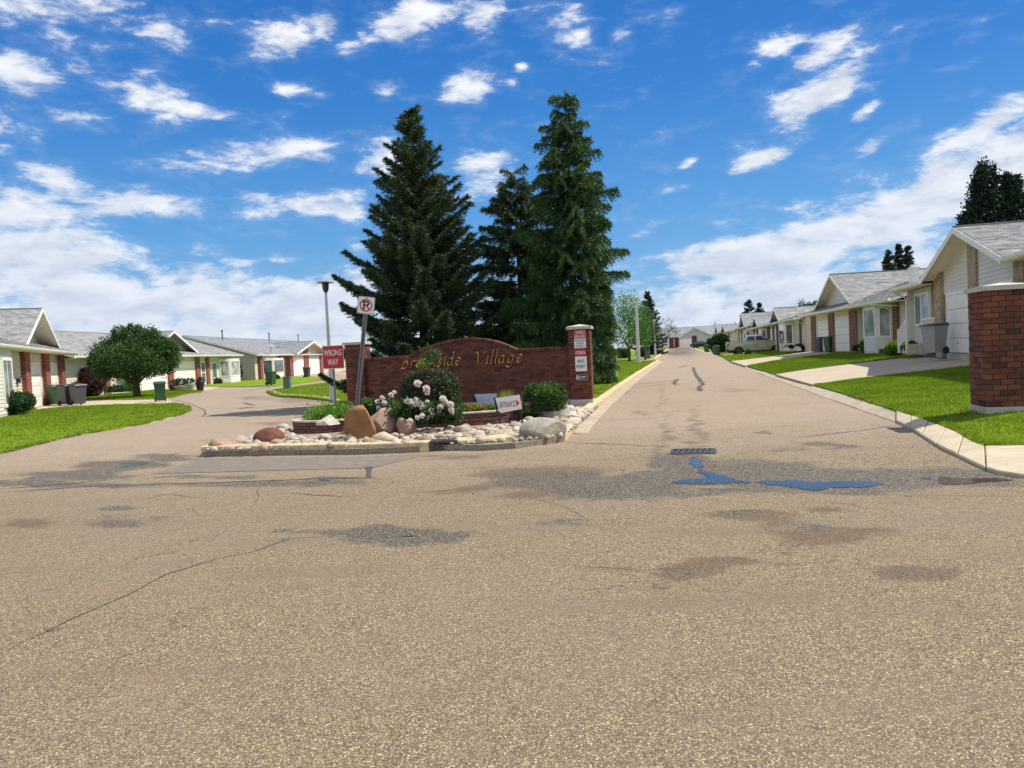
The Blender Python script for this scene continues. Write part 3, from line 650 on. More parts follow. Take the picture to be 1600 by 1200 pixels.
for pts, wd, jt in [([(0,770),(120,761),(260,756),(400,752),(500,748),(560,747),(590,748)],.05,.02),([(0,764),(90,757),(180,750)],.05,.03),([(250,741),(350,735),(440,732)],.02,.01),
                    ([(862,691),(960,694),(1010,697),(1060,697)],.03,.004),([(1225,686),(1290,679),(1350,672),(1405,664)],.03,.004),  # second ribbon: a pole's thin cast shadow, painted as a dark strip
                    ([(1083,574),(1086,583),(1090,590),(1097,598),(1099,601),(1092,604),(1094,612)],.16,.03),([(1060,592),(1053,597),(1056,601),(1080,600)],.14,.02),
                    ([(905,612.5),(980,607),(1060,598)],.05,.02),([(960,603),(1000,600),(1060,594)],.12,.03),([(1020,578),(1060,575),(1075,570)],.12,.03),([(945,690),(930,700)],.02,.01),([(1180,594),(1290,590)],.05,.02),
                    ([(272,624),(300,632),(318,640),(321,646),(316,652)],.05,.01),([(375,612),(430,604),(470,600)],.12,.05),([(350,618),(420,612),(480,611)],.10,.05),([(380,629),(398,634)],.14,.01),([(290,619),(360,614),(420,606)],.10,.05),([(640,770),(760,762)],.02,.03),([(430,770),(560,777)],.02,.03)]:
    ribbon(tl, pts, wd, jt)
tag(tl.build('tar_and_shadow_line', M['tar']), kind='structure')
# ---- driveways
tag(sheet('driveway', wpoly([(1270,601),(1212,585),(1258,578),(1330,569),(1400,561),(1500,553),(1640,549),(1640,560),(1515,571),(1400,584),(1330,592)], .11), .118, M['drive'], 2.0, .1), kind='structure')
tag(sheet('driveway', wpoly([(1165,571.5),(1142,564.5),(1188,559.5),(1237,553.5),(1252,549),(1302,547.5),(1300,552),(1260,556),(1210,563)], .11), .118, M['drive'], 2.0, .1), kind='structure')
def rdrive(y0, y1, w1=6.6):
    a, b = rroad(y0, .7), rroad(y1, .7); return [(a, y0), (b, y1), (b + w1, y1 - w1 * .2), (a + w1, y0 - w1 * .2)]
for y0, y1 in ((75.5, 79.8), (92, 95.5), (104, 108), (128, 134), (150, 156)):
    tag(sheet('driveway', rdrive(y0, y1, 8), .118, M['drive'], 2.0, .1), kind='structure')
tag(sheet('driveway', wpoly([(270,630.5),(160,633),(98,636.5),(60,641.5),(40,641),(36,637),(70,632),(118,626),(200,625.5),(262,624)], .0) , .03, M['drive'], 2.0, .05), kind='structure')
tag(sheet('driveway', wpoly([(322,611),(300,609),(240,608.5),(180,607.5),(180,601),(300,603),(345,604.5)], .0) , .03, M['drive'], 2.0, .05), kind='structure')
tag(sheet('driveway', [(-26.6,93),(-26.3,101.5),(-20.5,100),(-20.5,94)], .03, M['drive'], 2.0, .05), kind='structure')
tag(sheet('driveway', [(49.5,229),(55.5,229),(52.5,214),(46.5,214)], .2, M['drive'], 4.0, .3), kind='structure')

# ================================================================ BUILDERS FOR PIECES
_bc = {}
def brickmesh(L, T, h, mat, bev=.004):
    k = (round(L, 3), round(T, 3), round(h, 3), mat.name)
    if k not in _bc:
        me = MB().box(-L/2, L/2, -T/2, T/2, -h/2, h/2).mesh('brick', mat); bm = bmesh.new(); bm.from_mesh(me)
        bmesh.ops.bevel(bm, geom=bm.edges[:], offset=bev, segments=1, affect='EDGES'); bm.to_mesh(me); bm.free(); _bc[k] = me
    return _bc[k]
def lay(bricks, root, mat, limit=300, name='brick', zo=0.0):
    """bricks: list of (cx,cy,cz,ux,uy,L,T,h); first `limit` become objects, the rest one joined part"""
    for (x, y, z, ux, uy, L, T, h) in bricks[:limit]:
        link(name, brickmesh(L, T, h, mat), root, (x, y, z - zo), (random.uniform(-.012, .012), random.uniform(-.006, .006), math.atan2(uy, ux)))
    if len(bricks) > limit:
        m = MB(zo)
        for (x, y, z, ux, uy, L, T, h) in bricks[limit:]: m.obox((x, y), (ux, uy), L, T, z - h/2, z + h/2, random.random())
        tag(m.build(name + '_courses', mat, root), kind='stuff')
def pillar(label, c, rot, S, z0, z1, pitch, BL, mat, capmat, plinth=.17, group=None, limit=300, visible=('f', 'r')):
    T = .1; h = pitch - .012; zb = z0 + plinth
    p = thing('brick_pillar', label, 'pillar', (c[0], c[1], z0), rot, group)
    MB().box(-S/2+.02, S/2-.02, -S/2+.02, S/2-.02, plinth - .02, z1 - z0).build('mortar_core', M['mortar_dark'], p)
    MB().frus((0, 0), S/2 + .012, S/2 + .012, -.15, S/2 + .008, S/2 + .008, plinth).build('plinth', capmat, p)
    n = int(round((z1 - zb) / pitch)); pitch = (z1 - zb) / n; h = pitch - .012
    sides = {'f': ((-S/2, -S/2), (1, 0), (0, 1)), 'r': ((S/2, -S/2), (0, 1), (-1, 0)), 'b': ((S/2, S/2), (-1, 0), (0, -1)), 'l': ((-S/2, S/2), (0, -1), (1, 0))}
    vis, hid = [], []
    for i in range(n):
        z = plinth + (i + .5) * pitch
        for k, (o, u, nn) in sides.items():
            a = 0 if i % 2 == 0 else T; run = S - T; m_ = max(2, int(round(run / BL))); bl = run / m_
            for j in range(m_):
                cx = a + (j + .5) * bl; pr = random.uniform(0, .004)
                q = (o[0] + u[0]*cx + nn[0]*(T/2 - pr), o[1] + u[1]*cx + nn[1]*(T/2 - pr), z, u[0], u[1], bl - .011, T, h)
                (vis if k in visible else hid).append(q)
    lay((vis + hid), p, mat, min(limit, len(vis)))
    zc = z1 - z0; o_ = .045
    m = MB(); m.frus((0, 0), S/2 + o_, S/2 + o_, zc, S/2 + o_, S/2 + o_, zc + .075); m.build('cap', capmat, p)
    m = MB(); e = S/2 + o_ - .004; m.add([(-e,-e,zc+.0765),(e,-e,zc+.0765),(e,e,zc+.0765),(-e,e,zc+.0765),(0,0,zc+.14)], [(0,1,4),(1,2,4),(2,3,4),(3,0,4)]); m.build('cap_top', capmat, p)
    return p
def fit_text(body, x0, x1, z0, z1, y, mat, parent, depth=.002, shear=0.0, name='lettering', bold=0.0):
    cu = bpy.data.curves.new('t', 'FONT'); cu.body = body; cu.extrude = .05; cu.shear = shear; cu.offset = bold; cu.resolution_u = 3
    ob = bpy.data.objects.new('t', cu); C.objects.link(ob); dg = bpy.context.evaluated_depsgraph_get()
    me = bpy.data.meshes.new_from_object(ob.evaluated_get(dg)); bpy.data.objects.remove(ob); bpy.data.curves.remove(cu)
    V = np.array([v.co[:] for v in me.vertices]); a, b = V.min(0), V.max(0)
    for v, c in zip(me.vertices, V):
        v.co = (x0 + (c[0] - a[0]) / (b[0] - a[0]) * (x1 - x0), y - (depth if c[2] > 0 else 0), z0 + (c[1] - a[1]) / (b[1] - a[1]) * (z1 - z0))
    me.materials.clear(); me.materials.append(mat); me.name = name
    return link(name, me, parent)
def ringmesh(m, cx, cz, r0, r1, y0, y1, n=28):
    for k in range(n):
        a, b = 2*math.pi*k/n, 2*math.pi*(k+1)/n
        P = [(cx + r*math.cos(t), cz + r*math.sin(t)) for r, t in ((r0, a), (r1, a), (r1, b), (r0, b))]
        m.prism(P[::-1], y0, y1)

# ---- leaves
def leafquads(P, D, L, Wd, rn, flat=0.0):
    """P base points, D directions (unit), returns V,F,rnd"""
    n = len(P); S = np.cross(D, rn.normal(size=(n, 3))); S /= (np.linalg.norm(S, axis=1)[:, None] + 1e-9)
    if flat: 
        up = np.array([0, 0, 1.0]); S2 = np.cross(D, up + rn.normal(size=(n, 3)) * flat); S = S2 / (np.linalg.norm(S2, axis=1)[:, None] + 1e-9)
    L = L * rn.uniform(.7, 1.3, (n, 1)); Wd = Wd * rn.uniform(.7, 1.3, (n, 1))
    V = np.stack([P, P + D*L*.45 + S*Wd/2, P + D*L, P + D*L*.45 - S*Wd/2], 1).reshape(-1, 3)
    return V, np.arange(n * 4).reshape(n, 4), rn.random(n)
def unit(v): return v / (np.linalg.norm(v, axis=1)[:, None] + 1e-9)
def blobleaves(blobs, per, L, Wd, rn, shell=.75, sq=2.0, upbias=.2, clump=.10):
    Ps, Ds = [], []
    for (c, r, cnt) in blobs:
        r = np.array(r, float)
        nc = max(6, cnt // per); d = unit(rn.normal(size=(nc, 3)))
        d = d / (np.sum(np.abs(d) ** sq, axis=1) ** (1 / sq))[:, None]
        cc = np.array(c) + d * r * rn.uniform(shell, 1.0, (nc, 1)) 
        k = np.repeat(np.arange(nc), per); rr = rn.normal(size=(len(k), 3)) * clump * float(r.mean())
        Ps.append(cc[k] + rr); Ds.append(unit(unit(d[k] * 1.0) * .55 + rn.normal(size=(len(k), 3)) * .6 + np.array([0, 0, upbias])))
    return leafquads(np.concatenate(Ps), np.concatenate(Ds), L, Wd, rn)
def icosphere(sub=2):
    bm = bmesh.new(); bmesh.ops.create_icosphere(bm, subdivisions=sub, radius=1); V = np.array([v.co[:] for v in bm.verts]); F = np.array([[v.index for v in f.verts] for f in bm.faces]); bm.free(); return V, F
ICO = {k: icosphere(k) for k in (1, 2, 3, 4)}
def n3(V, f, seed, o=3):
    return (fbm(V[:, 0]*f + seed, V[:, 1]*f + V[:, 2]*f*.7, seed, o) + fbm(V[:, 2]*f + seed*2, V[:, 0]*f - V[:, 1]*f*.6, seed + 5, o)) / 2 - .47
def bush(name, label, cat, c, r, n, mat, L, Wd, seed=1, sq=2.0, group=None, per=8, core=None, extra=None):
    rn = np.random.default_rng(seed); z = c[2]; b = thing(name, label, cat, (c[0], c[1], z), 0, group)
    V, F, q = blobleaves([((0, 0, r[2]), (r[0], r[1], r[2]), n)], per, L, Wd, rn, .86, sq, clump=.07)
    V[:, 2] = np.maximum(V[:, 2], .01); link('foliage', npmesh('foliage', V, F, mat, q), b)
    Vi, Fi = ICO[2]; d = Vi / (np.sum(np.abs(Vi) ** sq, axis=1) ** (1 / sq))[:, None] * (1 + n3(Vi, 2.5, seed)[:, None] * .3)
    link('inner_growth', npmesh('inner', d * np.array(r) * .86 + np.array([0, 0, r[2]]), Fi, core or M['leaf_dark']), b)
    if extra: extra(b, rn)
    return b
def boulder(label, c, r, mat, seed, rot=0.0, flat=0.35, rough=.35, cuts=15, cat='boulder', tilt=(0, 0)):
    V, F = ICO[4]; V = V.copy(); rn = np.random.default_rng(seed)
    for _ in range(cuts):          # planar cuts give broken faces
        d = unit(rn.normal(size=(1, 3)))[0]; k = rn.uniform(.50, .86); s = V @ d; over = np.clip(s - k, 0, None); V -= d * (over * .93)[:, None]
    V *= (1 + n3(V, 1.6, seed)[:, None] * rough + n3(V, 6, seed + 3)[:, None] * .08)
    V *= np.array(r) * 1.22; V[:, 2] = np.maximum(V[:, 2], -r[2] * flat)
    V[:, 2] += r[2] * flat - .02
    me = npmesh('boulder', V, F, mat, smooth=True)
    return tag(link('boulder', me, None, c, (tilt[0], tilt[1], rot)), label, cat)

# ================================================================ ENTRANCE WALL
wu = (Rp - Lp); WL = wu.length; wu.normalize(); wang = math.atan2(wu.y, wu.x); wz = Hf(*Lp) + .10
wall = thing('entrance_wall', 'long red brick entrance wall with an arched top and gold script lettering', 'wall', (Lp.x, Lp.y, wz), wang)
def wp(px, py, c=-.1): s, z = plane_hit(px, py, Lp, wu, c); return s, z - wz
prof = [wp(*p) for p in [(566,559.5),(600,557.5),(632,556),(641,554.5),(652,548),(668,541),(685,535.5),(703,531),(722,528.3),(739,527.5),(757,529),(774,532.5),(790,538),(800,542.5),(807,545),(830,544),(860,542.5),(889,541.5)]]
prof[0] = (0.0, prof[0][1]); prof[-1] = (WL, prof[-1][1]); px_, pz_ = [p[0] for p in prof], [p[1] for p in prof]
def ptop(x): return float(np.interp(x, px_, pz_))
xx = np.linspace(.2, WL - .2, 60)
MB().prism([(x, 0.1) for x in (xx[0], xx[-1])][::1] + [(x, ptop(x) - .075) for x in xx[::-1]], -.085, .1).build('mortar_core', M['mortar_dark'], wall)
MB().box(.2, WL - .2, -.12, .12, -.2, .17).build('plinth', M['cap'], wall)
bl = []; pitch = .073; i = 0; z = .19 + pitch / 2
while z < max(pz_):
    x = .27 - (.105 if i % 2 else 0)
    while x < WL - .27:
        if min(ptop(x - .09), ptop(x + .09)) - .075 > z + pitch / 2: bl.append((x, -.055 + random.uniform(0, .004), z, 1, 0, .199, .09, pitch - .011))
        elif min(ptop(x - .05), ptop(x + .05)) - .075 > z - pitch*.1: bl.append((x, -.055, z - pitch * .22, 1, 0, .199, .085, pitch * .5))
        x += .21
    z += pitch; i += 1
bl.sort(key=lambda b: -b[2]); lay(bl, wall, M['brick'], 240)
s = .3; k = 0; tops = []
while s < WL - .27:
    dz = ptop(s + .04) - ptop(s - .04); ang = math.atan2(dz, .08); k += 1
    me = brickmesh(.066, .25, .085, M['brick'])
    o = link('coping_brick', me, wall, (s, -.005, ptop(s) - .043), (0, -ang, 0)); s += .077 * math.cos(ang)
# gold script
GL = {'B': (1.05, [[(.30,1.62),(.22,.8),(.12,.02)], [(-.28,1.3),(-.15,1.55),(.25,1.68),(.72,1.58),(.78,1.2),(.3,.92)], [(.3,.92),(.82,.85),(.9,.35),(.5,.0),(-.05,.02)]]),
 'r': (.62, [[(-.05,.9),(.05,1.0),(.06,.5),(.0,.0)], [(.04,.6),(.22,.92),(.42,1.02),(.55,.88)]]),
 'o': (.80, [[(.35,1.0),(.05,.75),(.02,.3),(.3,.0),(.6,.28),(.62,.72),(.35,1.0)]]),
 'k': (.75, [[(.12,1.8),(.06,.9),(.0,.0)], [(.62,1.0),(.35,.75),(.08,.5)], [(.2,.6),(.42,.25),(.68,.0)]]),
 's': (.68, [[(.55,.86),(.3,1.02),(.08,.8),(.3,.5),(.48,.22),(.25,-.02),(-.04,.12)]]),
 'i': (.38, [[(.02,.92),(.1,1.0),(.08,.4),(.12,.02),(.26,.1)], [(.16,1.35),(.2,1.42)]]),
 'd': (.86, [[(.6,.9),(.32,1.02),(.02,.6),(.08,.08),(.35,.06),(.62,.5)], [(.5,1.72),(.72,1.82),(.66,.9),(.62,.1),(.8,.08)]]),
 'e': (.74, [[(.06,.48),(.42,.58),(.58,.82),(.36,1.02),(.06,.66),(.08,.16),(.34,-.02),(.62,.2)]]),
 'V': (1.05, [[(-.3,1.25),(-.15,1.58),(.1,1.62),(.25,1.2),(.38,.02)], [(.38,.02),(.72,.9),(.98,1.5),(1.2,1.66)]]),
 'l': (.38, [[(.0,1.72),(.14,1.82),(.1,.9),(.1,.06),(.26,.1)]]),
 'a': (.84, [[(.6,.92),(.32,1.02),(.02,.6),(.08,.08),(.35,.06),(.62,.55)], [(.66,1.0),(.6,.5),(.62,.05),(.8,.1)]]),
 'g': (.82, [[(.6,.92),(.32,1.02),(.02,.6),(.08,.08),(.35,.06),(.62,.55)], [(.66,1.0),(.58,.1),(.5,-.45),(.15,-.6),(-.15,-.4)]])}
def cat_rom(P, n=6):
    P = [Vector(p) for p in P]
    if len(P) == 2: return P
    Q = []
    for i in range(len(P) - 1):
        a = P[max(i-1, 0)]; b = P[i]; c = P[i+1]; d = P[min(i+2, len(P)-1)]
        for k in range(n):
            t = k / n; Q.append(.5 * ((2*b) + (c-a)*t + (2*a-5*b+4*c-d)*t*t + (3*b-a-3*c+d)*t**3))
    return Q + [P[-1]]
def word(w_, x0, x1, zb0, zb1, xh, y):
    tot = sum(GL[c][0] for c in w_); sc = (x1 - x0) / tot; x = x0
    for c in w_:
        adv, strokes = GL[c]; m = MB(); zb = zb0 + (zb1 - zb0) * (x - x0) / (x1 - x0); nib = Vector((.8, .6)) * .021
        for s_ in strokes:
            Q = cat_rom([(x + (px * .92 + pz * .22) * min(sc, xh * 1.15), zb + pz * xh) for px, pz in s_])
            for i in range(len(Q) - 1):
                a, b = Q[i], Q[i+1]; P = [a - nib, a + nib, b + nib, b - nib]
                nn = Vector((-.6, .8)) * .006; P = [a - nib - nn, a + nib + nn, b + nib + nn, b - nib - nn]
                m.prism([tuple(p) for p in P], y - .022, y)
        m.build('letter', M['gold'], wall); x += adv * sc
a = wp(625, 577, -.13); b_ = wp(723, 571, -.13); word('Brookside', a[0] + .04, b_[0] - .02, a[1] + .02, b_[1] + .03, .205, -.108)
a = wp(739, 571, -.13); b_ = wp(821, 566, -.13); word('Village', a[0] + .06, b_[0] - .02, a[1] + .03, b_[1] + .02, .205, -.108)
PR = R_(-11)
pil_l = pillar('left entrance pillar of dark red brick joined to the lettered wall behind the red sign', (Lp.x, Lp.y), PR, .58, wz, wz + 1.98, .076, .21, M['brick'], M['cap'], group='brick gate pillars')
pil_r = pillar('brick pillar carrying a column of small signs at the right end of the lettered wall', (Rp.x, Rp.y), PR, .58, wz, wz + 2.05, .076, .21, M['brick'], M['cap'], group='brick gate pillars')
rpc = (8.30, 13.0)
pil_3 = pillar('big red brick gate pillar standing alone on the lawn at the right edge', rpc, -R_(12.2), .74, Hf(*rpc) + .06, Hf(*rpc) + 2.12, .092, .235, M['brick'], M['cap'], plinth=.13, group='brick gate pillars', visible=('f', 'l'))
# ---- plates on the sign pillar
pu = Vector((math.cos(PR), math.sin(PR)))
def pp(px, py): return plane_hit(px, py, Rp, pu, -.30)
def plate(label, x0p, y0p, x1p, y1p, mat, border=None, texts=()):
    a = pp(x0p, (y0p + y1p) / 2); b = pp(x1p, (y0p + y1p) / 2); zc = (a[1] + b[1]) / 2; t_ = pp((x0p + x1p) / 2, y0p)[1]; bt = pp((x0p + x1p) / 2, y1p)[1]
    w_ = b[0] - a[0]; h_ = t_ - bt; cx = (a[0] + b[0]) / 2; nrm = Vector((-pu.y, pu.x))
    pos = Rp + pu * cx + nrm * -.300
    o = thing('sign_plate', label, 'sign', (pos.x, pos.y, bt), PR)
    MB().box(-w_/2, w_/2, -.008, 0, 0, h_).build('plate', mat, o)
    if border:
        m = MB(); e = .008
        for q in ((-w_/2+e, w_/2-e, e, e+.006), (-w_/2+e, w_/2-e, h_-e-.006, h_-e), (-w_/2+e, -w_/2+e+.006, e+.006, h_-e-.006), (w_/2-e-.006, w_/2-e, e+.006, h_-e-.006)): m.box(q[0], q[1], -.0095, -.0075, q[2], q[3])
        m.build('border', border, o)
    for (tx, fx0, fx1, fz0, fz1, tm) in texts: fit_text(tx, -w_/2 + fx0*w_, -w_/2 + fx1*w_, fz0*h_, fz1*h_, -.0085, tm, o, bold=.012)
    return o, w_, h_
plate('small red plate with white house number, topmost on the sign pillar', 897, 516, 915, 529.2, M['sign_red'], M['sign_white'], [('11015', .2, .8, .56, .88, M['sign_white']), ('105 AVE', .1, .9, .12, .44, M['sign_white'])])
plate('white plate asking drivers to go slowly, second from the top on the sign pillar', 897.3, 529.6, 915.6, 544, M['sign_white'], None, [('PLEASE', .08, .92, .70, .92, M['ink']), ('DRIVE', .2, .8, .40, .62, M['ink']), ('SLOWLY', .08, .92, .10, .32, M['ink'])])
plate('red plate reading attention, above the tall white plate on the pillar', 898, 546, 916, 556.6, M['sign_red'], None, [('ATTENTION', .08, .92, .28, .75, M['sign_white'])])
plate('tall white plate reading private property on the sign pillar', 899, 557, 917, 580, M['sign_white'], None, [('PRIVATE', .2, .8, .56, .8, M['ink']), ('PROPERTY', .08, .92, .2, .44, M['ink'])])
o, w_, h_ = plate('small black plate with white round emblem, lowest on the sign pillar', 900, 585, 918.5, 594, M['ink'], M['sign_white'])
m = MB(); ringmesh(m, -w_*.3, h_/2, h_*.22, h_*.32, -.0105, -.008, 16); m.prism([(-w_*.3-.02,h_/2+.03),(-w_*.3-.03,h_/2+.02),(-w_*.3+.02,h_/2-.03),(-w_*.3+.03,h_/2-.02)], -.0105, -.008); m.build('emblem', M['sign_white'], o)
m = MB(); m.box(-w_*.08, w_*.36, -.0105, -.008, h_*.56, h_*.66); m.box(-w_*.08, w_*.3, -.0105, -.008, h_*.34, h_*.42); m.build('small_print', M['sign_white'], o)

# ================================================================ PLANTERS
def block_path(name, label, path, z0, courses, ch, L, T, capt, limit=300):
    root = thing(name, label, 'planter', (path[0][0], path[0][1], z0)); ox, oy = path[0]
    P = [Vector(p) for p in smooth_poly(path, 2, False)]; cum = [0]
    for i in range(len(P) - 1): cum.append(cum[-1] + (P[i+1] - P[i]).length)
    def ptat(s):
        s = min(max(s, 0), cum[-1]); i = max(j for j in range(len(P) - 1) if cum[j] <= s + 1e-9); f = (s - cum[i]) / max(1e-9, cum[i+1] - cum[i]); return P[i].lerp(P[i+1], min(f, 1)), (P[i+1] - P[i]).normalized()
    out = []
    for c in range(courses):
        s = (L / 2) if c % 2 == 0 else 0.02
        while s < cum[-1] - L * .3:
            p, t = ptat(s + L/2 - (0 if c % 2 == 0 else 0)); n = Vector((-t.y, t.x))
            p = p + n * (random.uniform(-.008, .008) + T/2); out.append((p.x - ox, p.y - oy, (c + .5) * ch + random.uniform(-.002, .002), t.x, t.y, L - .012, T, ch - .012)); s += L
    lay(out, root, M['block'], limit, 'block')
    s = L / 2; caps = []
    while s < cum[-1]:
        p, t = ptat(s); n = Vector((-t.y, t.x)); p = p + n * (T / 2); caps.append((p.x - ox, p.y - oy, courses * ch + capt / 2 + .004, t.x, t.y, L * 1.25 - .006, T + .05, capt)); s += L * 1.25
    lay(caps, root, M['cap_tan'], 300, 'cap_stone'); 
    m = MB()
    for i in range(len(P) - 1):
        a, b = P[i], P[i+1]; t = (b - a).normalized(); n = Vector((-t.y, t.x)); a2, b2 = a + n * .03, b + n * .03; a3, b3 = a + n * (T - .02), b + n * (T - .02)
        h = courses * ch - .005; V_ = [(q.x - ox, q.y - oy, zz_) for zz_ in (-.05, h) for q in (a2, b2, b3, a3)]; m.add(V_, [(4,5,6,7), (0,1,5,4), (2,3,7,6)])
    m.build('mortar_core', M['mortar_dark'], root); return root
M['cap_tan'] = simple('planter_cap', (.46, .38, .30), .9, var=.2, scale=9, bump=.4)
bz = .10
long_path = [(-2.12, 16.45), (-1.5, 16.3), (-.75, 16.3), (.0, 16.65), (.55, 17.3), (.95, 18.3), (1.15, 19.3), (1.2, 20.0)]
block_path('brick_planter', 'long curved reddish block planter wall behind the entrance sign', long_path, bz, 3, .082, .235, .17, .035)
cx_, cy_, rr_ = -4.05, 17.05, .80
ring = [(cx_ + rr_ * math.cos(a) * 1.05, cy_ + rr_ * math.sin(a)) for a in np.linspace(R_(120), R_(332), 13)]
block_path('brick_planter', 'small round dark block planter ring holding low green plants', ring, bz, 3, .076, .20, .15, .035)
soil1 = long_path + [(1.2, 20.4), (-4.2, 22.7), (-4.9, 21.5), (-4.9, 18.5), (-4.2, 17.9), (-3.2, 17.5), (-2.6, 17.2)]
tag(sheet('planting_soil', [(p[0] * .995, p[1] + .10) for p in soil1], .29, M['soil'], .8, .15), kind='structure')
tag(sheet('planting_soil', [(cx_ + .74 * math.cos(a), cy_ + .74 * math.sin(a)) for a in np.linspace(0, 2 * math.pi, 17)[:-1]], .285, M['soil'], 0, .15), kind='structure')

# ================================================================ COBBLES
bed = [o for o in bpy.data.objects if o.name == 'gravel_bed'][0]
cob = []
for v in range(6):
    V, F = ICO[2]; rn = np.random.default_rng(40 + v); V = V.copy() * (1 + n3(V, 1.2, 40 + v)[:, None] * .7)
    for _ in range(4):
        d = unit(rn.normal(size=(1, 3)))[0]; over = np.clip(V @ d - .75, 0, None); V -= d * (over * .8)[:, None]
    cob.append(npmesh('cobble_stone', V * np.array([1.15, .9, .72]), F, M['cobble'], smooth=True))
stone_zone = wpoly([(322,703),(345,690),(395,684),(425,674),(447,664),(452,672),(455,681),(500,685),(545,685),(575,677),(650,672),(700,671),(770,666),(800,662),(843,653),(866,640),(878,632),(893,637),(925,640),(915,650),(895,668),(876,680),(842,684),(803,687),(740,691),(640,694.5),(560,697),(450,699.5)], .13)
zx = [p[0] for p in stone_zone]; zy = [p[1] for p in stone_zone]
placed = []
random.seed(21); tries = 0
while len(placed) < 820 and tries < 90000:
    tries += 1; x = random.uniform(min(zx), max(zx)); y = random.uniform(min(zy), max(zy))
    if not pin(stone_zone, x, y): continue
    big_ = max(.0, 1 - tries / 5000); r = random.uniform(.038, .068) + random.random() ** 2.5 * .085 * big_
    if any((x - a) ** 2 + (y - b) ** 2 < (.82 * (r + c)) ** 2 for a, b, c in placed): continue
    placed.append((x, y, r))
placed.sort(key=lambda p: p[1] - p[2] * 12)
for x, y, r in placed[:300]:
    o = link('cobble_stone', random.choice(cob), bed, (x, y, Hf(x, y) + .10 + r * .45), (random.uniform(-.3, .3), random.uniform(-.3, .3), random.uniform(0, 6.28)))
    o.scale = (r * random.uniform(.9, 1.25), r * random.uniform(.85, 1.1), r * random.uniform(.8, 1.1))
Vs, Fs, Qs = [], [], []
for x, y, r in placed[300:]:
    V, F = ICO[2]; a = random.uniform(0, 6.28); sd = random.randint(0, 40)
    V = V * (1 + n3(V, 1.2, sd)[:, None] * .7) * np.array([r * 1.25, r * .95, r * .75]); V = np.stack([V[:,0]*math.cos(a) - V[:,1]*math.sin(a), V[:,0]*math.sin(a) + V[:,1]*math.cos(a), V[:,2]], 1)
    Fs.append(F + len(Vs) * len(V)); Vs.append(V + np.array([x, y, Hf(x, y) + .10 + r * .4])); Qs += [random.random()] * len(F)
tag(link('cobble_stones', npmesh('cobble_stones', np.concatenate(Vs), np.concatenate(Fs), M['cobble'], Qs, True), bed), kind='stuff')
rn = np.random.default_rng(5); n = 3600; xs = rn.uniform(min(zx), max(zx), n); ys_ = rn.uniform(min(zy), max(zy), n); k = pin(stone_zone, xs, ys_); xs, ys_ = xs[k], ys_[k]; n = len(xs)
V0, F0 = ICO[1]; rr = rn.uniform(.016, .045, n); sc = np.stack([rr * 1.2, rr, rr * .75], 1)
V = (V0[None] * (1 + rn.normal(size=(n, len(V0), 1)) * .08)) * sc[:, None] + np.stack([xs, ys_, H(xs, ys_) + .105 + rr * .5], 1)[:, None]
F = (F0[None] + (np.arange(n) * len(V0))[:, None, None]).reshape(-1, 3)
tag(link('pebbles', npmesh('pebbles', V.reshape(-1, 3), F, M['cobble'], np.repeat(rn.random(n), len(F0)), True), bed), kind='stuff')

def gb(px, py, off=.1): g = G(px, py, off); return (g.x, g.y, g.z)
boulder('pinkish brown rounded boulder at the left tip of the gravel bed', gb(350, 701), (.24, .17, .15), M['b_pink'], 3, .2, cuts=5)
boulder('dark red brown boulder left of the round planter', gb(421, 691), (.26, .2, .20), M['b_red'], 8, .4, tilt=(0, -.15), cuts=6)
boulder('tall slab shaped orange brown boulder behind the leaning no parking post', gb(566, 688), (.33, .20, .42), M['b_orange'], 17, .1, .45, .4)
boulder('large pale pink granite boulder right of the orange slab', gb(603, 680), (.36, .30, .34), M['b_pink'], 23, .6, .5)
boulder('grey pink upright boulder at the left end of the long planter', gb(636, 680), (.21, .2, .26), M['b_pink'], 29, .1, .5)
boulder('smooth cream oval boulder in front of the pale pink granite one', gb(603, 691), (.23, .16, .14), M['b_cream'], 31, -.1, .5, .2, cuts=4)
boulder('small tan wedge shaped rock by the foot of the leaning post', gb(536, 696), (.13, .09, .07), M['b_orange'], 37, .2)
boulder('big speckled grey granite boulder near the right corner of the kerb', gb(847, 683), (.40, .26, .22), M['b_grey'], 41, .15, .45, cuts=5)
boulder('tall pale grey boulder against the far end of the long planter', gb(866, 655), (.30, .22, .34), M['b_white'], 47, -.2, .5, cuts=5)
boulder('low pale boulder right of the tall pale grey one', gb(886, 655), (.32, .2, .15), M['b_white'], 53, -.4)
boulder('flat topped tan stone block below the entrance sign', gb(788, 684), (.19, .13, .10), M['b_cream'], 59, .05, .6, .15)
boulder('cream rock between planter wall and flat tan block', gb(768, 684), (.11, .1, .12), M['b_cream'], 61)
boulder('long pale rock lying behind the flat tan block', gb(812, 676), (.20, .12, .09), M['b_white'], 67, .3)
boulder('whitish rock on the back rim of the round planter', gb(513, 662, .36), (.21, .14, .13), M['b_white'], 71, cuts=5)
boulder('pale cream stone beside the speckled granite boulder', gb(787, 668), (.10, .08, .08), M['b_cream'], 73)
boulder('small reddish rock near the sign pillar base', gb(902, 655), (.12, .1, .07), M['b_red'], 79)

# ================================================================ SIGNS
def rrect(m, w_, h_, y0, y1, r=.03, cx=0, cz=0, n=5):
    P = []
    for qx, qz, a0 in ((1, 1, 0), (-1, 1, 90), (-1, -1, 180), (1, -1, 270)):
        for k in range(n + 1):
            a = R_(a0 + 90 * k / n); P.append((cx + qx * (w_/2 - r) + r * math.cos(a), cz + qz * (h_/2 - r) + r * math.sin(a)))
    m.prism(P[::-1], y0, y1)
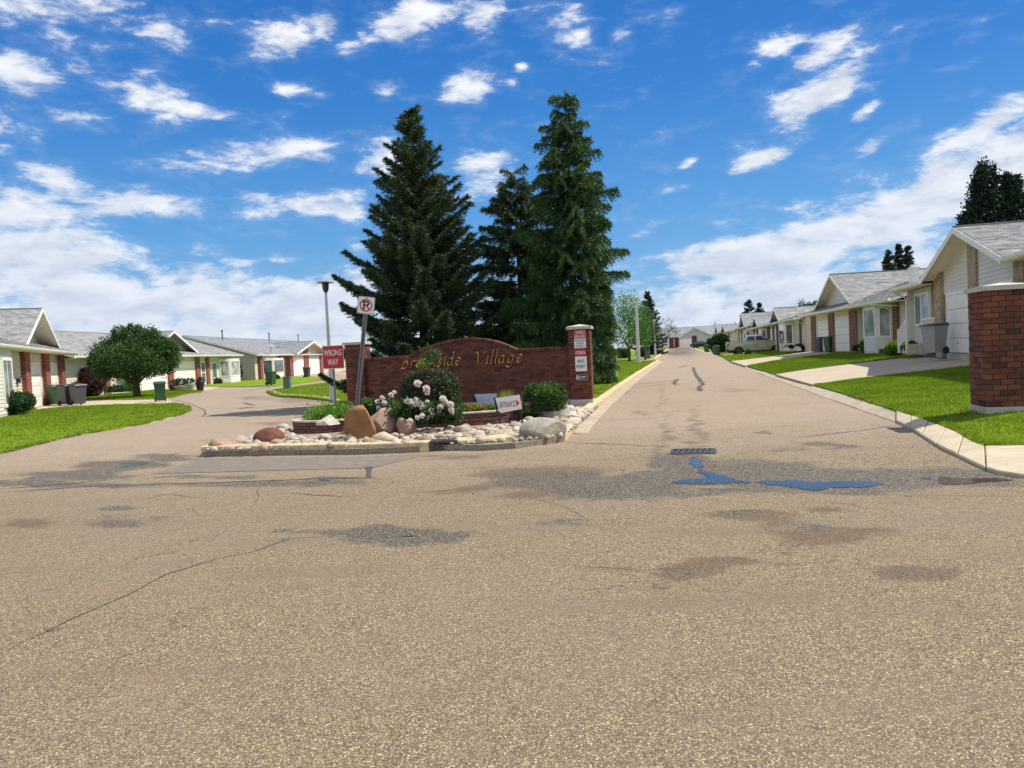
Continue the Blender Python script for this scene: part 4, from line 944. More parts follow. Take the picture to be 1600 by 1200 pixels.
# wrong way
g = G(525, 647, .02); s_ = thing('wrong_way_sign', 'square red wrong way sign on a grey post left of the brick pillar', 'sign', (g.x, g.y, g.z), R_(-2))
Yw = g.y; tp = at(520, 541, Yw); cz_ = at(520.5, 558, Yw); k = Yw / FPX
MB().box(-.03, .03, 0, .035, -.1, cz_.z - g.z + .3).build('post', M['metal'], s_); 
sw, sh = 34 * k, 36.5 * k; cx = cz_.x - g.x; zc = cz_.z - g.z
m = MB(); rrect(m, sw, sh, -.012, -.004, .035, cx, zc); m.build('border', M['sign_white'], s_)
m = MB(); rrect(m, sw - .035, sh - .035, -.0145, -.0125, .03, cx, zc); m.build('face', M['sign_red'], s_)
fit_text('WRONG', cx - sw*.41, cx + sw*.41, zc + sh*.06, zc + sh*.32, -.015, M['sign_white'], s_, bold=.008)
fit_text('WAY', cx - sw*.26, cx + sw*.24, zc - sh*.34, zc - sh*.08, -.015, M['sign_white'], s_, bold=.008)
# no parking, leaning
g = G(553, 687, .1); tp = at(573, 466, g.y); v = tp - g; lean = math.atan2(v.x, v.z); k = g.y / FPX; Lp_ = v.length
s_ = thing('no_parking_sign', 'white no parking sign on a leaning grey steel post in front of the boulders', 'sign', (g.x, g.y, g.z)); s_.rotation_euler = (0, lean, 0)
m = MB(); m.box(-.040, -.014, -.004, .02, -.1, Lp_ - .02); m.box(.014, .040, -.004, .02, -.1, Lp_ - .02); m.box(-.014, .014, .018, .03, -.1, Lp_ - .02); m.build('post', M['metal'], s_)
m = MB()
for q in range(34): m.box(-.006, .006, .0165, .0185, .1 + q * .075, .125 + q * .075)
m.build('punched_holes', M['black'], s_)
sw, sh = 26.5 * k, 27 * k; zc = Lp_ - sh / 2 + .03
m = MB(); rrect(m, sw, sh, -.010, -.004, .03, 0, zc); m.build('panel', M['sign_white'], s_)
m = MB(); e = .007
rrect(m, sw - .012, sh - .012, -.0115, -.0101, .028, 0, zc); m.build('border', M['ink'], s_)
m = MB(); rrect(m, sw - .024, sh - .024, -.0130, -.0116, .026, 0, zc); m.build('face', M['sign_white'], s_)
fit_text('P', -.055, .065, zc - .085, zc + .085, -.0132, M['ink'], s_, bold=.02)
m = MB(); ringmesh(m, 0, zc, sw*.30, sw*.37, -.018, -.0156, 32); a = R_(-45); c_, d_ = math.cos(a), math.sin(a); l_ = sw*.32; q = .013
m.prism([(a_*l_*c_ - b_*q*d_, zc + a_*l_*d_ + b_*q*c_) for a_, b_ in ((-1,-1),(1,-1),(1,1),(-1,1))], -.0190, -.0162)
m.build('red_circle', M['sign_red'], s_)
MB().box(-.012, .012, -.02, -.013, zc + sh*.42, zc + sh*.45).build('bolt', M['metal'], s_)
# entrance sign
g = G(782, 668, .11); k = g.y / FPX; s_ = thing('entrance_sign', 'small white entrance sign with red arrow on a black stake frame above the planter', 'sign', (g.x, g.y, g.z), R_(4))
a = at(773.5, 622, g.y); b_ = at(813.5, 617, g.y); c2 = at(778, 644, g.y); s_.rotation_euler = (0, R_(-3.5), R_(8))
w_ = (b_ - a).length * 1.0; x0 = a.x - g.x + .02; z1 = a.z - g.z; z0 = z1 - .31
m = MB(); m.add([(x0-.015,-.01,z1+.02),(x0+.02,-.01,z1+.02),(x0+.02,.012,z1+.02),(x0-.015,.012,z1+.02),(.0,-.01,-.1),(.035,-.01,-.1),(.035,.012,-.1),(.0,.012,-.1)],[(0,3,2,1),(4,5,6,7),(0,1,5,4),(1,2,6,5),(2,3,7,6),(3,0,4,7)]); m.build('stake', M['black'], s_)
m = MB(); m.box(x0 + w_ - .02, x0 + w_ + .012, -.01, .012, -.05, z1 - .05); m.build('stake', M['black'], s_)
m = MB(); m.add([(x0+.02,-.014,z1),(x0+w_,-.014,z1+.015),(x0+w_+.02,-.014,z0+.035),(x0+.09,-.014,z0),(x0+.02,-.006,z1),(x0+w_,-.006,z1+.015),(x0+w_+.02,-.006,z0+.035),(x0+.09,-.006,z0)], [(0,3,2,1),(4,5,6,7),(0,1,5,4),(1,2,6,5),(2,3,7,6),(3,0,4,7)]); m.build('panel', M['sign_white'], s_)
fit_text('ENTRANCE', x0 + .09, x0 + w_ - .11, z0 + .10, z1 - .09, -.0145, M['ink_red'], s_, bold=.012)
m = MB(); m.prism([(x0 + w_ - .09, z0 + .09), (x0 + w_ - .09, z1 - .07), (x0 + w_ - .02, (z0 + z1) / 2 + .01)], -.0165, -.0142); m.build('arrow', M['sign_red'], s_)
# back of another sign
g = G(760, 641, .3); k = g.y / FPX; s_ = thing('yard_sign', 'plain pale backside of a small yard sign among the red flowers', 'sign', (g.x, g.y, g.z), R_(-5))
a = at(741, 616, g.y) - g; b_ = at(776, 615, g.y) - g; c2 = at(775, 631, g.y) - g; d2 = at(748, 632, g.y) - g
m = MB(); P = [(p.x, p.z) for p in (a, b_, c2, d2)]; m.prism(P, -.006, .006); m.build('panel', simple('sign_back', (.62, .68, .78), .5), s_)
m = MB(); m.tube([(P[0][0], .012, P[0][1]), (P[3][0], .012, P[3][1]), (P[3][0] + .02, .012, -.1)], .009, 5); m.tube([(P[3][0], .012, P[3][1] - .02), (P[2][0] - .12, .012, P[2][1] - .02), (P[2][0] - .12, .012, -.1)], .009, 5); m.build('wire_frame', M['black'], s_)
g = G(580, 650, .3); s_ = thing('yard_sign', 'small pale blue notice board tilted beside the round shrub', 'sign', (g.x, g.y, g.z), R_(10))
a = at(585, 625, g.y) - g; b_ = at(592, 628, g.y) - g; c2 = at(588, 640, g.y) - g; d2 = at(573, 640, g.y) - g
m = MB(); m.prism([(p.x, p.z) for p in (a, b_, c2, d2)], -.006, .006); m.build('panel', simple('notice', (.55, .66, .80), .5), s_)
m = MB(); m.tube([(d2.x + .05, .01, d2.z), (d2.x + .05, .01, -.1)], .008, 5); m.build('stake', M['black'], s_)

# ================================================================ PLANTS ON THE ISLAND
def pz(px, py, off=.29): g = G(px, py, off); return g
def tips(matl, n, L):
    def f(b, rn):
        r = f.r; th = rn.uniform(0, 2*math.pi, n); u = np.sqrt(rn.random(n)); P = np.stack([np.cos(th)*u*r[0]*.95, np.sin(th)*u*r[1]*.95, r[2]*(1 + np.sqrt(1 - .9*u*u)*.97)], 1)
        V, F, q = leafquads(P, unit(rn.normal(size=(n, 3))*.5 + np.array([0, 0, .8])), L, L*.5, rn); link('new_shoots', npmesh('shoots', V, F, matl, q), b)
    return f
def kx(g): return g.y / FPX
g = pz(853, 642); r = (31*kx(g), .5, 20.5*kx(g)); t_ = tips(M['leaf_tip'], 1500, .05); t_.r = r
bush('boxwood_shrub', 'clipped green shrub with yellowish top in front of the wall near the sign pillar', 'shrub', g, r, 9000, M['leaf'], .05, .028, 3, 3.2, extra=t_)
g = pz(578, 660); r = (17*kx(g), .32, 18*kx(g)); t_ = tips(M['leaf_tip'], 700, .05); t_.r = r
bush('boxwood_shrub', 'small round clipped shrub beside the left entrance pillar', 'shrub', g, r, 5000, M['leaf'], .05, .028, 4, 2.6, extra=t_)
g = pz(674, 650); r = (43*kx(g), .55, 35*kx(g)); 
def greens(b, rn):
    P = np.array([[.35, -.5, .5], [.5, -.45, .45], [.42, -.5, .8], [.1, -.3, 1.3], [.15, -.35, 1.38], [.55, -.35, .3]]); k = np.repeat(np.arange(6), 90)
    V, F, q = leafquads(P[k] + rn.normal(size=(540, 3)) * .09, unit(rn.normal(size=(540, 3)) + [0, -.5, .3]), .08, .04, rn); tag(link('green_shoots', npmesh('shoots', V, F, M['leaf'], q), b), kind='stuff')
bush('purple_shrub', 'large rounded dark purple and green shrub in front of the lettering', 'shrub', g, r, 14000, M['leaf_mixed'], .05, .035, 6, 3.0, extra=greens, core=M['leaf_purple'])
# climbing strands of yellow green growing up over the letters
rn = np.random.default_rng(77); pos = Lp + wu * 2.35 + Vector((wu.y, -wu.x)) * .35
ct = thing('tall_weed', 'yellow green shoots growing out of the purple shrub over the letters', 'plant', (pos.x, pos.y, Hf(*pos) + .3))
P = np.stack([rn.normal(size=260) * .07 + .02, rn.normal(size=260) * .05, rn.uniform(.75, 1.22, 260)], 1); V, F, q = leafquads(P, unit(rn.normal(size=(260, 3)) + [0, 0, .6]), .10, .03, rn); link('leaves', npmesh('leaves', V, F, M['leaf_tip'], q), ct)
m = MB(); [m.tube([(dx_, 0, 0), (dx_ * 1.5, 0, 1.15)], .006, 4) for dx_ in (-.06, 0, .07)]; m.build('stem', M['leaf'], ct)
# peonies
bloomV = []
for v in range(4):
    rn = np.random.default_rng(90 + v); d = unit(rn.normal(size=(90, 3))); P = d * rn.uniform(.25, .55, (90, 1)) * .5
    V, F, q = leafquads(P, unit(d + rn.normal(size=(90, 3)) * .3 + [0, 0, .25]), .55, .55, rn); bloomV.append(npmesh('bloom', V, F, M['petal'], q * .08))
def peony(label, g, rad, h, blooms, seed, scale=1.0):
    rn = np.random.default_rng(seed); b = thing('peony_plant', label, 'flower', tuple(g), 0, 'peonies in the island bed')
    V, F, q = blobleaves([((0, 0, h * .44), (rad * .95, rad * .75, h * .44), 2600)], 9, .11, .04, rn, .5, 2.0, .25, .10); V[:, 2] = np.maximum(V[:, 2], 0)
    link('foliage', npmesh('foliage', V, F, M['leaf'], q), b)
    for (px, py, sz) in blooms:
        Yb = g[1] - rad * .75 * rn.uniform(.5, 1.0); p = at(px, py, Yb) - Vector(g)
        o = link('bloom', bloomV[int(rn.integers(4))], b, p, (rn.uniform(-.4, .4), rn.uniform(-.4, .4), rn.uniform(0, 6))); s = sz * Yb / FPX * 1.0; o.scale = (s, s, s * .9)
peony('pink and white peony clump spilling over the pale granite boulder', pz(606, 660, .29), .42, .5, [(597,622,6),(600,630,7),(592,638,7),(607,640,7),(590,628,6),(613,643,7),(603,655,8),(619,645,9),(613,651,8),(627,650,9),(632,643,8),(638,650,8),(622,655,7),(646,655,8),(611,617,6),(616,613,5),(596,646,7),(603,648,6),(590,643,6),(634,637,9)], 5)
peony('tall peony clump with white blooms left of the dark purple shrub', pz(643, 662, .29), .50, .50, [(653,599,9),(666,607,8),(667,613,7),(637,627,8),(642,629,9),(650,631,8),(657,632,8),(661,637,8),(650,624,5),(668,628,5),(646,636,6)], 6)
peony('low peony with large white blooms against the left end of the long planter', pz(690, 662, .29), .38, .42, [(692,623,8),(696,628,7),(688,636,8),(690,641,7),(686,645,8),(674,642,7),(676,648,6),(704,632,8),(705,640,7),(706,645,6),(660,650,7),(668,652,6),(641,658,7),(652,653,6)], 7)
def lowplant(name, label, g, rad, h, mat, n, seed, L=.07, flowers=(), cat='plant', fm=None, group=None):
    rn = np.random.default_rng(seed); b = thing(name, label, cat, tuple(g), 0, group)
    V, F, q = blobleaves([((0, 0, h * .4), (rad[0], rad[1], h * .6), n)], 7, L, L * .45, rn, .3, 2.0, .5, .12); V[:, 2] = np.maximum(V[:, 2], -.02); link('foliage', npmesh('foliage', V, F, mat, q), b)
    for (fx, fy, fz, s) in flowers:
        V, F, q = leafquads(rn.normal(size=(26, 3)) * s * .25 + [fx, fy, fz], unit(rn.normal(size=(26, 3)) + [0, -.2, .7]), s * .7, s * .6, rn); link('flower', npmesh('flower', V, F, fm or M['petal_red'], q * .3), b)
    return b
lowplant('ground_cover_plant', 'low bright green leafy plants filling the round planter', (cx_ + .05, cy_ - .05, .29), (.62, .55), .34, M['leaf_lime'], 3200, 11, .07)
fl = lambda s, k, w, h: [(random.Random(s + i).uniform(-w, w), random.Random(s * 3 + i).uniform(-.1, .05), h * random.Random(s * 7 + i).uniform(.6, 1.0), .07) for i in range(k)]
lowplant('bedding_flowers', 'red and orange bedding flowers right of the purple shrub', pz(722, 648), (.30, .16), .22, M['leaf_lime'], 1100, 12, .06, fl(1, 5, .25, .24), 'flower')
lowplant('bedding_flowers', 'short red bedding flowers below the pale yard sign', pz(748, 648), (.24, .14), .18, M['leaf_lime'], 900, 13, .06, fl(4, 4, .2, .2), 'flower')
lowplant('bedding_flowers', 'green plants with a pink red bloom right of the entrance sign', pz(826, 645), (.26, .16), .22, M['leaf_lime'], 1000, 14, .06, fl(9, 2, .15, .24), 'flower', M['petal_pink'])
lowplant('bedding_flowers', 'low green bedding plants just left of the entrance sign', pz(768, 646), (.22, .14), .16, M['leaf_lime'], 800, 15, .06, (), 'flower')
rn = np.random.default_rng(16); g = pz(793, 640); gr_ = thing('ornamental_grass', 'tuft of thin reddish green grass behind the entrance sign', 'plant', tuple(g))
n = 260; P = np.stack([rn.normal(size=n) * .06, rn.normal(size=n) * .06, np.zeros(n)], 1); V, F, q = leafquads(P, unit(rn.normal(size=(n, 3)) * .35 + [0, 0, 1.2]), .42, .012, rn); link('blades', npmesh('blades', V, F, M['leaf_tip'], q), gr_)

# ================================================================ HOUSES
def siding(m, P0, u, L, z0, z1, pitch, lim=None, out=.028, gapends=0.0):
    """lap boards on a vertical wall from P0 (xy) along u; outward normal is to the right of u. lim(z)->(s0,s1)"""
    u = Vector(u).normalized(); n = Vector((u.y, -u.x)); boards = []; pitch *= .74
    z = z0
    while z < z1 - .02:
        zt = min(z + pitch, z1)
        if lim: (a0, b0), (a1, b1) = lim(z), lim(zt)
        else: a0 = a1 = 0; b0 = b1 = L
        if b0 - a0 > .05:
            if b1 < a1: a1 = b1 = (a1 + b1) / 2
            def q(s, o, zz_): p = Vector(P0) + u * s + n * o; return (p.x, p.y, zz_)
            vs = [q(a0, out, z), q(b0, out, z), q(b1, .002, zt), q(a1, .002, zt), q(a0, .0, z), q(b0, .0, z)]
            boards.append((vs, [(0,1,2,3), (4,5,1,0)]))
        z += pitch
    if m is not None:
        for vs, fs in boards: m.add(vs, fs, random.random())
    return boards
def shingle_plane(m, P0, U, V, W, Ls, umin=None, umax=None, tab=.30, course=.145, th=.013):
    P0 = Vector(P0); U = Vector(U).normalized(); V = Vector(V).normalized(); N = U.cross(V).normalized()
    if N.z < 0: N = -N
    nr = int(math.ceil(Ls / course))
    for r in range(nr):
        v0 = r * course; v1 = min(v0 + course, Ls)
        a = umin(v0) if umin else 0; b = umax(v0) if umax else W
        a1 = umin(v1) if umin else 0; b1 = umax(v1) if umax else W
        s = a - (tab * .5 if r % 2 else 0) - random.random() * tab * .3
        while s < b:
            w_ = tab * random.choice((.55, .8, 1.0, 1.25)); s0, s1 = max(s, a), min(s + w_, b)
            if s1 - s0 > .02:
                t0, t1 = min(max(s0, a1), b1), max(min(s1, b1), a1); t1 = max(t0, t1)
                h = th * random.choice((.8, 1.0, 1.5)); g_ = .004
                q = [P0 + U*(s0+g_) + V*v0 + N*h, P0 + U*(s1-g_) + V*v0 + N*h, P0 + U*t1 + V*(v1+.01) + N*.003, P0 + U*t0 + V*(v1+.01) + N*.003, P0 + U*(s0+g_) + V*v0, P0 + U*(s1-g_) + V*v0]
                m.add([tuple(x) for x in q], [(0,1,2,3), (4,5,1,0)], random.random())
            s += w_
def roof_slab(m, P0, U, V, W, Ls, umin=None, umax=None, t=.10):
    P0 = Vector(P0); U = Vector(U).normalized(); V = Vector(V).normalized(); N = U.cross(V).normalized()
    if N.z < 0: N = -N
    a, b = (umin(0) if umin else 0), (umax(0) if umax else W); a1, b1 = (umin(Ls) if umin else 0), (umax(Ls) if umax else W)
    c = [P0 + U*a, P0 + U*b, P0 + U*b1 + V*Ls, P0 + U*a1 + V*Ls]; q = [x - N*.003 for x in c] + [x - N*t for x in c]
    m.add([tuple(x) for x in q], [(0,1,2,3), (7,6,5,4), (0,4,5,1), (1,5,6,2), (2,6,7,3), (3,7,4,0)])
class House:
    def __init__(s, name, label, cat, o, t, zg, group=None):
        t = Vector(t).normalized(); s.r = thing(name, label, cat, (o[0], o[1], zg), math.atan2(t.y, t.x), group); s.zg = zg
        s.o = Vector(o); s.t = t
    def MB(s): return MB(s.zg)
    def main(s, xL, xR, depth, ez, rz, over, sidemat, roofmat, pitch=.2, tab=.3, course=.145, rake=.35, wallL=True, wallR=True, ydepth0=0.0, ridge_y=None, soffit=True, gap=None):
        ry = ridge_y or depth / 2; zg = s.zg; s.ez, s.rz, s.ry, s.over, s.xL, s.xR = ez, rz, ry, over, xL, xR
        Lx = xR - xL + 2 * rake; run = ry + over; Ls = math.hypot(run, rz - ez)
        s.slope = (rz - ez) / run
        segs = [(xL - rake, xR + rake, 0.0)] if not gap else [(xL - rake, gap[0], 0.0), (gap[0], gap[1], over + .12), (gap[1], xR + rake, 0.0)]
        for (sa, sb, dy_) in segs:
            fz = (rz - ez) / run * dy_
            m = s.MB(); shingle_plane(m, (sa, -over + dy_, ez + fz), (1,0,0), (0, run - dy_, rz - ez - fz), sb - sa, Ls * (1 - dy_ / run), tab=tab, course=course); m.build('shingle_slope', roofmat, s.r)['kind'] = 'stuff'
        m = s.MB()
        for (sa, sb, dy_) in segs:
            fz = (rz - ez) / run * dy_; roof_slab(m, (sa, -over + dy_, ez + fz), (1,0,0), (0, run - dy_, rz - ez - fz), sb - sa, Ls * (1 - dy_ / run), t=.06)
        yb = depth + over; Lb = math.hypot(yb - ry, rz - ez)
        roof_slab(m, (xL - rake, yb, ez), (1,0,0), (0, -(yb - ry), rz - ez), Lx, Lb, t=.06); m.build('roof_deck', M['deck'], s.r)
        m = s.MB(); shingle_plane(m, (xL - rake, yb, ez), (1,0,0), (0, -(yb - ry), rz - ez), Lx, Lb, tab=tab*3, course=course*3); m.build('rear_shingle_slope', roofmat, s.r)['kind'] = 'stuff'
        m = s.MB(); m.box(xL - rake, xR + rake, ry - .09, ry + .09, rz - .01, rz + .025); m.build('ridge_cap', roofmat, s.r)
        # rake boards
        for x in (xL - rake, xR + rake):
            m = s.MB(); m.add([(x-.02,-over,ez-.17),(x+.02,-over,ez-.17),(x+.02,-over,ez-.012),(x-.02,-over,ez-.012),(x-.02,ry,rz-.17),(x+.02,ry,rz-.17),(x+.02,ry,rz-.012),(x-.02,ry,rz-.012)], [(0,1,2,3),(4,7,6,5),(0,4,5,1),(1,5,6,2),(2,6,7,3),(3,7,4,0)])
            m.add([(x-.02,yb,ez-.17),(x+.02,yb,ez-.17),(x+.02,yb,ez-.012),(x-.02,yb,ez-.012),(x-.02,ry,rz-.17),(x+.02,ry,rz-.17),(x+.02,ry,rz-.012),(x-.02,ry,rz-.012)], [(0,3,2,1),(4,5,6,7),(0,1,5,4),(1,2,6,5),(2,3,7,6),(3,0,4,7)])
            m.build('rake_board', M['white'], s.r)
        # eave: soffit and gutter
        for (ea, eb, dy_) in segs:
            if dy_: continue
            m = s.MB(); m.box(ea + .03, eb - .03, -over + .03, -.005, ez - .15, ez - .13); m.build('soffit', M['soffit'], s.r)
            m = s.MB(); m.box(ea + .02, eb - .02, -over - .012, -over + .025, ez - .16, ez - .005); m.build('fascia', M['white'], s.r)
            m = s.MB(); y = -over - .014; prof_ = [(y, ez-.13), (y-.07, ez-.13), (y-.10, ez-.06), (y-.10, ez-.02), (y-.088, ez-.02), (y-.088, ez-.055), (y-.062, ez-.118), (y, ez-.118)]
            n = len(prof_); x0, x1 = ea + .01, eb - .01
            m.add([(x0, a, b) for a, b in prof_] + [(x1, a, b) for a, b in prof_], [(i, (i+1) % n, (i+1) % n + n, i + n) for i in range(n)] + [tuple(range(n))[::-1], tuple(range(n, 2*n))]); m.build('gutter', M['white'], s.r)
        # side walls with gable ends, back wall
        for x, on, u, y0 in ((xL, wallL, (0,-1), depth), (xR, wallR, (0,1), 0)):
            if not on: continue
            def lim(z, y0=y0, u=u):
                zz_ = max(0, (z - (ez + s.slope * over - .1))) / s.slope if z > ez + s.slope*over - .1 else 0
                a, b = zz_, depth - zz_
                return (a, b)
            m = s.MB(); siding(m, (x, y0), u, depth, zg, rz - .12, pitch, lim); m.build('end_siding', sidemat, s.r)['kind'] = 'stuff'
            m = s.MB(); yq = [0, depth, depth, ry, 0]; zq = [zg - .3, zg - .3, ez + s.slope*over - .12, rz - .1, ez + s.slope*over - .12]
            xa, xb = (x + .005, x + .12) if x == xL else (x - .12, x - .005)
            m.add([(xa, a, b) for a, b in zip(yq, zq)] + [(xb, a, b) for a, b in zip(yq, zq)], [(0,1,2,3,4), (9,8,7,6,5)] + [(i, i+5, (i+1)%5+5, (i+1)%5) for i in range(5)]); m.build('end_wall', sidemat, s.r)
        m = s.MB(); m.box(xL + .13, xR - .13, depth - .1, depth, zg - .3, ez); m.build('rear_wall', sidemat, s.r)
        return s
    def front(s, x0, x1, y, mat, pitch=.2, z0=None, z1=None, indiv=False):
        z0 = s.zg + .12 if z0 is None else z0; z1 = (s.ez - .13) if z1 is None else z1
        m = s.MB(); m.box(x0, x1, y, y + .1, z0 - .3, z1 + .0); m.build('wall', mat, s.r)
        if indiv:
            for vs, fs in siding(None, (x0, y), (1,0), x1 - x0, z0, z1, pitch): mm = s.MB(); mm.add(vs, fs); mm.build('siding_board', mat, s.r)
        else:
            m = s.MB(); siding(m, (x0, y), (1,0), x1 - x0, z0, z1, pitch); m.build('siding', mat, s.r)['kind'] = 'stuff'
        m = s.MB(); m.box(x0, x1, y - .012, y + .1, s.zg - .3, z0 - .003); m.build('foundation', M['cap'], s.r)
    def side(s, x, y0, y1, face, mat, pitch=.2, z1=None):
        z1 = (s.ez - .13) if z1 is None else z1; m = s.MB()
        if face < 0: siding(m, (x, y1), (0,-1), y1 - y0, s.zg + .1, z1, pitch)
        else: siding(m, (x, y0), (0,1), y1 - y0, s.zg + .1, z1, pitch)
        m.box(min(x, x - face*.08) , max(x, x - face*.08), y0 + .001, y1 - .001, s.zg, z1); m.build('return_siding', mat, s.r)['kind'] = 'stuff'
    def column(s, x0, x1, ztop, y=-.12, yb=.1, mat='brick_house', indiv=False, name='brick_column'):
        m = s.MB(); m.box(x0 + .012, x1 - .012, y + .012, yb, s.zg - .2, ztop); c = m.build(name, M['mortar_tan' if mat == 'brick_tan' else 'mortar'], s.r)
        pitch = .085; n = int((ztop - s.zg) / pitch); bl = []; W = x1 - x0; D = yb - y
        for i in range(n):
            z = s.zg + (i + .5) * pitch; a = 0 if i % 2 else .1; k = max(1, int(round((W - .1) / .22))); w_ = (W - .1) / k
            for j in range(k): bl.append((x0 + a + (j + .5) * w_, y + .05, z, 1, 0, w_ - .012, .1, pitch - .013))
            k2 = max(1, int(round((D - .1) / .22))); b = .1 if i % 2 else 0; w2 = (D - .1) / k2
            for sx in (x0 + .05, x1 - .05):
                for j in range(k2): bl.append((sx, y + b + (j + .5) * w2 if b else y + (j + .5) * w2 , z, 0, 1, w2 - .012, .1, pitch - .013)) if (b or True) else None
        if indiv:
            for q in bl: link('brick', brickmesh(q[5], q[6], q[7], M[mat]), c, (q[0], q[1], q[2] - s.zg), (0, 0, math.atan2(q[4], q[3])))
        else:
            m = s.MB()
            for q in bl: m.obox((q[0], q[1]), (q[3], q[4]), q[5], q[6], q[2] - q[7]/2, q[2] + q[7]/2, random.random())
            tag(m.build('brick_courses', M[mat], c), kind='stuff')
    def garage(s, x0, x1, ztop, y=0.0, mat='door_white', rows=4, trim=.12):
        g = s.MB(); e = trim; yt = y - .045
        g.box(x0 - e, x0, yt, y + .05, s.zg - .02, ztop + e); g.box(x1, x1 + e, yt, y + .05, s.zg - .02, ztop + e); g.box(x0, x1, yt, y + .05, ztop, ztop + e)
        fr = g.build('door_frame', M['white'], s.r)
        d = s.MB(); d.box(x0, x1, y - .018, y + .02, s.zg, ztop); dd = d.build('garage_door', M['door_gap'], s.r); h = (ztop - s.zg) / rows
        for i in range(rows):
            m = s.MB(); m.box(x0 + .008, x1 - .008, y - .034, y - .0185, s.zg + i*h + .014, s.zg + (i+1)*h - .014)
            if x1 - x0 < 3: 
                for j in range(4):
                    w_ = (x1 - x0) / 4; m.box(x0 + j*w_ + .08, x0 + (j+1)*w_ - .08, y - .041, y - .0341, s.zg + i*h + .09, s.zg + (i+1)*h - .09)
            m.build('panel', M[mat], dd)
        m = s.MB(); m.box((x0+x1)/2 - .08, (x0+x1)/2 + .08, y - .055, y - .0345, s.zg + .32, s.zg + .345); m.build('handle', M['darkmetal'], dd)
    def window(s, x0, x1, z0, z1, y=0.0, mull=1, glass='glass', trim=.08, curtain=False):
        m = s.MB(); e = trim; m.box(x0-e, x1+e, y-.07, y+.02, z1, z1+e); m.box(x0-e, x1+e, y-.08, y+.02, z0-e, z0); m.box(x0-e, x0, y-.07, y+.02, z0, z1); m.box(x1, x1+e, y-.07, y+.02, z0, z1)
        f = m.build('window', M['white'], s.r)
        w_ = (x1 - x0) / mull
        for i in range(mull):
            g = s.MB(); g.box(x0 + i*w_ + .02, x0 + (i+1)*w_ - .02, y - .048, y - .036, z0 + .0, z1 - .0); g.build('pane', M[glass], f)
            if i:
                g = s.MB(); g.box(x0 + i*w_ - .02, x0 + i*w_ + .02, y - .06, y, z0, z1); g.build('mullion', M['white'], f)
        return f
    def sidewin(s, y0, y1, z0, z1, x, face, glass='glass'):
        a, b = (x - .04, x + .01) if face < 0 else (x - .01, x + .04); e = .07
        m = s.MB(); m.box(a, b, y0-e, y1+e, z1, z1+e); m.box(a, b, y0-e, y1+e, z0-e, z0); m.box(a, b, y0-e, y0, z0, z1); m.box(a, b, y1, y1+e, z0, z1); f = m.build('window', M['white'], s.r)
        g = s.MB(); c = x + face * .016; g.box(min(x, c), max(x, c), y0, y1, z0, z1); g.build('pane', M[glass], f)
    def bay(s, x0, x1, y, proj, z0, z1, mat, glass='glass', frontwin=None, side=1):
        m = s.MB(); d = proj * .6
        P = [(x0, y), (x0 + d, y - proj), (x1 - d, y - proj), (x1, y)]
        m.add([(a, b, s.zg - .05) for a, b in P] + [(a, b, z1 + .25) for a, b in P], [(0,4,5,1)[::-1], (1,5,6,2)[::-1], (2,6,7,3)[::-1], (4,7,6,5)]); b_ = m.build('bay_window', mat, s.r)
        segs = [(P[0], P[1]), (P[1], P[2]), (P[2], P[3])]
        for (a, b) in segs:
            a, b = Vector(a), Vector(b); u = (b - a).normalized(); n = Vector((u.y, -u.x)); L = (b - a).length; e = min(.14, L * .16)
            m = s.MB(); siding(m, tuple(a), tuple(u), L, s.zg + .05, z0 - .1, .18); siding(m, tuple(a), tuple(u), L, z1 + .1, z1 + .25, .15); m.build('bay_siding', mat, b_)['kind'] = 'stuff'
            c = (a + b) / 2 + n * .012
            m = s.MB(); m.obox(c + n*.01, u, L - e*.6, .05, z1, z1 + .09); m.obox(c + n*.01, u, L - e*.6, .05, z0 - .09, z0)
            for q in (a + u*(e*.8), b - u*(e*.8)): m.obox(q + n*.022, u, e, .05, z0, z1)
            m.build('window_frame', M['white'], b_)
            m = s.MB(); m.obox(c, u, L - 2.2*e, .02, z0, z1); m.build('pane', M[glass], b_)
    def gable(s, xl, xr, za, gy, gw, matroof, sidemat, ezl=None, back=None, pitch=.2, tab=.3, course=.145, over=.0, rakeh=.19, soffitmat='soffit', open_front=False, sf=None, indiv=False):
        """front gable; xl,xr: rake feet; gy rake plane, gw recessed gable wall plane"""
        xa = (xl + xr) / 2; zl = ezl if ezl is not None else s.ez + s.slope * (gy + s.over); back = back or s.ry
        run = xa - xl; rise = za - zl; Ls = math.hypot(run, rise)
        m = s.MB()
        shingle_plane(m, (xl, gy, zl), (0, 1, 0), (run, 0, rise), back - gy, Ls, tab=tab, course=course)
        m.build('gable_shingles', matroof, s.r)['kind'] = 'stuff'
        m = s.MB(); shingle_plane(m, (xr, gy, zl), (0, 1, 0), (-run, 0, rise), back - gy, Ls, tab=tab, course=course); m.build('gable_shingles', matroof, s.r)['kind'] = 'stuff'
        m = s.MB(); roof_slab(m, (xl, gy, zl), (0,1,0), (run,0,rise), back - gy, Ls, t=.07); roof_slab(m, (xr, gy, zl), (0,1,0), (-run,0,rise), back - gy, Ls, t=.07); m.build('gable_soffit', M[soffitmat], s.r)
        m = s.MB(); m.box(xa - .1, xa + .1, gy, back, za - .005, za + .03); m.build('gable_ridge_cap', matroof, s.r)
        for (xf, sgn) in ((xl, 1), (xr, -1)):
            m = s.MB(); y0, y1 = gy - .03, gy + .01
            P = [(xf, zl - .01), (xf, zl - .01 - rakeh), (xa, za - .01 - rakeh), (xa, za - .01)]
            if sgn < 0: P = P[::-1]
            m.prism(P, y0, y1); m.build('barge_board', M['white'], s.r)
        zb = lambda y: s.ez + s.slope * (y + s.over)
        zw = sf if sf is not None else zb(gw) - .05
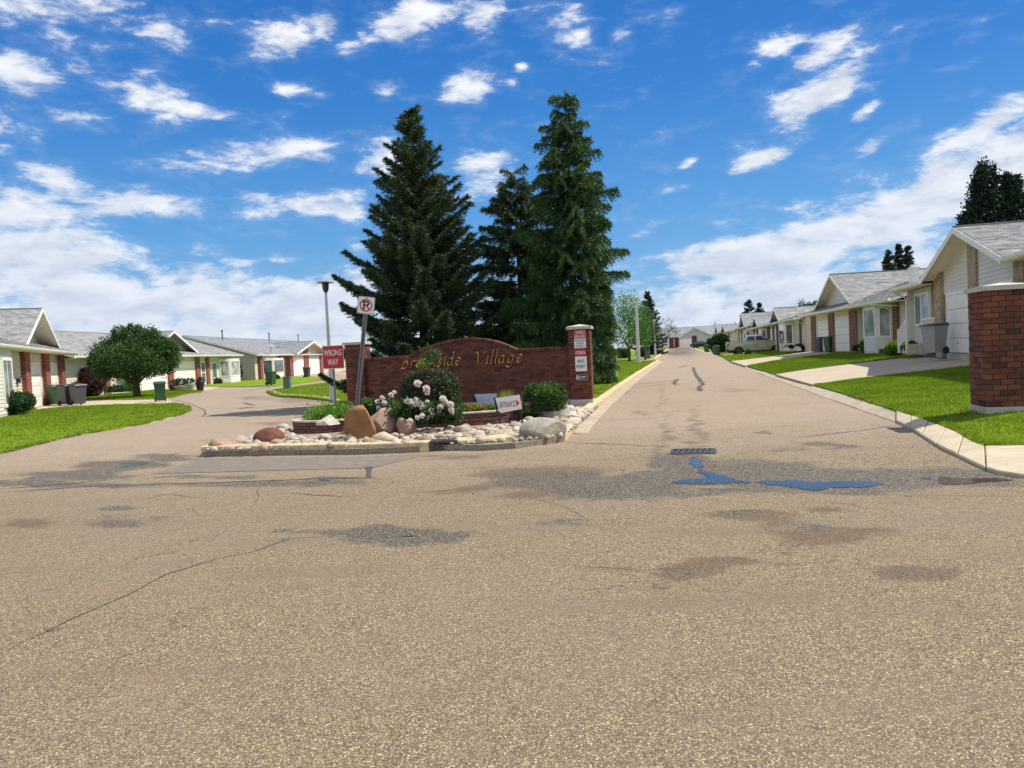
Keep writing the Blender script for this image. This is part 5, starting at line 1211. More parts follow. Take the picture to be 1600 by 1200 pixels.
        def lim(z):
            q = (z - zl + .06) / rise * run; q = max(q, .02); return (q, 2 * run - q)
        if indiv:
            for vs, fs in siding(None, (xl, gw), (1,0), 2*run, zw, za - .1, pitch, lim): mm = s.MB(); mm.add(vs, fs); mm.build('siding_board', sidemat, s.r)
        else:
            m = s.MB(); siding(m, (xl, gw), (1,0), 2*run, zw, za - .1, pitch, lim); m.build('gable_siding', sidemat, s.r)['kind'] = 'stuff'
        m = s.MB(); q0 = lim(zw)[0]; m.prism([(xl + q0, zw), (xr - q0, zw), (xa, za - .09)], gw + .004, gw + .1); m.build('gable_wall', sidemat, s.r)
    def vent(s, x, y, h=.8, r=.08, mat='metal'):
        z = s.ez + s.slope * (y + s.over) if y < s.ry else s.rz - s.slope * (y - s.ry)
        m = s.MB(); m.tube([(x, y, z - .1), (x, y, z + h)], r, 10); m.tube([(x, y, z + h - .12), (x, y, z + h - .08), (x, y, z + h + .08)], [r, r*1.6, r*1.6], 10); m.build('flue_pipe', M[mat], s.r)
    def downspout(s, x, y=-.06):
        m = s.MB(); m.tube([(x, -s.over - .05, s.ez - .14), (x, -s.over*.6, s.ez - .30), (x, y, s.ez - .48), (x, y, s.zg + .15), (x, y - .18, s.zg + .05)], .042, 6); m.build('downspout', M['white'], s.r)
    def mailbox(s, x, z, y=0.0):
        m = s.MB(); m.box(x - .2, x + .2, y - .14, y - .01, z - .1, z + .1); m.box(x - .15, x + .1, y - .13, y - .02, z - .16, z - .14); m.build('mailbox', M['black'], s.r)

# ---- right side, nearest house (tan brick)
h1 = House('brick_and_siding_house', 'nearest right hand bungalow with tan brick columns and tall open front gable', 'house', (16.4, 29.4), (-.25, -1), .85)
h1.main(-4.55, 16, 11, 3.62, 5.02, .55, M['siding'], M['shingle'], .2, rake=.15, wallL=True, gap=(-.02, 8.24))
h1.gable(-.02, 8.24, 5.05, -.60, 0.0, M['shingle'], M['siding'], ezl=3.64, back=6.0, sf=2.98, pitch=.19, rakeh=.20, indiv=True)
h1.front(.9, 8.1, .02, M['siding'], .19, z1=3.0)
h1.front(8.2, 16, .0, M['siding'], .19)
h1.front(-1.5, 0.9, 1.5, M['siding_grey'], .19); h1.side(-1.5, .15, 1.5, 1, M['siding'], .19)
h1.front(-4.5, -1.5, .25, M['siding'], .19, indiv=True)
h1.column(.0, .82, 3.76, y=-.14, yb=.5, mat='brick_tan', indiv=True)
h1.column(3.72, 4.52, 4.70, y=-.10, yb=.10, mat='brick_tan', indiv=True)
h1.column(7.72, 8.4, 3.58, y=-.14, yb=.2, mat='brick_tan')
h1.garage(1.35, 3.55, 2.90, y=-.02); h1.garage(4.75, 7.35, 2.90, y=-.02)
h1.window(-3.95, -3.1, 2.0, 3.2, .24); h1.window(-2.85, -2.0, 2.0, 3.2, .24)
m = h1.MB(); m.box(-4.5, -1.48, -.45, .1, 3.26, 3.46); m.build('window_hood', M['white'], h1.r) if False else None
m = h1.MB(); m.box(-.9, -.75, 1.38, 1.46, 2.75, 2.98); m.box(-.87,-.78,1.30,1.4,2.7,2.9); m.build('porch_light', M['white'], h1.r)
m = h1.MB(); m.box(.98, 1.08, -.075, -.066, 1.95, 2.15); m.build('keypad', M['darkmetal'], h1.r)
# porch deck, steps and white railing
m = h1.MB(); m.box(-1.75, -.02, -.08, 1.45, .8, 1.30); p_ = m.build('porch_deck', M['siding_grey'], h1.r)
for k in range(3):
    m = h1.MB(); m.box(-2.05 - .3*k, -1.751 - .3*k, -.7, .2, .78, 1.18 - .13*k); m.build('step', M['cap'], h1.r)
m = h1.MB(); m.box(-1.75, -.02, -.13, -.07, 2.12, 2.18); m.box(-1.75, -.02, -.13, -.07, 1.42, 1.47); m.build('porch_rail', M['white'], h1.r)
for x in np.arange(-1.68, -.08, .15):
    m = h1.MB(); m.box(x, x + .04, -.12, -.08, 1.47, 2.12); m.build('baluster', M['white'], h1.r)
for x, y, z0_, z1_ in ((-1.85, -.14, .8, 2.25), (-3.2, -.74, .8, 1.80), (-1.9, -.74, .8, 2.2)):
    m = h1.MB(); m.box(x, x + .09, y, y + .09, z0_, z1_); m.build('rail_post', M['white'], h1.r)
def rake_bar(y, za, zb, h_):
    m = h1.MB(); P = [(-3.15, y, za), (-1.82, y, zb), (-1.82, y + .05, zb), (-3.15, y + .05, za)]
    m.add(P + [(a_, b_, c_ + h_) for a_, b_, c_ in P], [(0,3,2,1),(4,5,6,7),(0,1,5,4),(1,2,6,5),(2,3,7,6),(3,0,4,7)]); m.build('stair_rail', M['white'], h1.r)
rake_bar(-.72, 1.72, 2.12, .06); rake_bar(-.72, 1.02, 1.42, .05)
for x in np.arange(-3.0, -1.9, .16):
    zz_ = 1.02 + (x + 3.15) * .30; m = h1.MB(); m.box(x, x + .035, -.71, -.675, zz_, zz_ + .72); m.build('baluster', M['white'], h1.r)
h1.downspout(-4.45)
m = h1.MB(); m.box(-9.0+4.7, -8.3+4.7, 1.1, 1.8, 3.9, 4.9) if False else None
# ---- second house (red brick posts)
h2 = House('brick_and_siding_house', 'second right hand bungalow with red brick posts and two white garage doors', 'house', (21.5, 54.7), (-.15, -1), .72)
h2.main(-.2, 18.9, 13, 3.32, 5.62, .8, M['siding'], M['shingle'], .2, rake=.1, ridge_y=6.6)
h2.gable(1.0, 10.1, 5.62, -.1, .55, M['shingle'], M['siding'], back=6.6, sf=3.75, rakeh=.17)
h2.front(-.2, 11.1, 0, M['siding_cream'], .2); h2.front(11.1, 18.9, .25, M['siding'], .2); h2.side(11.1, .0, .25, 1, M['siding'])
for a, b in ((.25, 1.25), (4.95, 6.05), (9.65, 10.95)): h2.column(a, b, 3.18, y=-.14, yb=.12)
h2.column(12.8, 13.15, 3.18, y=.0, yb=.28); h2.column(16.6, 17.0, 3.18, y=.02, yb=.28)
h2.garage(2.2, 4.75, 2.62, y=-.02); h2.garage(6.55, 9.35, 2.72, y=-.02); h2.mailbox(11.9, 2.15, .24)
h2.bay(13.3, 16.3, .25, .75, 1.55, 2.95, M['siding'], glass='glass_curtain')
h2.downspout(16.7, -.1)
m = h2.MB(); m.tube([(16.2,-.86,3.18),(17.2,-.5,3.05),(17.9,.12,2.95),(17.9,.14,.95)], .045, 6); m.build('downspout', M['white'], h2.r)
m = h2.MB(); m.box(17.9, 18.3, .08, .24, 1.55, 2.0); m.build('meter_box', M['metal_lt'], h2.r)
q = plane_hit(1425, 435, (16.4, 29.4), (-.25, -1), 1.5)
h2b = 15.2; m = h2.MB(); zc = h2.ez + h2.slope * (2.2 + h2.over)
pch = at(1428, 428, 38.0); 
ch = thing('roof_chimney', 'white square metal chimney box on the roof between the two nearest right hand houses', 'chimney', (pch.x, pch.y, pch.z - .35))
MB().box(-.17,.17,-.17,.17,-.9,.60).build('shaft', M['white'], ch); MB().box(-.27,.27,-.27,.27,-.5,-.10).build('flashing', M['metal_lt'], ch)
m = MB(); m.box(-.21,.21,-.21,.21,.601,.67); m.box(-.12,.12,-.12,.12,.67,.80); m.build('cap', M['white'], ch)
# ---- further right hand row
k_ = .217; L0 = (21.6, 55.5)
def fr(x, y): t = Vector((-k_, -1)).normalized(); n = Vector((-t.y, t.x)); return Vector(L0) + t * x + n * y
h3 = House('brick_and_siding_house', 'third right hand bungalow with dark posts and a small flag by its entry', 'house', tuple(fr(-24, 0)), (-k_, -1), .60)
h3.main(0, 22.6, 13, 3.22, 4.75, .7, M['siding_tan'], M['shingle'], .22, tab=.5, course=.2, rake=.1, ridge_y=6)
h3.gable(.9, 8.4, 4.72, -.1, .6, M['shingle'], M['siding_cream'], back=6, tab=.5, course=.2)
h3.front(0, 22.6, 0, M['siding_cream'], .22)
for a in (3.4, 6.4, 9.2, 20.3): h3.column(a, a + .8, 3.05, y=-.14, yb=.1, mat='brick')
h3.column(.2, 1.0, 3.05, y=-.14, yb=.1, mat='brick')
h3.garage(1.2, 3.2, 2.62, y=-.02); h3.garage(4.4, 6.2, 2.62, y=-.02); h3.bay(12.6, 16.8, 0, .7, 1.3, 2.8, M['siding']); h3.downspout(21.5)
h4 = House('brick_and_siding_house', 'fourth right hand bungalow behind the parked pickup, small pale gable', 'house', tuple(fr(-43, 0)), (-k_, -1), .50)
h4.main(0, 18.9, 13, 3.18, 4.62, .7, M['siding_tan'], M['shingle_blue'], .24, tab=.6, course=.25, rake=.05, ridge_y=6)
h4.gable(.6, 8.2, 4.62, -.1, .6, M['shingle_blue'], M['siding_cream'], back=6, tab=.6, course=.25)
h4.front(0, 18.9, 0, M['siding_cream'], .24)
for a in (3.2, 6.8, 8.8, 17.6): h4.column(a, a + .8, 3.0, y=-.14, yb=.1, mat='brick')
h4.garage(4.2, 6.6, 2.55, y=-.02, rows=3); h4.garage(.8, 3.0, 2.55, y=-.02, rows=3); h4.window(11, 12.6, 1.3, 2.7, 0); h4.bay(13.6, 16.8, 0, .6, 1.3, 2.7, M['siding'])
h5 = House('brick_and_siding_house', 'fifth right hand bungalow with the tallest steep dark gable of the row', 'house', tuple(fr(-63.5, 0)), (-k_, -1), .45)
h5.main(0, 20.3, 13, 3.6, 5.7, .7, M['siding_tan'], M['shingle_blue'], .24, tab=.6, course=.25, rake=.05, ridge_y=6)
h5.gable(1.2, 10.6, 5.72, -.1, .7, M['shingle_blue'], M['siding_cream'], back=6, tab=.6, course=.25)
h5.front(0, 20.3, 0, M['siding_cream'], .24)
for a in (.3, 5.2, 10.2): h5.column(a, a + 1.0, 3.4, y=-.14, yb=.1)
h5.garage(1.8, 4.6, 2.6, y=-.02, rows=3); h5.garage(6.6, 9.6, 2.6, y=-.02, rows=3); h5.window(12.5, 14.5, 1.4, 2.9, 0); h5.bay(15.5, 18.8, 0, .6, 1.4, 2.9, M['siding'])
h6 = House('brick_and_siding_house', 'low bungalow with two small dark gables beyond the round green bush', 'house', tuple(fr(-114, 0)), (-k_, -1), .55)
h6.main(0, 46, 14, 3.55, 5.3, .7, M['siding_tan'], M['shingle_blue'], .3, tab=1.0, course=.4, rake=.1, ridge_y=6.5)
h6.gable(2, 17, 5.35, -.1, .7, M['shingle_blue'], M['siding_cream'], back=6.5, tab=1.0, course=.4)
h6.front(0, 46, 0, M['siding_cream'], .3)
for a in (4, 9, 14, 27): h6.column(a, a + 1.2, 3.3, y=-.14, yb=.1, mat='brick')
h6.garage(5.5, 8.6, 2.7, y=-.02, rows=3); h6.garage(10.5, 13.6, 2.7, y=-.02, rows=3); h6.window(32, 35, 1.2, 2.9, 0); h6.window(20, 22.5, 1.2, 2.9, 0)
h7 = House('brick_and_siding_house', 'farthest visible gabled bungalow of the right hand row before the street end', 'house', tuple(fr(-148, 0)), (-k_, -1), .6)
h7.main(0, 33, 14, 3.9, 5.9, .7, M['siding_tan'], M['shingle_blue'], .4, tab=1.2, course=.5, rake=.1, ridge_y=6.5)
h7.gable(9, 23, 6.0, -.1, .7, M['shingle_blue'], M['siding_cream'], back=6.5, tab=1.2, course=.5)
h7.front(0, 33, 0, M['siding_cream'], .4)
for a in (10, 16, 22): h7.column(a, a + 1.2, 3.5, y=-.14, yb=.1, mat='brick')
# ---- house closing the end of the street
he = House('grey_siding_house', 'grey gabled house with dark red brick entry facing the end of the street', 'house', (44.5, 231), (1, -.1), .85)
he.main(0, 40, 14, 4.1, 7.0, .8, M['siding_grey'], M['shingle_blue'], .4, tab=1.2, course=.5, rake=.3, ridge_y=7)
M['siding_end'] = simple('siding_bluegrey', (.50, .52, .53), .6, var=.05)
he.gable(5.9, 15.7, 6.55, -2.0, -1.2, M['shingle_blue'], M['siding_end'], ezl=3.95, back=7, tab=1.2, course=.5, sf=.9, pitch=.4)
he.front(0, 40, 0, M['siding_end'], .4)
he.garage(6.4, 9.6, 3.15, y=-1.28, rows=3)
m = he.MB(); m.box(9.8, 11.2, -1.42, -1.2, .85, 4.1); m.build('red_entry_wall', M['brick'], he.r)
m = he.MB(); m.box(3.3, 6.1, -.3, 0, .85, 3.7); m.build('brick_entry', M['brick'], he.r); m = he.MB(); m.box(4.5, 4.8, -.34, -.3, .85, 3.5); m.build('brick_post', M['siding_tan'], he.r)
m = he.MB(); m.box(.6, 3.2, -.25, 0, .85, 3.8); m.build('white_bay', M['white'], he.r); he.window(1.1, 2.7, 2.4, 3.5, -.25); he.window(1.1, 2.7, 1.7, 2.1, -.25)
for x in (18, 24, 27): he.vent(x, 7, .8, .12)

# ---- left side
ha = House('brick_and_siding_house', 'nearest left hand bungalow with sharp white edged gable and two sunlit garage doors', 'house', (-23.1, 36.5), (-.39, 1), .05)
ha.main(-9.5, 10.9, 12, 2.95, 5.2, .7, M['siding'], M['shingle'], .2, rake=.1, ridge_y=6.2)
ha.gable(.6, 9.7, 5.22, -.05, .9, M['shingle'], M['siding'], back=6.2, rakeh=.16)
ha.front(-4.7, 10.9, .12, M['siding_cream'], .2); ha.front(-9.5, -4.75, -.5, M['siding'], .2); ha.side(-4.75, -.5, .12, 1, M['siding'], .2)
for a, b in ((-.15, 1.0), (4.7, 5.9), (9.3, 10.5)): ha.column(a, b, 2.8, y=-.10, yb=.2)
ha.garage(1.35, 3.9, 2.2, y=.09); ha.garage(6.25, 8.6, 2.2, y=.09); ha.mailbox(-1.1, 1.45, .12)
ha.window(-6.5, -5.15, .55, 2.3, -.5, mull=2, glass='glass_curtain', trim=.13)
ha.vent(9, 4.2, .9)
m = ha.MB(); m.box(10.95, 12.6, .5, 2.6, .05, 2.7); m.build('entry_bay', M['siding'], ha.r); ha.window(11.2, 12.3, .7, 2.2, .49)
hb = House('brick_and_siding_house', 'long left hand bungalow behind the round tree with brick door posts', 'house', (-29, 50), (.02, 1), .08)
hb.main(0, 29.3, 13, 2.80, 5.0, .8, M['siding_cream'], M['shingle'], .2, tab=.45, course=.2, rake=.15, ridge_y=6)
hb.gable(11.0, 20.5, 4.9, -.1, .6, M['shingle'], M['siding_grey'], back=6, tab=.45, course=.2, rakeh=.16, soffitmat='deck')
hb.front(0, 29.3, 0, M['siding_cream'], .2)
for a, b in ((4.4, 5.2), (14.2, 15.1), (19.6, 20.5), (21.9, 22.6)): hb.column(a, b, 2.65, y=-.14, yb=.1)
hb.garage(9.8, 13.6, 2.15, y=-.02); hb.garage(15.5, 19.3, 2.15, y=-.02); hb.window(6.0, 7.4, .7, 2.0, 0)
m = hb.MB(); m.box(20.75, 21.75, -.06, .0, .1, 2.2); d_ = m.build('storm_door', M['white'], hb.r); m = hb.MB(); m.box(20.9, 21.6, -.075, -.062, 1.25, 2.1); m.build('pane', M['glass'], d_); m = hb.MB(); m.box(20.9, 21.6, -.075, -.062, .25, 1.15); m.build('pane', M['glass'], d_)
hb.window(23.3, 24.3, .65, 2.0, 0); hb.bay(25.0, 28.6, 0, .9, .75, 2.15, M['white'], glass='glass_curtain'); hb.vent(7, 5.5, .9); hb.vent(18, 5.6, .8)
hc = House('brick_and_siding_house', 'far left grey sided bungalow with big end gable, bay window and two garage doors', 'house', (-28, 84), (.03, 1), .05)
hc.main(0, 40, 15, 2.80, 5.25, .55, M['siding_grey'], M['shingle_blue'], .22, tab=.6, course=.25, rake=.3, ridge_y=7.5)
hc.gable(12.2, 27.5, 4.55, -1.0, -.2, M['shingle_blue'], M['siding_tan'], ezl=2.9, back=6, tab=.6, course=.25, sf=2.2, rakeh=.22, soffitmat='soffit')
hc.front(0, 7.3, 0, M['siding_tan'], .22); hc.front(7.3, 12.3, .9, M['siding_tan'], .22); hc.front(12.3, 40, -.2, M['siding_tan'], .22); hc.side(7.3, .1, .9, 1, M['siding_tan']); hc.side(12.3, -.2, .9, -1, M['siding_tan'])
for a, b, zt in ((.9, 1.7, 2.6), (8.0, 9.3, 2.6), (11.2, 12.5, 2.6), (17.3, 19.3, 3.6), (24.8, 26.2, 2.7)): hc.column(a, b, zt, y=-.34, yb=-.15 if a > 10 else .05, mat='brick_house')
hc.garage(12.9, 16.9, 2.2, y=-.22); hc.garage(19.7, 24.0, 2.2, y=-.22); hc.bay(2.2, 7.0, 0, 1.1, .75, 2.1, M['white'])
hc.vent(6.5, 6.0, 1.1); hc.vent(24, 6.5, 1.1); hc.vent(39, 7, 1.1)
m = hc.MB(); m.box(-.03, .0, 2.6, 5.6, 1.0, 2.2); m.build('end_window', M['glass'], hc.r)
q = at(393, 592, 84); g = at(398, 552, 86.3)
sd = thing('satellite_dish', 'grey satellite dish and mast standing on the far left grey roof', 'dish', (-27.2, 87.5, 3.15))
m = MB(); m.tube([(0,0,-.2),(0,0,.6)], .03, 6); m.build('mast', M['metal'], sd); m = MB(); m.tube([(.1,-.05,.55),(.16,-.08,.58),(.22,-.11,.62)], [.05,.25,.33], 12); m.build('bowl', M['metal'], sd)
m = MB(); m.tube([(.1,-.05,.4),(1.0,-.3,.35)], .03, 5); m.tube([(1.0,-.3,.35),(1.0,-.3,.55)], .05, 5); m.build('feed_arm', M['metal'], sd)

# ================================================================ BINS, LAMPS, BOXES
def wheelie(label, g, rotz, mat, h=1.06, lidmat=None, w_=.29, group='wheeled bins'):
    b = thing('wheelie_bin', label, 'bin', tuple(g), rotz, group)
    m = MB(); m.frus((0, 0), w_*.78, w_*.85, .06, w_, w_*1.15, h*.9); m.frus((0, 0), w_*1.07, w_*1.22, h*.86, w_*1.07, w_*1.22, h*.9); m.build('body', M[mat], b)
    m = MB(); m.add([(-w_*1.1,-w_*1.3,h*.905),(w_*1.1,-w_*1.3,h*.905),(w_*1.1,w_*1.25,h*.905),(-w_*1.1,w_*1.25,h*.905),(-w_*1.0,-w_*1.2,h*.95),(w_*1.0,-w_*1.2,h*.95),(w_*1.0,w_*1.2,h),(-w_*1.0,w_*1.2,h)], [(0,3,2,1),(4,5,6,7),(0,1,5,4),(1,2,6,5),(2,3,7,6),(3,0,4,7)]); m.build('lid', M[lidmat or mat], b)
    m = MB(); m.tube([(-w_*.9, w_*1.45, h*.93), (w_*.9, w_*1.45, h*.93)], .018, 6); m.build('handle', M[lidmat or mat], b)
    for sx in (-1, 1):
        m = MB(); m.tube([(sx*w_*.78, w_*.8, .13), (sx*(w_*.78+.06), w_*.8, .13)], .13, 14); m.build('wheel', M['rubber'], b)
    return b
wheelie('dark green wheeled bin left of two black ones by the left garage', G(88, 633, .03), R_(60), 'bingreen', 1.08)
wheelie('charcoal wheeled bin in the middle of the three by the left garage', G(105, 633, .03), R_(64), 'binblack', 1.10)
wheelie('charcoal wheeled bin at the right end of the three by the left garage', G(123, 632.5, .03), R_(58), 'binblack', 1.10)
wheelie('bright green wheeled bin alone at the road edge near the round tree', G(251, 627.5, .03), R_(25), 'bingreen', 1.02, w_=.27)
wheelie('green wheeled bin on the lawn in front of the far left bay window', G(424, 601.5, .05), R_(70), 'bingreen', 1.1)
wheelie('dark wheeled bin between the two far left garage doors', G(480, 589.5, .02), R_(80), 'binblack', 1.15)
wheelie('dark wheeled bin beside the brick post of the long left bungalow', G(267, 604.5, .02), R_(80), 'binblack', 1.15)
wheelie('blue charcoal bin left of a green one at the second garage', G(1283, 551, .10), R_(-80), 'binblack', 1.08, w_=.25)
wheelie('dark green bin right of the charcoal one at the second garage', G(1297.5, 551.5, .10), R_(-75), 'bingreen', 1.1, w_=.27)
wheelie('small dark green bin at the kerb before the round bush, nearer one', G(1119, 555.5, .1), R_(-80), 'bingreen', 1.08, w_=.25)
wheelie('small dark green bin at the kerb, farther of the two by the bush', G(1104, 550.5, .1), R_(-80), 'bingreen', 1.1, w_=.26)
b = wheelie('large light grey wheeled cart with dark lid beside the porch of the nearest right house', (at(1461, 555, 27.6)), R_(-70), 'bingrey', 1.12, 'binblack', w_=.29)
b.location.z = .82
m = MB(); m.box(-.46,.46,-.02,.02,0,.035); 
lamp_specs = []
def post_lamp(label, g, H_, r, top, lean=0.0):
    l = thing('street_lamp', label, 'lamp', tuple(g), 0, 'street lamps'); l.rotation_euler = (0, lean, 0)
    m = MB(); m.tube([(0,0,-.1),(0,0,H_*.35),(0,0,H_)], [r*1.25, r, r*.72], 12); m.build('pole', M['metal_lt'], l)
    m = MB(); m.box(-r*1.9, r*1.9, -r*1.9, r*1.9, -.05, .04); m.build('base_plate', M['metal'], l)
    if top == 'disc':
        m = MB(); m.tube([(0,0,H_),(0,0,H_+.12),(0,0,H_+.38)], [.06,.12,.14], 14); m.build('lantern', M['binblack'], l)
        m = MB(); m.tube([(0,0,H_+.38),(0,0,H_+.40),(0,0,H_+.45)], [.33,.32,.08], 20); m.build('shade', simple('lamp_shade_'+label[:3], (.25,.16,.12), .5), l)
    else:
        m = MB(); m.tube([(0,0,H_-.02),(0,0,H_+.10),(0,0,H_+.26),(0,0,H_+.34)], [.12,.24,.27,.10], 14); m.build('lantern', M['metal_lt'], l)
    return l
g = G(519, 626, .09); post_lamp('tall grey street lamp with flat disc shade left of the spruces', g, at(510, 449, g.y).z - g.z - .2, .075, 'disc')
g = G(998, 568, .1); post_lamp('nearer pale street lamp on the grass right of the spruces', g, at(992, 470, g.y).z - g.z, .14, 'cone')
g = G(1024, 554, .1); post_lamp('farther thin street lamp in front of the distant spruce', g, at(1019, 503, g.y).z - g.z, .13, 'cone')
g = G(523.5, 627, .09); wp_ = thing('marker_post', 'slim white marker post directly right of the left street lamp', 'post', tuple(g)); MB().box(-.05,.05,-.05,.05,-.1,1.55).build('post', M['white'], wp_); MB().box(-.06,.06,-.06,.06,1.551,1.60).build('cap', M['white'], wp_)
def ubox(label, g, w_, d, h, mat='utility', rot=0):
    b = thing('utility_box', label, 'utility box', tuple(g), rot); m = MB(); m.box(-w_/2, w_/2, -d/2, d/2, 0, h); m.build('cabinet', M[mat], b); m = MB(); m.box(-w_/2-.03, w_/2+.03, -d/2-.03, d/2+.03, h+.001, h+.05); m.build('lid', M[mat], b)
    m = MB(); m.box(-w_/2+.05, w_/2-.05, -d/2-.012, -d/2-.001, .1, h-.08); m.build('door', M[mat], b)
ubox('grey green utility cabinet on the island lawn across from the far left garages', G(449.5, 607, .09), .40, .4, .70)
ubox('small green utility box at the lawn edge below the nearer right lamp', G(1012, 560.5, .1), .5, .5, 1.0, 'utility')
g = G(957, 588, .09); ubox('pair of pale pedestals under the spruce beside the long kerb', g, .34, .3, .95, 'metal_lt'); 
g = G(964, 588, .09); mp = thing('marker_post', 'short grey post right of the pale pedestals under the spruce', 'post', tuple(g)); MB().box(-.05,.05,-.05,.05,-.05,1.05).build('post', M['white'], mp); MB().box(-.06,.06,-.06,.06,1.051,1.09).build('cap', M['metal'], mp)

# ---- pots
def pot(label, g, r, h, mat, plantmat=None, flower=None, seed=1, sq=False):
    p = thing('planter_pot', label, 'plant pot', tuple(g)); m = MB()
    if sq: m.frus((0,0), r*.65, r*.65, 0, r, r, h); m.frus((0,0), r*1.06, r*1.06, h*.9, r*1.06, r*1.06, h*1.0)
    else: m.tube([(0,0,0),(0,0,h*.85),(0,0,h*.86),(0,0,h)], [r*.68,r,r*1.1,r*1.1], 16)
    m.build('pot', mat, p); rn = np.random.default_rng(seed)
    if plantmat:
        V, F, q = blobleaves([((0,0,h+r*.5), (r*1.0, r*1.0, r*.6), 500)], 7, r*.28, r*.14, rn, .5); link('foliage', npmesh('foliage', V, F, plantmat, q), p)
    if flower:
        V, F, q = blobleaves([((0,0,h+r*.6), (r*1.1, r*1.1, r*.6), 130)], 5, r*.28, r*.26, rn, .9); link('flowers', npmesh('flowers', V, F, flower, q), p)
pot('pot of pink flowers nearest the brick post at the long left bungalow drive', G(272, 610.5, .05), .36, .42, M['binblack'], M['leaf'], M['petal_pink'], 1)
pot('wide low dark trough on pale feet between two flower pots', G(284, 610.5, .05), .50, .36, M['cap'], M['leaf_dark'], None, 2)
pot('pale round pot with dark green plant on the long left bungalow drive', G(298, 610.5, .05), .34, .5, M['cap'], M['leaf_dark'], None, 3)
pot('tall dark pot with purple plant, rightmost of the row of pots', G(313, 610.5, .05), .30, .6, M['black'], M['leaf_purple'], None, 4)
pot('large charcoal square pot with sparse plant in front of the second garage column', G(1328, 549, .10), .55, .8, M['binblack'], M['leaf_dark'], None, 5, True)
fg = thing('garden_flag', 'small red and white flag hanging by the third right hand house', 'flag', tuple(at(1222, 541, 62))); fg.scale = (.6, .6, 1.0)
m = MB(); m.tube([(0,0,-.2),(0,0,1.1)], .02, 5); m.build('pole', M['black'], fg)
m = MB()
for i in range(6):
    x0, x1 = -.3 + i*.1, -.2 + i*.1; z0_, z1_ = .9 + .06*math.sin(i), .9 + .06*math.sin(i+1); m.add([(x0, .02*math.sin(i*2), z0_-.35),(x1, .02*math.sin(i*2+2), z1_-.35),(x1, .02*math.sin(i*2+2), z1_+.1),(x0, .02*math.sin(i*2), z0_+.1)], [(0,1,2,3)])
m.build('cloth', M['sign_red'], fg); MB().box(-.14,.16,-.035,-.03,.60,.95).build('emblem', M['sign_white'], fg)
m = MB(); 
# ================================================================ VEHICLES
def loft(m, sections):
    """sections: list of rings (same count) of (x,y,z)"""
    n = len(sections[0]); vs = [p for s_ in sections for p in s_]; fs = []
    for i in range(len(sections) - 1):
        for k in range(n): fs.append((i*n+k, i*n+(k+1)%n, (i+1)*n+(k+1)%n, (i+1)*n+k))
    fs.append(tuple(range(n))[::-1]); fs.append(tuple((len(sections)-1)*n + k for k in range(n))); m.add(vs, fs)
def wheel(parent, x, y, r, w_, sgn):
    m = MB(); m.tube([(x, y - w_/2, r), (x, y - w_/2 + .03, r), (x, y + w_/2 - .03, r), (x, y + w_/2, r)], [r*.93, r, r, r*.93], 24); o = m.build('wheel', M['rubber'], parent)
    m = MB(); yy = y + sgn * w_/2; m.tube([(x, yy - sgn*.02, r), (x, yy + sgn*.012, r)], [r*.62, r*.55], 18); m.build('rim', M['rimdark'], o)
M['rimdark'] = simple('rim_dark', (.06, .06, .065), .35, .6)
M['truckpaint'] = simple('truck_paint', (.46, .41, .29), .32, .15, var=.03, scale=1); M['truckpaint'].node_tree.nodes['Principled BSDF'].inputs['Coat Weight'].default_value = .6
M['trim'] = simple('black_trim', (.03, .03, .03), .6); M['taillamp'] = simple('tail_lamp', (.22, .01, .01), .25)
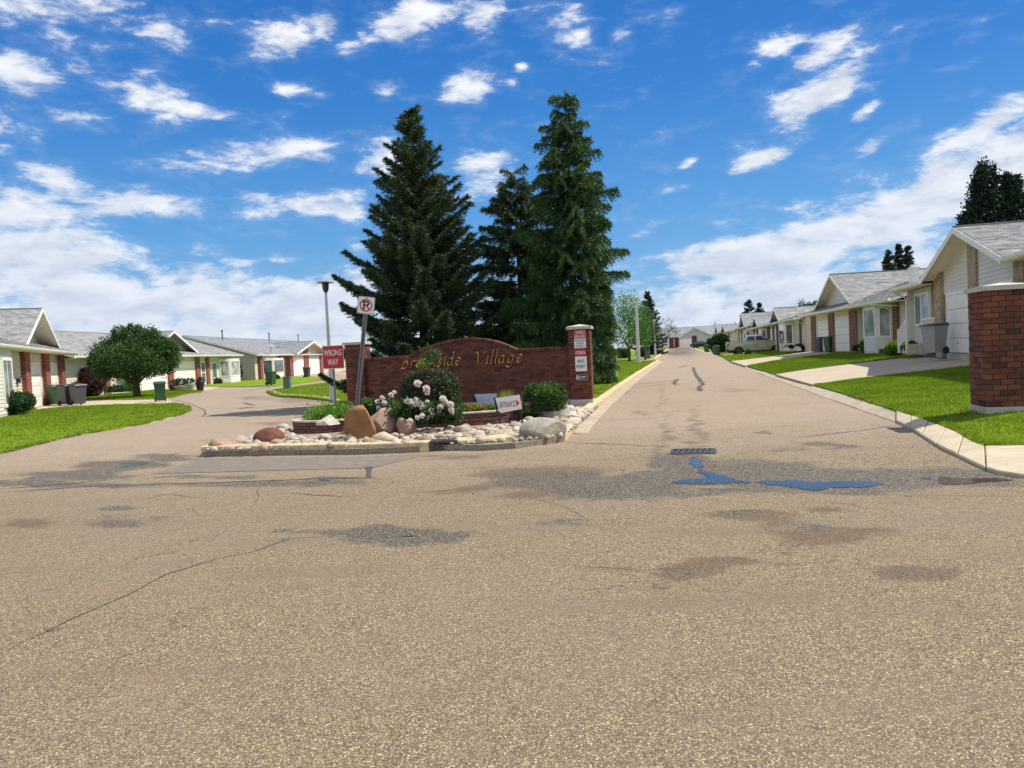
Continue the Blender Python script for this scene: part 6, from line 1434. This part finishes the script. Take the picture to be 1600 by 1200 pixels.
def pickup(label, loc, rotz):
    t = thing('pickup_truck', label, 'pickup truck', loc, rotz); Wd = .95
    arch = lambda cx, r: [(cx - r*math.cos(a), .40 + r*math.sin(a)) for a in np.linspace(.15, math.pi - .15, 9)]
    side = [(-2.70,.62)] + [(-2.15,.50)] + arch(-1.65,.47) + [(-1.1,.42),(1.25,.42)] + arch(1.80,.47) + [(2.35,.48),(2.68,.55),(2.74,.85),(2.68,1.12),(2.45,1.24),(1.30,1.32),(1.05,1.34),(-.95,1.34),(-2.66,1.34),(-2.72,1.0)]
    m = MB(); n = len(side); inset = lambda z: .0 if z < 1.1 else .05
    V_ = [(x, -(Wd - inset(z)), z) for x, z in side] + [(x, (Wd - inset(z)), z) for x, z in side]
    m.add(V_, [tuple(range(n)), tuple(range(n, 2*n))[::-1]] + [(i, i+n, (i+1)%n+n, (i+1)%n) for i in range(n)]); b = m.build('body', M['truckpaint'], t)
    bm = bmesh.new(); bm.from_mesh(b.data); bmesh.ops.recalc_face_normals(bm, faces=bm.faces[:]); bmesh.ops.bevel(bm, geom=[e for e in bm.edges if e.calc_face_angle(0) > .9], offset=.03, segments=2, affect='EDGES'); bm.to_mesh(b.data); bm.free()
    # cab
    lo = [(-.98,1.335),(1.28,1.335)]; P0_ = [(-1.0,-.90,1.335),(1.32,-.90,1.335),(1.32,.90,1.335),(-1.0,.90,1.335)]; P1_ = [(-.80,-.70,1.86),(.52,-.70,1.86),(.52,.70,1.86),(-.80,.70,1.86)]; P2_ = [(-.7,-.62,1.90),(.42,-.62,1.90),(.42,.62,1.90),(-.7,.62,1.90)]
    m = MB(); loft(m, [P0_, P1_, P2_]); c = m.build('cab', M['truckpaint'], t)
    def pane(pts, o): m = MB(); m.add(pts, [tuple(range(len(pts)))]); m.build('window_pane', M['carglass'], c)
    for sg in (-1, 1):
        f = lambda x, z: (x, sg * ((.90 - (z - 1.335) / .525 * .20) + .006), z)
        for a in ([(-.90,1.38),(-.12,1.38),(-.12,1.79),(-.76,1.79)], [(-.02,1.38),(1.06,1.38),(.50,1.79),(-.02,1.79)]):
            pane([f(x, z) for x, z in (a if sg < 0 else a[::-1])], 0)
    pane([(1.29,-.80,1.37),(1.29,.80,1.37),(.56,.64,1.82),(.56,-.64,1.82)], 0); pane([(-.985,.78,1.38),(-.985,-.78,1.38),(-.82,-.64,1.80),(-.82,.64,1.80)], 0)
    for x in (-1.65, 1.80):
        for y in (-.86, .86): wheel(t, x, y, .42, .26, 1 if y > 0 else -1)
    m = MB(); m.box(-2.80,-2.70,-.85,.85,.46,.62); m.box(2.70,2.82,-.85,.85,.48,.66); m.build('bumper', M['trim'], t)
    for y in (-.86, .86): m = MB(); m.box(-2.735,-2.60,y-.10,y+.10,.95,1.22); m.build('tail_light', M['taillamp'], t)
    for y in (-.72, .72): m = MB(); m.box(2.62,2.755,y-.2,y+.2,.92,1.08); m.build('headlight', M['sign_white'], t)
    for sg in (-1, 1):
        m = MB(); m.box(.92,1.06,sg*1.08-.09,sg*1.08+.09,1.38,1.56); m.build('mirror', M['trim'], t)
        for x in (-.07, 1.08, -.98): m = MB(); m.box(x-.006,x+.006,sg*.951-.002,sg*.951+.002,.5,1.1); m.build('door_seam', M['trim'], t)
    m = MB(); m.box(-2.6,-1.06,-.78,.78,1.341,1.36); m.build('tonneau_cover', M['trim'], t)
    m = MB(); m.box(-1.15,1.3,-.90,.90,.30,.425); m.box(-2.6,2.6,-.6,.6,.28,.5); m.build('underbody', M['black'], t)
pk = Vector((21.55 + 1.95, 75.0, 0)); pickup('beige crew cab pickup parked nose in on a driveway of the right hand row', (24.0, 75.4, .30), R_(-10))
def sedan(label, loc, rotz, mat):
    t = thing('parked_car', label, 'car', loc, rotz)
    side = [(-2.2,.35),(-1.75,.3)] + [(-1.35-.36*math.cos(a), .32+.36*math.sin(a)) for a in np.linspace(.1, math.pi-.1, 7)] + [(-.9,.25),(.9,.25)] + [(1.35-.36*math.cos(a), .32+.36*math.sin(a)) for a in np.linspace(.1, math.pi-.1, 7)] + [(2.0,.32),(2.25,.4),(2.25,.72),(2.0,.85),(1.2,.95),(-1.4,1.0),(-2.2,.95),(-2.3,.7)]
    m = MB(); m.prism(side[::-1], -.88, .88); m.build('body', mat, t)
    m = MB(); loft(m, [[(-1.7,-.82,.97),(1.1,-.82,.97),(1.1,.82,.97),(-1.7,.82,.97)], [(-1.0,-.62,1.40),(.35,-.62,1.40),(.35,.62,1.40),(-1.0,.62,1.40)]]); m.build('greenhouse', M['carglass'], t)
    m = MB(); m.box(-.98,.33,-.6,.6,1.401,1.43); m.build('roof', mat, t)
    for x in (-1.35, 1.35):
        for y in (-.80, .80): wheel(t, x, y, .33, .2, 1 if y > 0 else -1)
g = at(1096, 543.6, 168); sedan('dark car parked at the end of the street beyond the bush', (g.x, g.y, g.z), R_(12), simple('dark_car_paint', (.035,.035,.05), .25))

# ================================================================ TREES
def spruce(name, label, loc, Ht, R, seed, mat, prof=.85, lo=.03, droop=0.0, up=.35, nb=(7, 9), sp=.34, tw=.06, blade=(.085, .022), dens=1.0, bend=0.0, group=None, core=True, base_lift=0.0, jag=.25, twl=1.0, hang=0.0, trim=None):
    rn = np.random.default_rng(seed); t = thing(name, label, 'tree', tuple(loc), 0, group)
    m = MB(); tr = .018 * Ht; n = 12; m.tube([(bend*(k/n)**2, 0, Ht*.985*k/n) for k in range(n+1)], [tr*(1-k/n*.93) for k in range(n+1)], 10); m.build('trunk', M['bark'], t)
    Pb, Db = [], []; lm = MB(); z = Ht * lo + base_lift
    while z < Ht * .985:
        f = z / Ht; rad = R * (1 - f) ** prof + .04; nbr = int(rn.integers(nb[0], nb[1] + 1)); ph = rn.uniform(0, 6.28)
        if f > .85: nbr = max(4, nbr - 2)
        sec = 1 + jag * math.sin(z * 2.3 + seed)
        for b in range(nbr):
            a = ph + 2*math.pi*b/nbr + rn.normal() * .18; L = rad * rn.uniform(1 - jag, 1 + jag * .7) * (1 + jag * .7 * math.sin(2.0 * a + z * 1.9 + seed) * math.sin(z * 3.1 + a)); L = min(L, rad * 1.2)
            if trim and z < trim[0] and math.cos(a) > .2: L = min(L, trim[1])      # low boughs cut back on the road side
            if rn.random() < .12: L *= .7
            zz_ = z + rn.normal() * sp * .3; ca, sa = math.cos(a), math.sin(a)
            a1 = (-.45 + 1.05 * f) * (1 - droop) - droop * .35; a2 = up * (1 - f) * 1.1            # starts level or down, tips sweep up
            ns = max(6, int(L / tw)); s = np.linspace(.12, 1, ns)
            r = L * s * (1 - .06 * s); hz_ = zz_ + L * (a1 * s + a2 * s * s) 
            if hang: hz_ = hz_ - hang * L * s * s * .3
            bx = bend * (z / Ht) ** 2
            P = np.stack([bx + r * ca, r * sa, hz_], 1); T = np.gradient(P, axis=0); T = unit(T)
            if L > .35: lm.tube([tuple(P[0] * [0, 0, 1] + [bx, 0, 0]), tuple(P[ns//2]), tuple(P[-1])], [max(.008, .022 * L / 2 + .006), .012, .004], 4, False)
            side = np.stack([-sa * np.ones(ns), ca * np.ones(ns), np.zeros(ns)], 1)
            for sg in (-1, 1, 0):
                tl = (.16 + .42 * (L / R) * (1 - s) ** .8 * min(R, 2.6) * .55) * twl * rn.uniform(.6, 1.25, ns)
                if sg == 0: tl = tl * .35
                d = unit(T * .75 + side * sg * .85 + np.array([0, 0, -.10 - hang * .5 - droop * .2 if sg else .5]) + rn.normal(size=(ns, 3)) * .12)
                K = max(3, int(np.mean(tl) / .035 * dens)); u = (np.arange(K) + .5) / K
                Q = P[:, None, :] + d[:, None, :] * (tl[:, None] * u)[:, :, None]
                Q[:, :, 2] -= ((u ** 2)[None, :] * tl[:, None]) * (.18 + hang * .9)
                Q = Q.reshape(-1, 3); dd = np.repeat(d, K, 0)
                for rep in range(2):
                    e = unit(dd * .75 + rn.normal(size=Q.shape) * .62 + np.array([0, 0, .08 - hang * .7])); Pb.append(Q); Db.append(e)
        z += sp * (.8 + .35 * (1 - f)) * rn.uniform(.8, 1.2)
    # leader
    k = 60; Q = np.stack([np.full(k, bend), np.zeros(k), Ht * np.linspace(.93, 1.0, k)], 1) + rn.normal(size=(k, 3)) * .02; Pb.append(Q); Db.append(unit(rn.normal(size=(k, 3)) * .7 + [0, 0, .6]))
    P, D = np.concatenate(Pb), np.concatenate(Db); n = len(P)
    S = unit(np.cross(D, rn.normal(size=(n, 3)))); L_ = blade[0] * rn.uniform(.7, 1.35, (n, 1)); W_ = blade[1] * rn.uniform(.7, 1.3, (n, 1))
    V = np.stack([P - S*W_/2, P + S*W_/2, P + D*L_], 1).reshape(-1, 3)
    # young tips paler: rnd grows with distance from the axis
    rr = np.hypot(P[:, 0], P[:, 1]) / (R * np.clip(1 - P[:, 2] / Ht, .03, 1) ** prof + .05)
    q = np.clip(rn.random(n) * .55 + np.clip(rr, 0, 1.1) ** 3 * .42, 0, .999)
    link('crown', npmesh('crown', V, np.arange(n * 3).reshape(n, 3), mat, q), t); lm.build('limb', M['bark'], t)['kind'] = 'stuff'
    print(label[:30], 'needles', n); return t
gp = lambda px, Y, off=.09: (at(px, 600, Y).x, Y, Hf(at(px, 600, Y).x, Y) + off)
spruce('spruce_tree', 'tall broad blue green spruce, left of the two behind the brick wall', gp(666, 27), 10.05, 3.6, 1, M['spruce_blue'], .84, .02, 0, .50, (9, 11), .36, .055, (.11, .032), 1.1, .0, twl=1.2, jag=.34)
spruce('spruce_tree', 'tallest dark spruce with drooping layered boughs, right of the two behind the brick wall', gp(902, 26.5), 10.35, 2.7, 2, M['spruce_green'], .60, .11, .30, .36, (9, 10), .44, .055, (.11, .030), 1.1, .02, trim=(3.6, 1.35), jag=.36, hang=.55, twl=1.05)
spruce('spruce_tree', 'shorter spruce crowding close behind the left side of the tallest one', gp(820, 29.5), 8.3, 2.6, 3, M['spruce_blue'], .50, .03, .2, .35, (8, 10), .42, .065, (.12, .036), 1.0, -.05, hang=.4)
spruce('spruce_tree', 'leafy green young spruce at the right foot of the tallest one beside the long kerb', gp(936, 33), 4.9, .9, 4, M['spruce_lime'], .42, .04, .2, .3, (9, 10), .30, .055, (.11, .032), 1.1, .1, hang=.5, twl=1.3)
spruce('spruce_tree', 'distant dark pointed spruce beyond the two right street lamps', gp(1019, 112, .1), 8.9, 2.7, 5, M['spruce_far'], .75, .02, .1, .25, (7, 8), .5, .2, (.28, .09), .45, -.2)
for px, Y, tp, R, sd, lab in ((1394, 92, 392, 2.1, 6, 'shortest and leftmost of three dark spruces behind the second right house'), (1410, 94, 383, 1.9, 7, 'middle of three dark spruces rising behind the second right house'), (1424, 93, 385, 1.9, 8, 'rightmost of three dark spruces rising behind the second right house'),
                              (1174, 150, 468, 2.8, 9, 'small far spruce above the roof of the fifth right house'), (1191, 152, 474, 2.2, 10, 'smaller far spruce just right of another above the row of roofs'), ):
    g = gp(px, Y, 0); top = at(px, tp, Y).z; spruce('spruce_tree', lab, (g[0], g[1], .3), top - .3, R, sd, M['spruce_far'], .7, .35, .1, .2, (7, 8), .55, .2, (.26, .10), .5)
g = gp(-12, 44, 0); spruce('spruce_tree', 'spruce behind the nearest left house with one branch tip showing at the left edge', (at(-22, 470, 44).x, 44, .05), 6.2, 1.9, 12, M['spruce_blue'], .7, .1, .1, .3, (6, 7), .5, .14, (.16, .05), .5)

def broadleaf(name, label, loc, Ht, trunk_h, blobs, mat, seed, L, W_, n, tr=.14, per=14, shell=.62, limbs=True, clump=.12, ends=None, group=None):
    rn = np.random.default_rng(seed); t = thing(name, label, 'tree', tuple(loc), 0, group)
    V, F, q = blobleaves([(b[0], b[1], int(n * b[2])) for b in blobs], per, L, W_, rn, shell, 2.0, .15, clump); link('crown', npmesh('crown', V, F, mat, q), t)
    m = MB(); m.tube([(0,0,-.1),(.02,0,trunk_h*.5),(0,.02,trunk_h)], [tr*1.25, tr, tr*.85], 10); m.build('trunk', M['bark'], t)
    if limbs:
        m = MB()
        for b in blobs:
            c = Vector(b[0]); m.tube([(0,0,trunk_h*.75), (c.x*.45, c.y*.45, trunk_h + (c.z - trunk_h)*.3), (c.x*.9, c.y*.9, c.z)], [tr*.55, tr*.4, tr*.15], 7)
            for k in range(4):
                d = unit(rn.normal(size=(1,3)))[0]*np.array(b[1])*.75; m.tube([(c.x*.6,c.y*.6,trunk_h+(c.z-trunk_h)*.5),(c.x+d[0],c.y+d[1],c.z+d[2])], [tr*.22, .01], 5)
        m.build('limb', M['bark'], t)['kind'] = 'stuff'
    return t
# round topped tree in the left lawn
gt = G(214, 620, .05); k = gt.y / FPX
B = [((x*k*.84, y, z*k), (rx*k*.84, rx*k*.9, rz*k), w_) for x, y, z, rx, rz, w_ in [(-43,0,62,34,28,1.0),(-12,.4,72,40,33,1.2),(25,0,70,38,32,1.1),(50,.3,62,27,27,.8),(-55,-.3,50,22,18,.5),(8,-1.2,58,40,24,.9),(36,-.9,48,30,16,.6),(-25,-1.0,50,34,18,.6),(0,1.2,70,46,30,.8),(-24,0,98,13,12,.14),(3,0,101,12,13,.14),(36,0,94,13,12,.14),(66,0,70,12,14,.14)]]
broadleaf('round_tree', 'round dense green tree with short forked trunk on the left lawn', gt, 4, 1.0, B, M['leaf'], 20, .12, .075, 6800, .20, 16, .74, clump=.13)
# light green birch like tree
gt = gp(985, 72, .1); k = gt[1] / FPX
broadleaf('birch_tree', 'airy light green tree behind the nearer right street lamp', gt, 6, 1.4, [((x*k, y, z*k), (rx*k, rx*k, rz*k), w_) for x, y, z, rx, rz, w_ in [(-18,0,70,24,34,1),(2,.5,84,16,28,.7),(16,0,62,18,30,.8),(-8,-.8,40,24,18,.7),(22,.4,38,14,16,.5)]], M['leaf_birch'], 21, .16, .10, 1700, .12, 9, .45, clump=.2)
gt = gp(1010, 80, .1); k = gt[1] / FPX
broadleaf('leafy_tree', 'darker leafy tree between the airy light tree and the distant spruce', gt, 6, 1.2, [((x*k, y, z*k), (rx*k, rx*k, rz*k), w_) for x, y, z, rx, rz, w_ in [(-6,0,60,16,26,1),(6,0,40,16,18,.8),(-14,0,35,12,14,.5)]], M['leaf'], 22, .2, .12, 1300, .12, 8, .5, clump=.2)
gt = gp(1044, 250, .1)
broadleaf('bare_tree', 'faint pale brown bush topped tree just left of the end house', (gp(1037, 200)[0], 200, .6), 6, 2.0, [((0, 0, 6.0), (3.6, 3, 2.8), .5), ((2.5, 0, 4.5), (2.5, 2, 2), .4)], leafmat('leaf_bare', [(0, (.12,.10,.08)), (1, (.22,.19,.15))], .1), 23, .4, .15, 900, .14, 7, .4)
# dark columnar poplars behind the nearest right house
def poplar(label, px, Y, ptop_, hw, seed, blobs):
    top = at(px, ptop_, Y); g = (top.x, Y, .7); k = Y / FPX
    broadleaf('poplar_tree', label, g, 0, 2.0, [((x*k, y, top.z - .7 - dz_*k), (rx*k, rx*k, rz*k), w_) for x, y, dz_, rx, rz, w_ in blobs], leafmat('poplar_'+str(seed), [(0, (.008,.018,.014)), (.6, (.018,.036,.024)), (1, (.035,.06,.035))], .08), seed, .24, .15, 1500, .3, 9, .55, clump=.22, group='dark poplars behind the nearest right house')
poplar('taller left dark poplar rising behind the roof of the nearest right house', 1537, 60, 249, 30, 31, [(-2,0,25,7,24,.5),(15,0,30,5,22,.35),(-12,0,45,7,26,.5),(0,0,60,16,32,1.2),(-18,0,85,12,26,.9),(12,0,80,14,34,1),(0,0,110,28,34,1.3)])
poplar('slightly shorter right dark poplar at the right edge above the roof', 1580, 60, 268, 30, 32, [(-10,0,20,5,20,.4),(-2,0,28,6,24,.5),(8,0,25,6,22,.5),(0,0,60,15,34,1.2),(-10,0,75,12,30,.8),(14,0,65,8,26,.7),(0,0,95,22,30,1.3)])
poplar('low dark bushy treetop at the left foot of the two tall poplars', 1507, 60, 330, 10, 33, [(0,0,18,8,16,.6),(6,0,30,9,14,.5)])
for px, tp, sd, lab in ((1253, 470, 41, 'left one of three small feathery treetops above the far right roofs'), (1264, 473, 42, 'middle one of three small feathery treetops above the far right roofs'), (1273, 471, 43, 'right one of three small feathery treetops above the far right roofs')):
    Y = 120; top = at(px, tp, Y); broadleaf('leafy_tree', lab, (top.x, Y, .5), 0, 2, [((0, 0, top.z - .5 - .7), (.55, .5, .75), 1), ((.2, 0, top.z - 2.2), (.8, .7, 1), .8)], M['leaf_dark'], sd, .25, .16, 260, .12, 7, .5, clump=.25)
# shrubs round the houses
def sh(label, px, py, hw, hh, mat, seed, n=2600, L=.09, sq=2.2, cat='shrub', name='garden_shrub', off=.08, Y=None, dpt=.8):
    g = G(px, py, off) if Y is None else at(px, py, Y); k = g.y / FPX; r = (hw*k, max(.2, hw*k*dpt), hh*k)
    return bush(name, label, cat, g, r, n, mat, L * max(1, g.y/35), L*.5 * max(1, g.y/35), seed, sq, core=M['leaf_purple'] if mat == M['leaf_purple'] else None)
sh('dark green spreading shrub under the window of the nearest left house', 14, 648, 34, 17, M['leaf_dark'], 51, 5000)
sh('light green shrub with pale blossoms at the corner of the nearest left house', 40, 640, 14, 13, M['leaf'], 52, 2200)
sh('dark red leaved shrub between the nearest left house and the round tree', 143, 619, 21, 22, M['leaf_purple'], 53, 4200)
sh('dark red leaved shrub under the end window of the far left grey house', 366, 598, 12, 17, M['leaf_purple'], 54, 2000, Y=81)
sh('pale green shrub right of the bay window of the long left bungalow', 357, 600, 6, 7, M['leaf'], 55, 900, Y=78)
sh('small green plants below the window behind the round tree', 185, 613, 18, 5, M['leaf'], 56, 1200, Y=52)
sh('yellow flowering shrub glimpsed behind the trunk of the round tree', 206, 612, 11, 11, M['leaf_lime'], 57, 900, Y=53)
sh('dark garden plants by the brick post of the far left house', 427, 596, 10, 5, M['leaf_dark'], 58, 800, Y=82)
sh('brownish border plants at the door of the long left bungalow', 336, 602, 10, 5, M['leaf_mixed'], 59, 800, Y=74)
sh('lime green bedding beside the dark red shrub at the near left house', 120, 616, 8, 9, M['leaf_lime'], 60, 900, Y=47)
sh('big round dark green bush on the right verge before the pickup', 1126, 553, 13.5, 14.5, M['leaf_dark'], 61, 6000, sq=2.4, Y=94)
sh('dark green hedge plant left of the big round bush by the dark car', 1111, 546, 5, 8, M['leaf_dark'], 62, 800, Y=140)
sh('spiky grey green plant in the low bed under the second right house bay window', 1358, 550, 12, 9, M['leaf_birch'], 63, 1800, .11, Y=41.5)
sh('bright lime leafy plant at the foot of the downspout between the two nearest right houses', 1401, 556, 15, 10, M['leaf_lime'], 64, 2600, .13, Y=34.5)
sh('green plant right of the lime one under the nearest right porch', 1425, 552, 9, 8, M['leaf'], 65, 1200, .12, Y=31.5)
sh('tiny green shrub on the grass beside the parked pickup', 1169, 555, 3.2, 3.5, M['leaf'], 66, 500, Y=70)
sh('low dark shrubs by the driveway of the third right house', 1236, 550, 10, 4.5, M['leaf_dark'], 67, 900, Y=60)
sh('dark shrubs by the entry of the third right house', 1250, 550, 10, 5.5, M['leaf_dark'], 68, 900, Y=58)
sh('red leaved shrub at the foot of the farther right street lamp', 1004, 559, 8, 6, M['leaf_purple'], 69, 900, Y=95)
sh('dark green hedge across the grass behind the nearer right lamp', 972, 560, 12, 7, M['leaf_dark'], 70, 1500, Y=85)
sh('small dark plant in front of the second garage planter', 1340, 548, 6, 4, M['leaf_dark'], 71, 500, Y=43)
rkn = 80
for px, py, r, lab in ((1228, 549, .35, 'pale rock leftmost in the rockery of the third right house'), (1236, 549, .28, 'middle pale rock in the rockery of the third right house'), (1246, 548, .32, 'rightmost rock in the rockery of the third right house')):
    p = at(px, py, 57); boulder(lab, (p.x, p.y, p.z), (r, r*.8, r*.7), M['b_white'], rkn); rkn += 1
# low retaining bed under the bay window of the second house
pb = block_path('brick_planter', 'low dark block bed under the bay window of the second right house', [tuple(at(1341, 553, 42.5)[:2]), tuple(at(1360, 553, 40.5)[:2]), tuple(at(1379, 552, 38.5)[:2])], .66, 2, .11, .3, .2, .05)
# tall pale-yellow yard weeds at the kerb
# ================================================================ GRASS
def blades(name, poly, n, hgt, wd, off, excl=(), seed=1, bias=None, zones=None):
    rn = np.random.default_rng(seed); x0, x1 = min(p[0] for p in poly), max(p[0] for p in poly); y0, y1 = min(p[1] for p in poly), max(p[1] for p in poly)
    x = rn.uniform(x0, x1, n * 3); y = y0 + (y1 - y0) * rn.random(n * 3) ** (bias or 1); k = pin(poly, x, y)
    for e in excl: k &= ~pin(e, x, y)
    x, y = x[k][:n], y[k][:n]; n = len(x); dist = np.hypot(x, y); sc = np.clip(dist / 15, 1, 2.4)
    P = np.stack([x, y, H(x, y) + off - .01], 1); D = unit(rn.normal(size=(n, 3)) * .42 + [0, 0, 1]); a = rn.uniform(0, 6.28, n); S = np.stack([np.cos(a), np.sin(a), 0*a], 1)
    patch_ = fbm(x * .9, y * .9, 4); h_ = (hgt * rn.uniform(.5, 1.3, n) * (.75 + .6 * patch_) * np.sqrt(sc))[:, None]; w_ = (wd * sc * rn.uniform(.7, 1.3, n))[:, None]
    bendv = S * rn.normal(size=(n, 1)) * .3
    V = np.stack([P - S*w_/2, P + S*w_/2, P + D*h_ + bendv*h_], 1).reshape(-1, 3)
    q = np.clip(rn.random(n) * .75 + patch_ * .3 - .08, 0, .999)
    tag(link(name, npmesh(name, V, np.arange(n*3).reshape(n, 3), M['grass'], q)), kind='stuff'); print(name, n)
drv1 = wpoly([(1268,601.5),(1210,585.5),(1258,578),(1330,569),(1400,561),(1500,553),(1640,549),(1640,560),(1515,571.5),(1400,585),(1330,593)], .11)
drv2 = wpoly([(1166,572),(1141,564),(1188,559.5),(1237,553.5),(1252,549),(1302,547),(1300,552.5),(1260,557),(1210,564)], .11)
nearR = RL[:12] + [(21.5, 52), (21.5, 24), (14, 12.5), (RL[0][0] + 2, RL[0][1] - .15)]
blades('grass_blades', [(p[0], p[1]) for p in nearR], 330000, .055, .009, .10, (drv1, drv2), 1, 1.5)
blades('grass_blades', LA, 260000, .038, .014, .05, (), 2, 1.0)
blades('grass_blades', LB, 40000, .05, .016, .05, (), 3)
blades('grass_blades', isl_lawn, 200000, .04, .014, .09, (), 4, 1.3)
midR = [RL[11], RL[12], (rroad(100, .8), 100), (rroad(100, 8), 98), (23.5, 54)]
blades('grass_blades', midR, 70000, .05, .012, .10, (drv2, rdrive(75.5, 79.8, 8), rdrive(92, 95.5, 8)), 5)
# ragged fringes hanging over the kerbs and growing in the joints
def fringe(path, w_, n, hgt, off, seed, side=1):
    A_ = [tuple(Vector(p[:2])) for p in path]; B_ = [tuple(p) for p in offset_path(path, w_ * side)]
    rn = np.random.default_rng(seed); P = np.array(A_); Q = np.array(B_); L = np.concatenate([[0], np.cumsum(np.linalg.norm(np.diff(P, axis=0), axis=1))])
    s_ = rn.random(n) * L[-1]; keep = fbm(s_ * 1.7, s_ * 0 + seed, seed, 3) > .40; s_ = s_[keep]; n = len(s_)
    x = np.interp(s_, L, P[:, 0]); y = np.interp(s_, L, P[:, 1]); x2 = np.interp(s_, L, Q[:, 0]); y2 = np.interp(s_, L, Q[:, 1]); u = rn.random(n) ** 2
    ok = ~(pin(drv1, x, y) | pin(drv2, x, y)); x, y, x2, y2, u = x[ok], y[ok], x2[ok], y2[ok], u[ok]; n = len(x)
    x, y = x + (x2 - x) * u, y + (y2 - y) * u; dist = np.clip(np.hypot(x, y) / 15, 1, 2.4)
    Pp = np.stack([x, y, H(x, y) + off], 1); D = unit(rn.normal(size=(n, 3)) * .8 + [0, 0, .8]); S = unit(rn.normal(size=(n, 3)) * [1, 1, .1])
    V = np.stack([Pp - S * (.006 * dist)[:, None], Pp + S * (.006 * dist)[:, None], Pp + D * (hgt * rn.uniform(.4, 1.2, n))[:, None]], 1).reshape(-1, 3)
    tag(link('grass_fringe', npmesh('grass_fringe', V, np.arange(n*3).reshape(n, 3), M['grass'], rn.random(n))), kind='stuff')
fringe(list(reversed([Vector(p) for p in RL[1:]])) , .16, 26000, .08, .10, 3, 1)
fringe([Vector(p) for p in LA[2:-4]], .12, 12000, .07, .05, 4, -1)
fringe([Vector(p.xy + Vector((-.22, 0))) for p in rk[3:]], .08, 8000, .09, .12, 5, -1)
# fallen bits of gravel scattered on the road by the kerb and the puddle
rn = np.random.default_rng(8); n = 2600; xs = np.concatenate([rn.normal(3.3, 2.6, n), rn.normal(-1.5, 3, 500)]); ys_ = np.concatenate([rn.normal(9.8, 1.1, n), rn.normal(12.8, .5, 500)]); ok = (ys_ > 3) & ~pin(isl_front, xs, ys_); xs, ys_ = xs[ok], ys_[ok]; n = len(xs)
rr = rn.uniform(.003, .009, n); V0, F0 = ICO[1]; V = V0[None] * (np.stack([rr*1.3, rr, rr*.7], 1))[:, None] + np.stack([xs, ys_, H(xs, ys_) + rr * .5], 1)[:, None]
tag(link('loose_gravel', npmesh('loose_gravel', V.reshape(-1, 3), (F0[None] + (np.arange(n)*len(V0))[:, None, None]).reshape(-1, 3), stone('loose_grit', [(0, (.2,.16,.12)), (.5, (.35,.3,.24)), (1, (.5,.45,.38))]), np.repeat(rn.random(n), len(F0)))), kind='stuff')
print('tris', sum(len(o.data.polygons) for o in bpy.data.objects if o.type == 'MESH'))
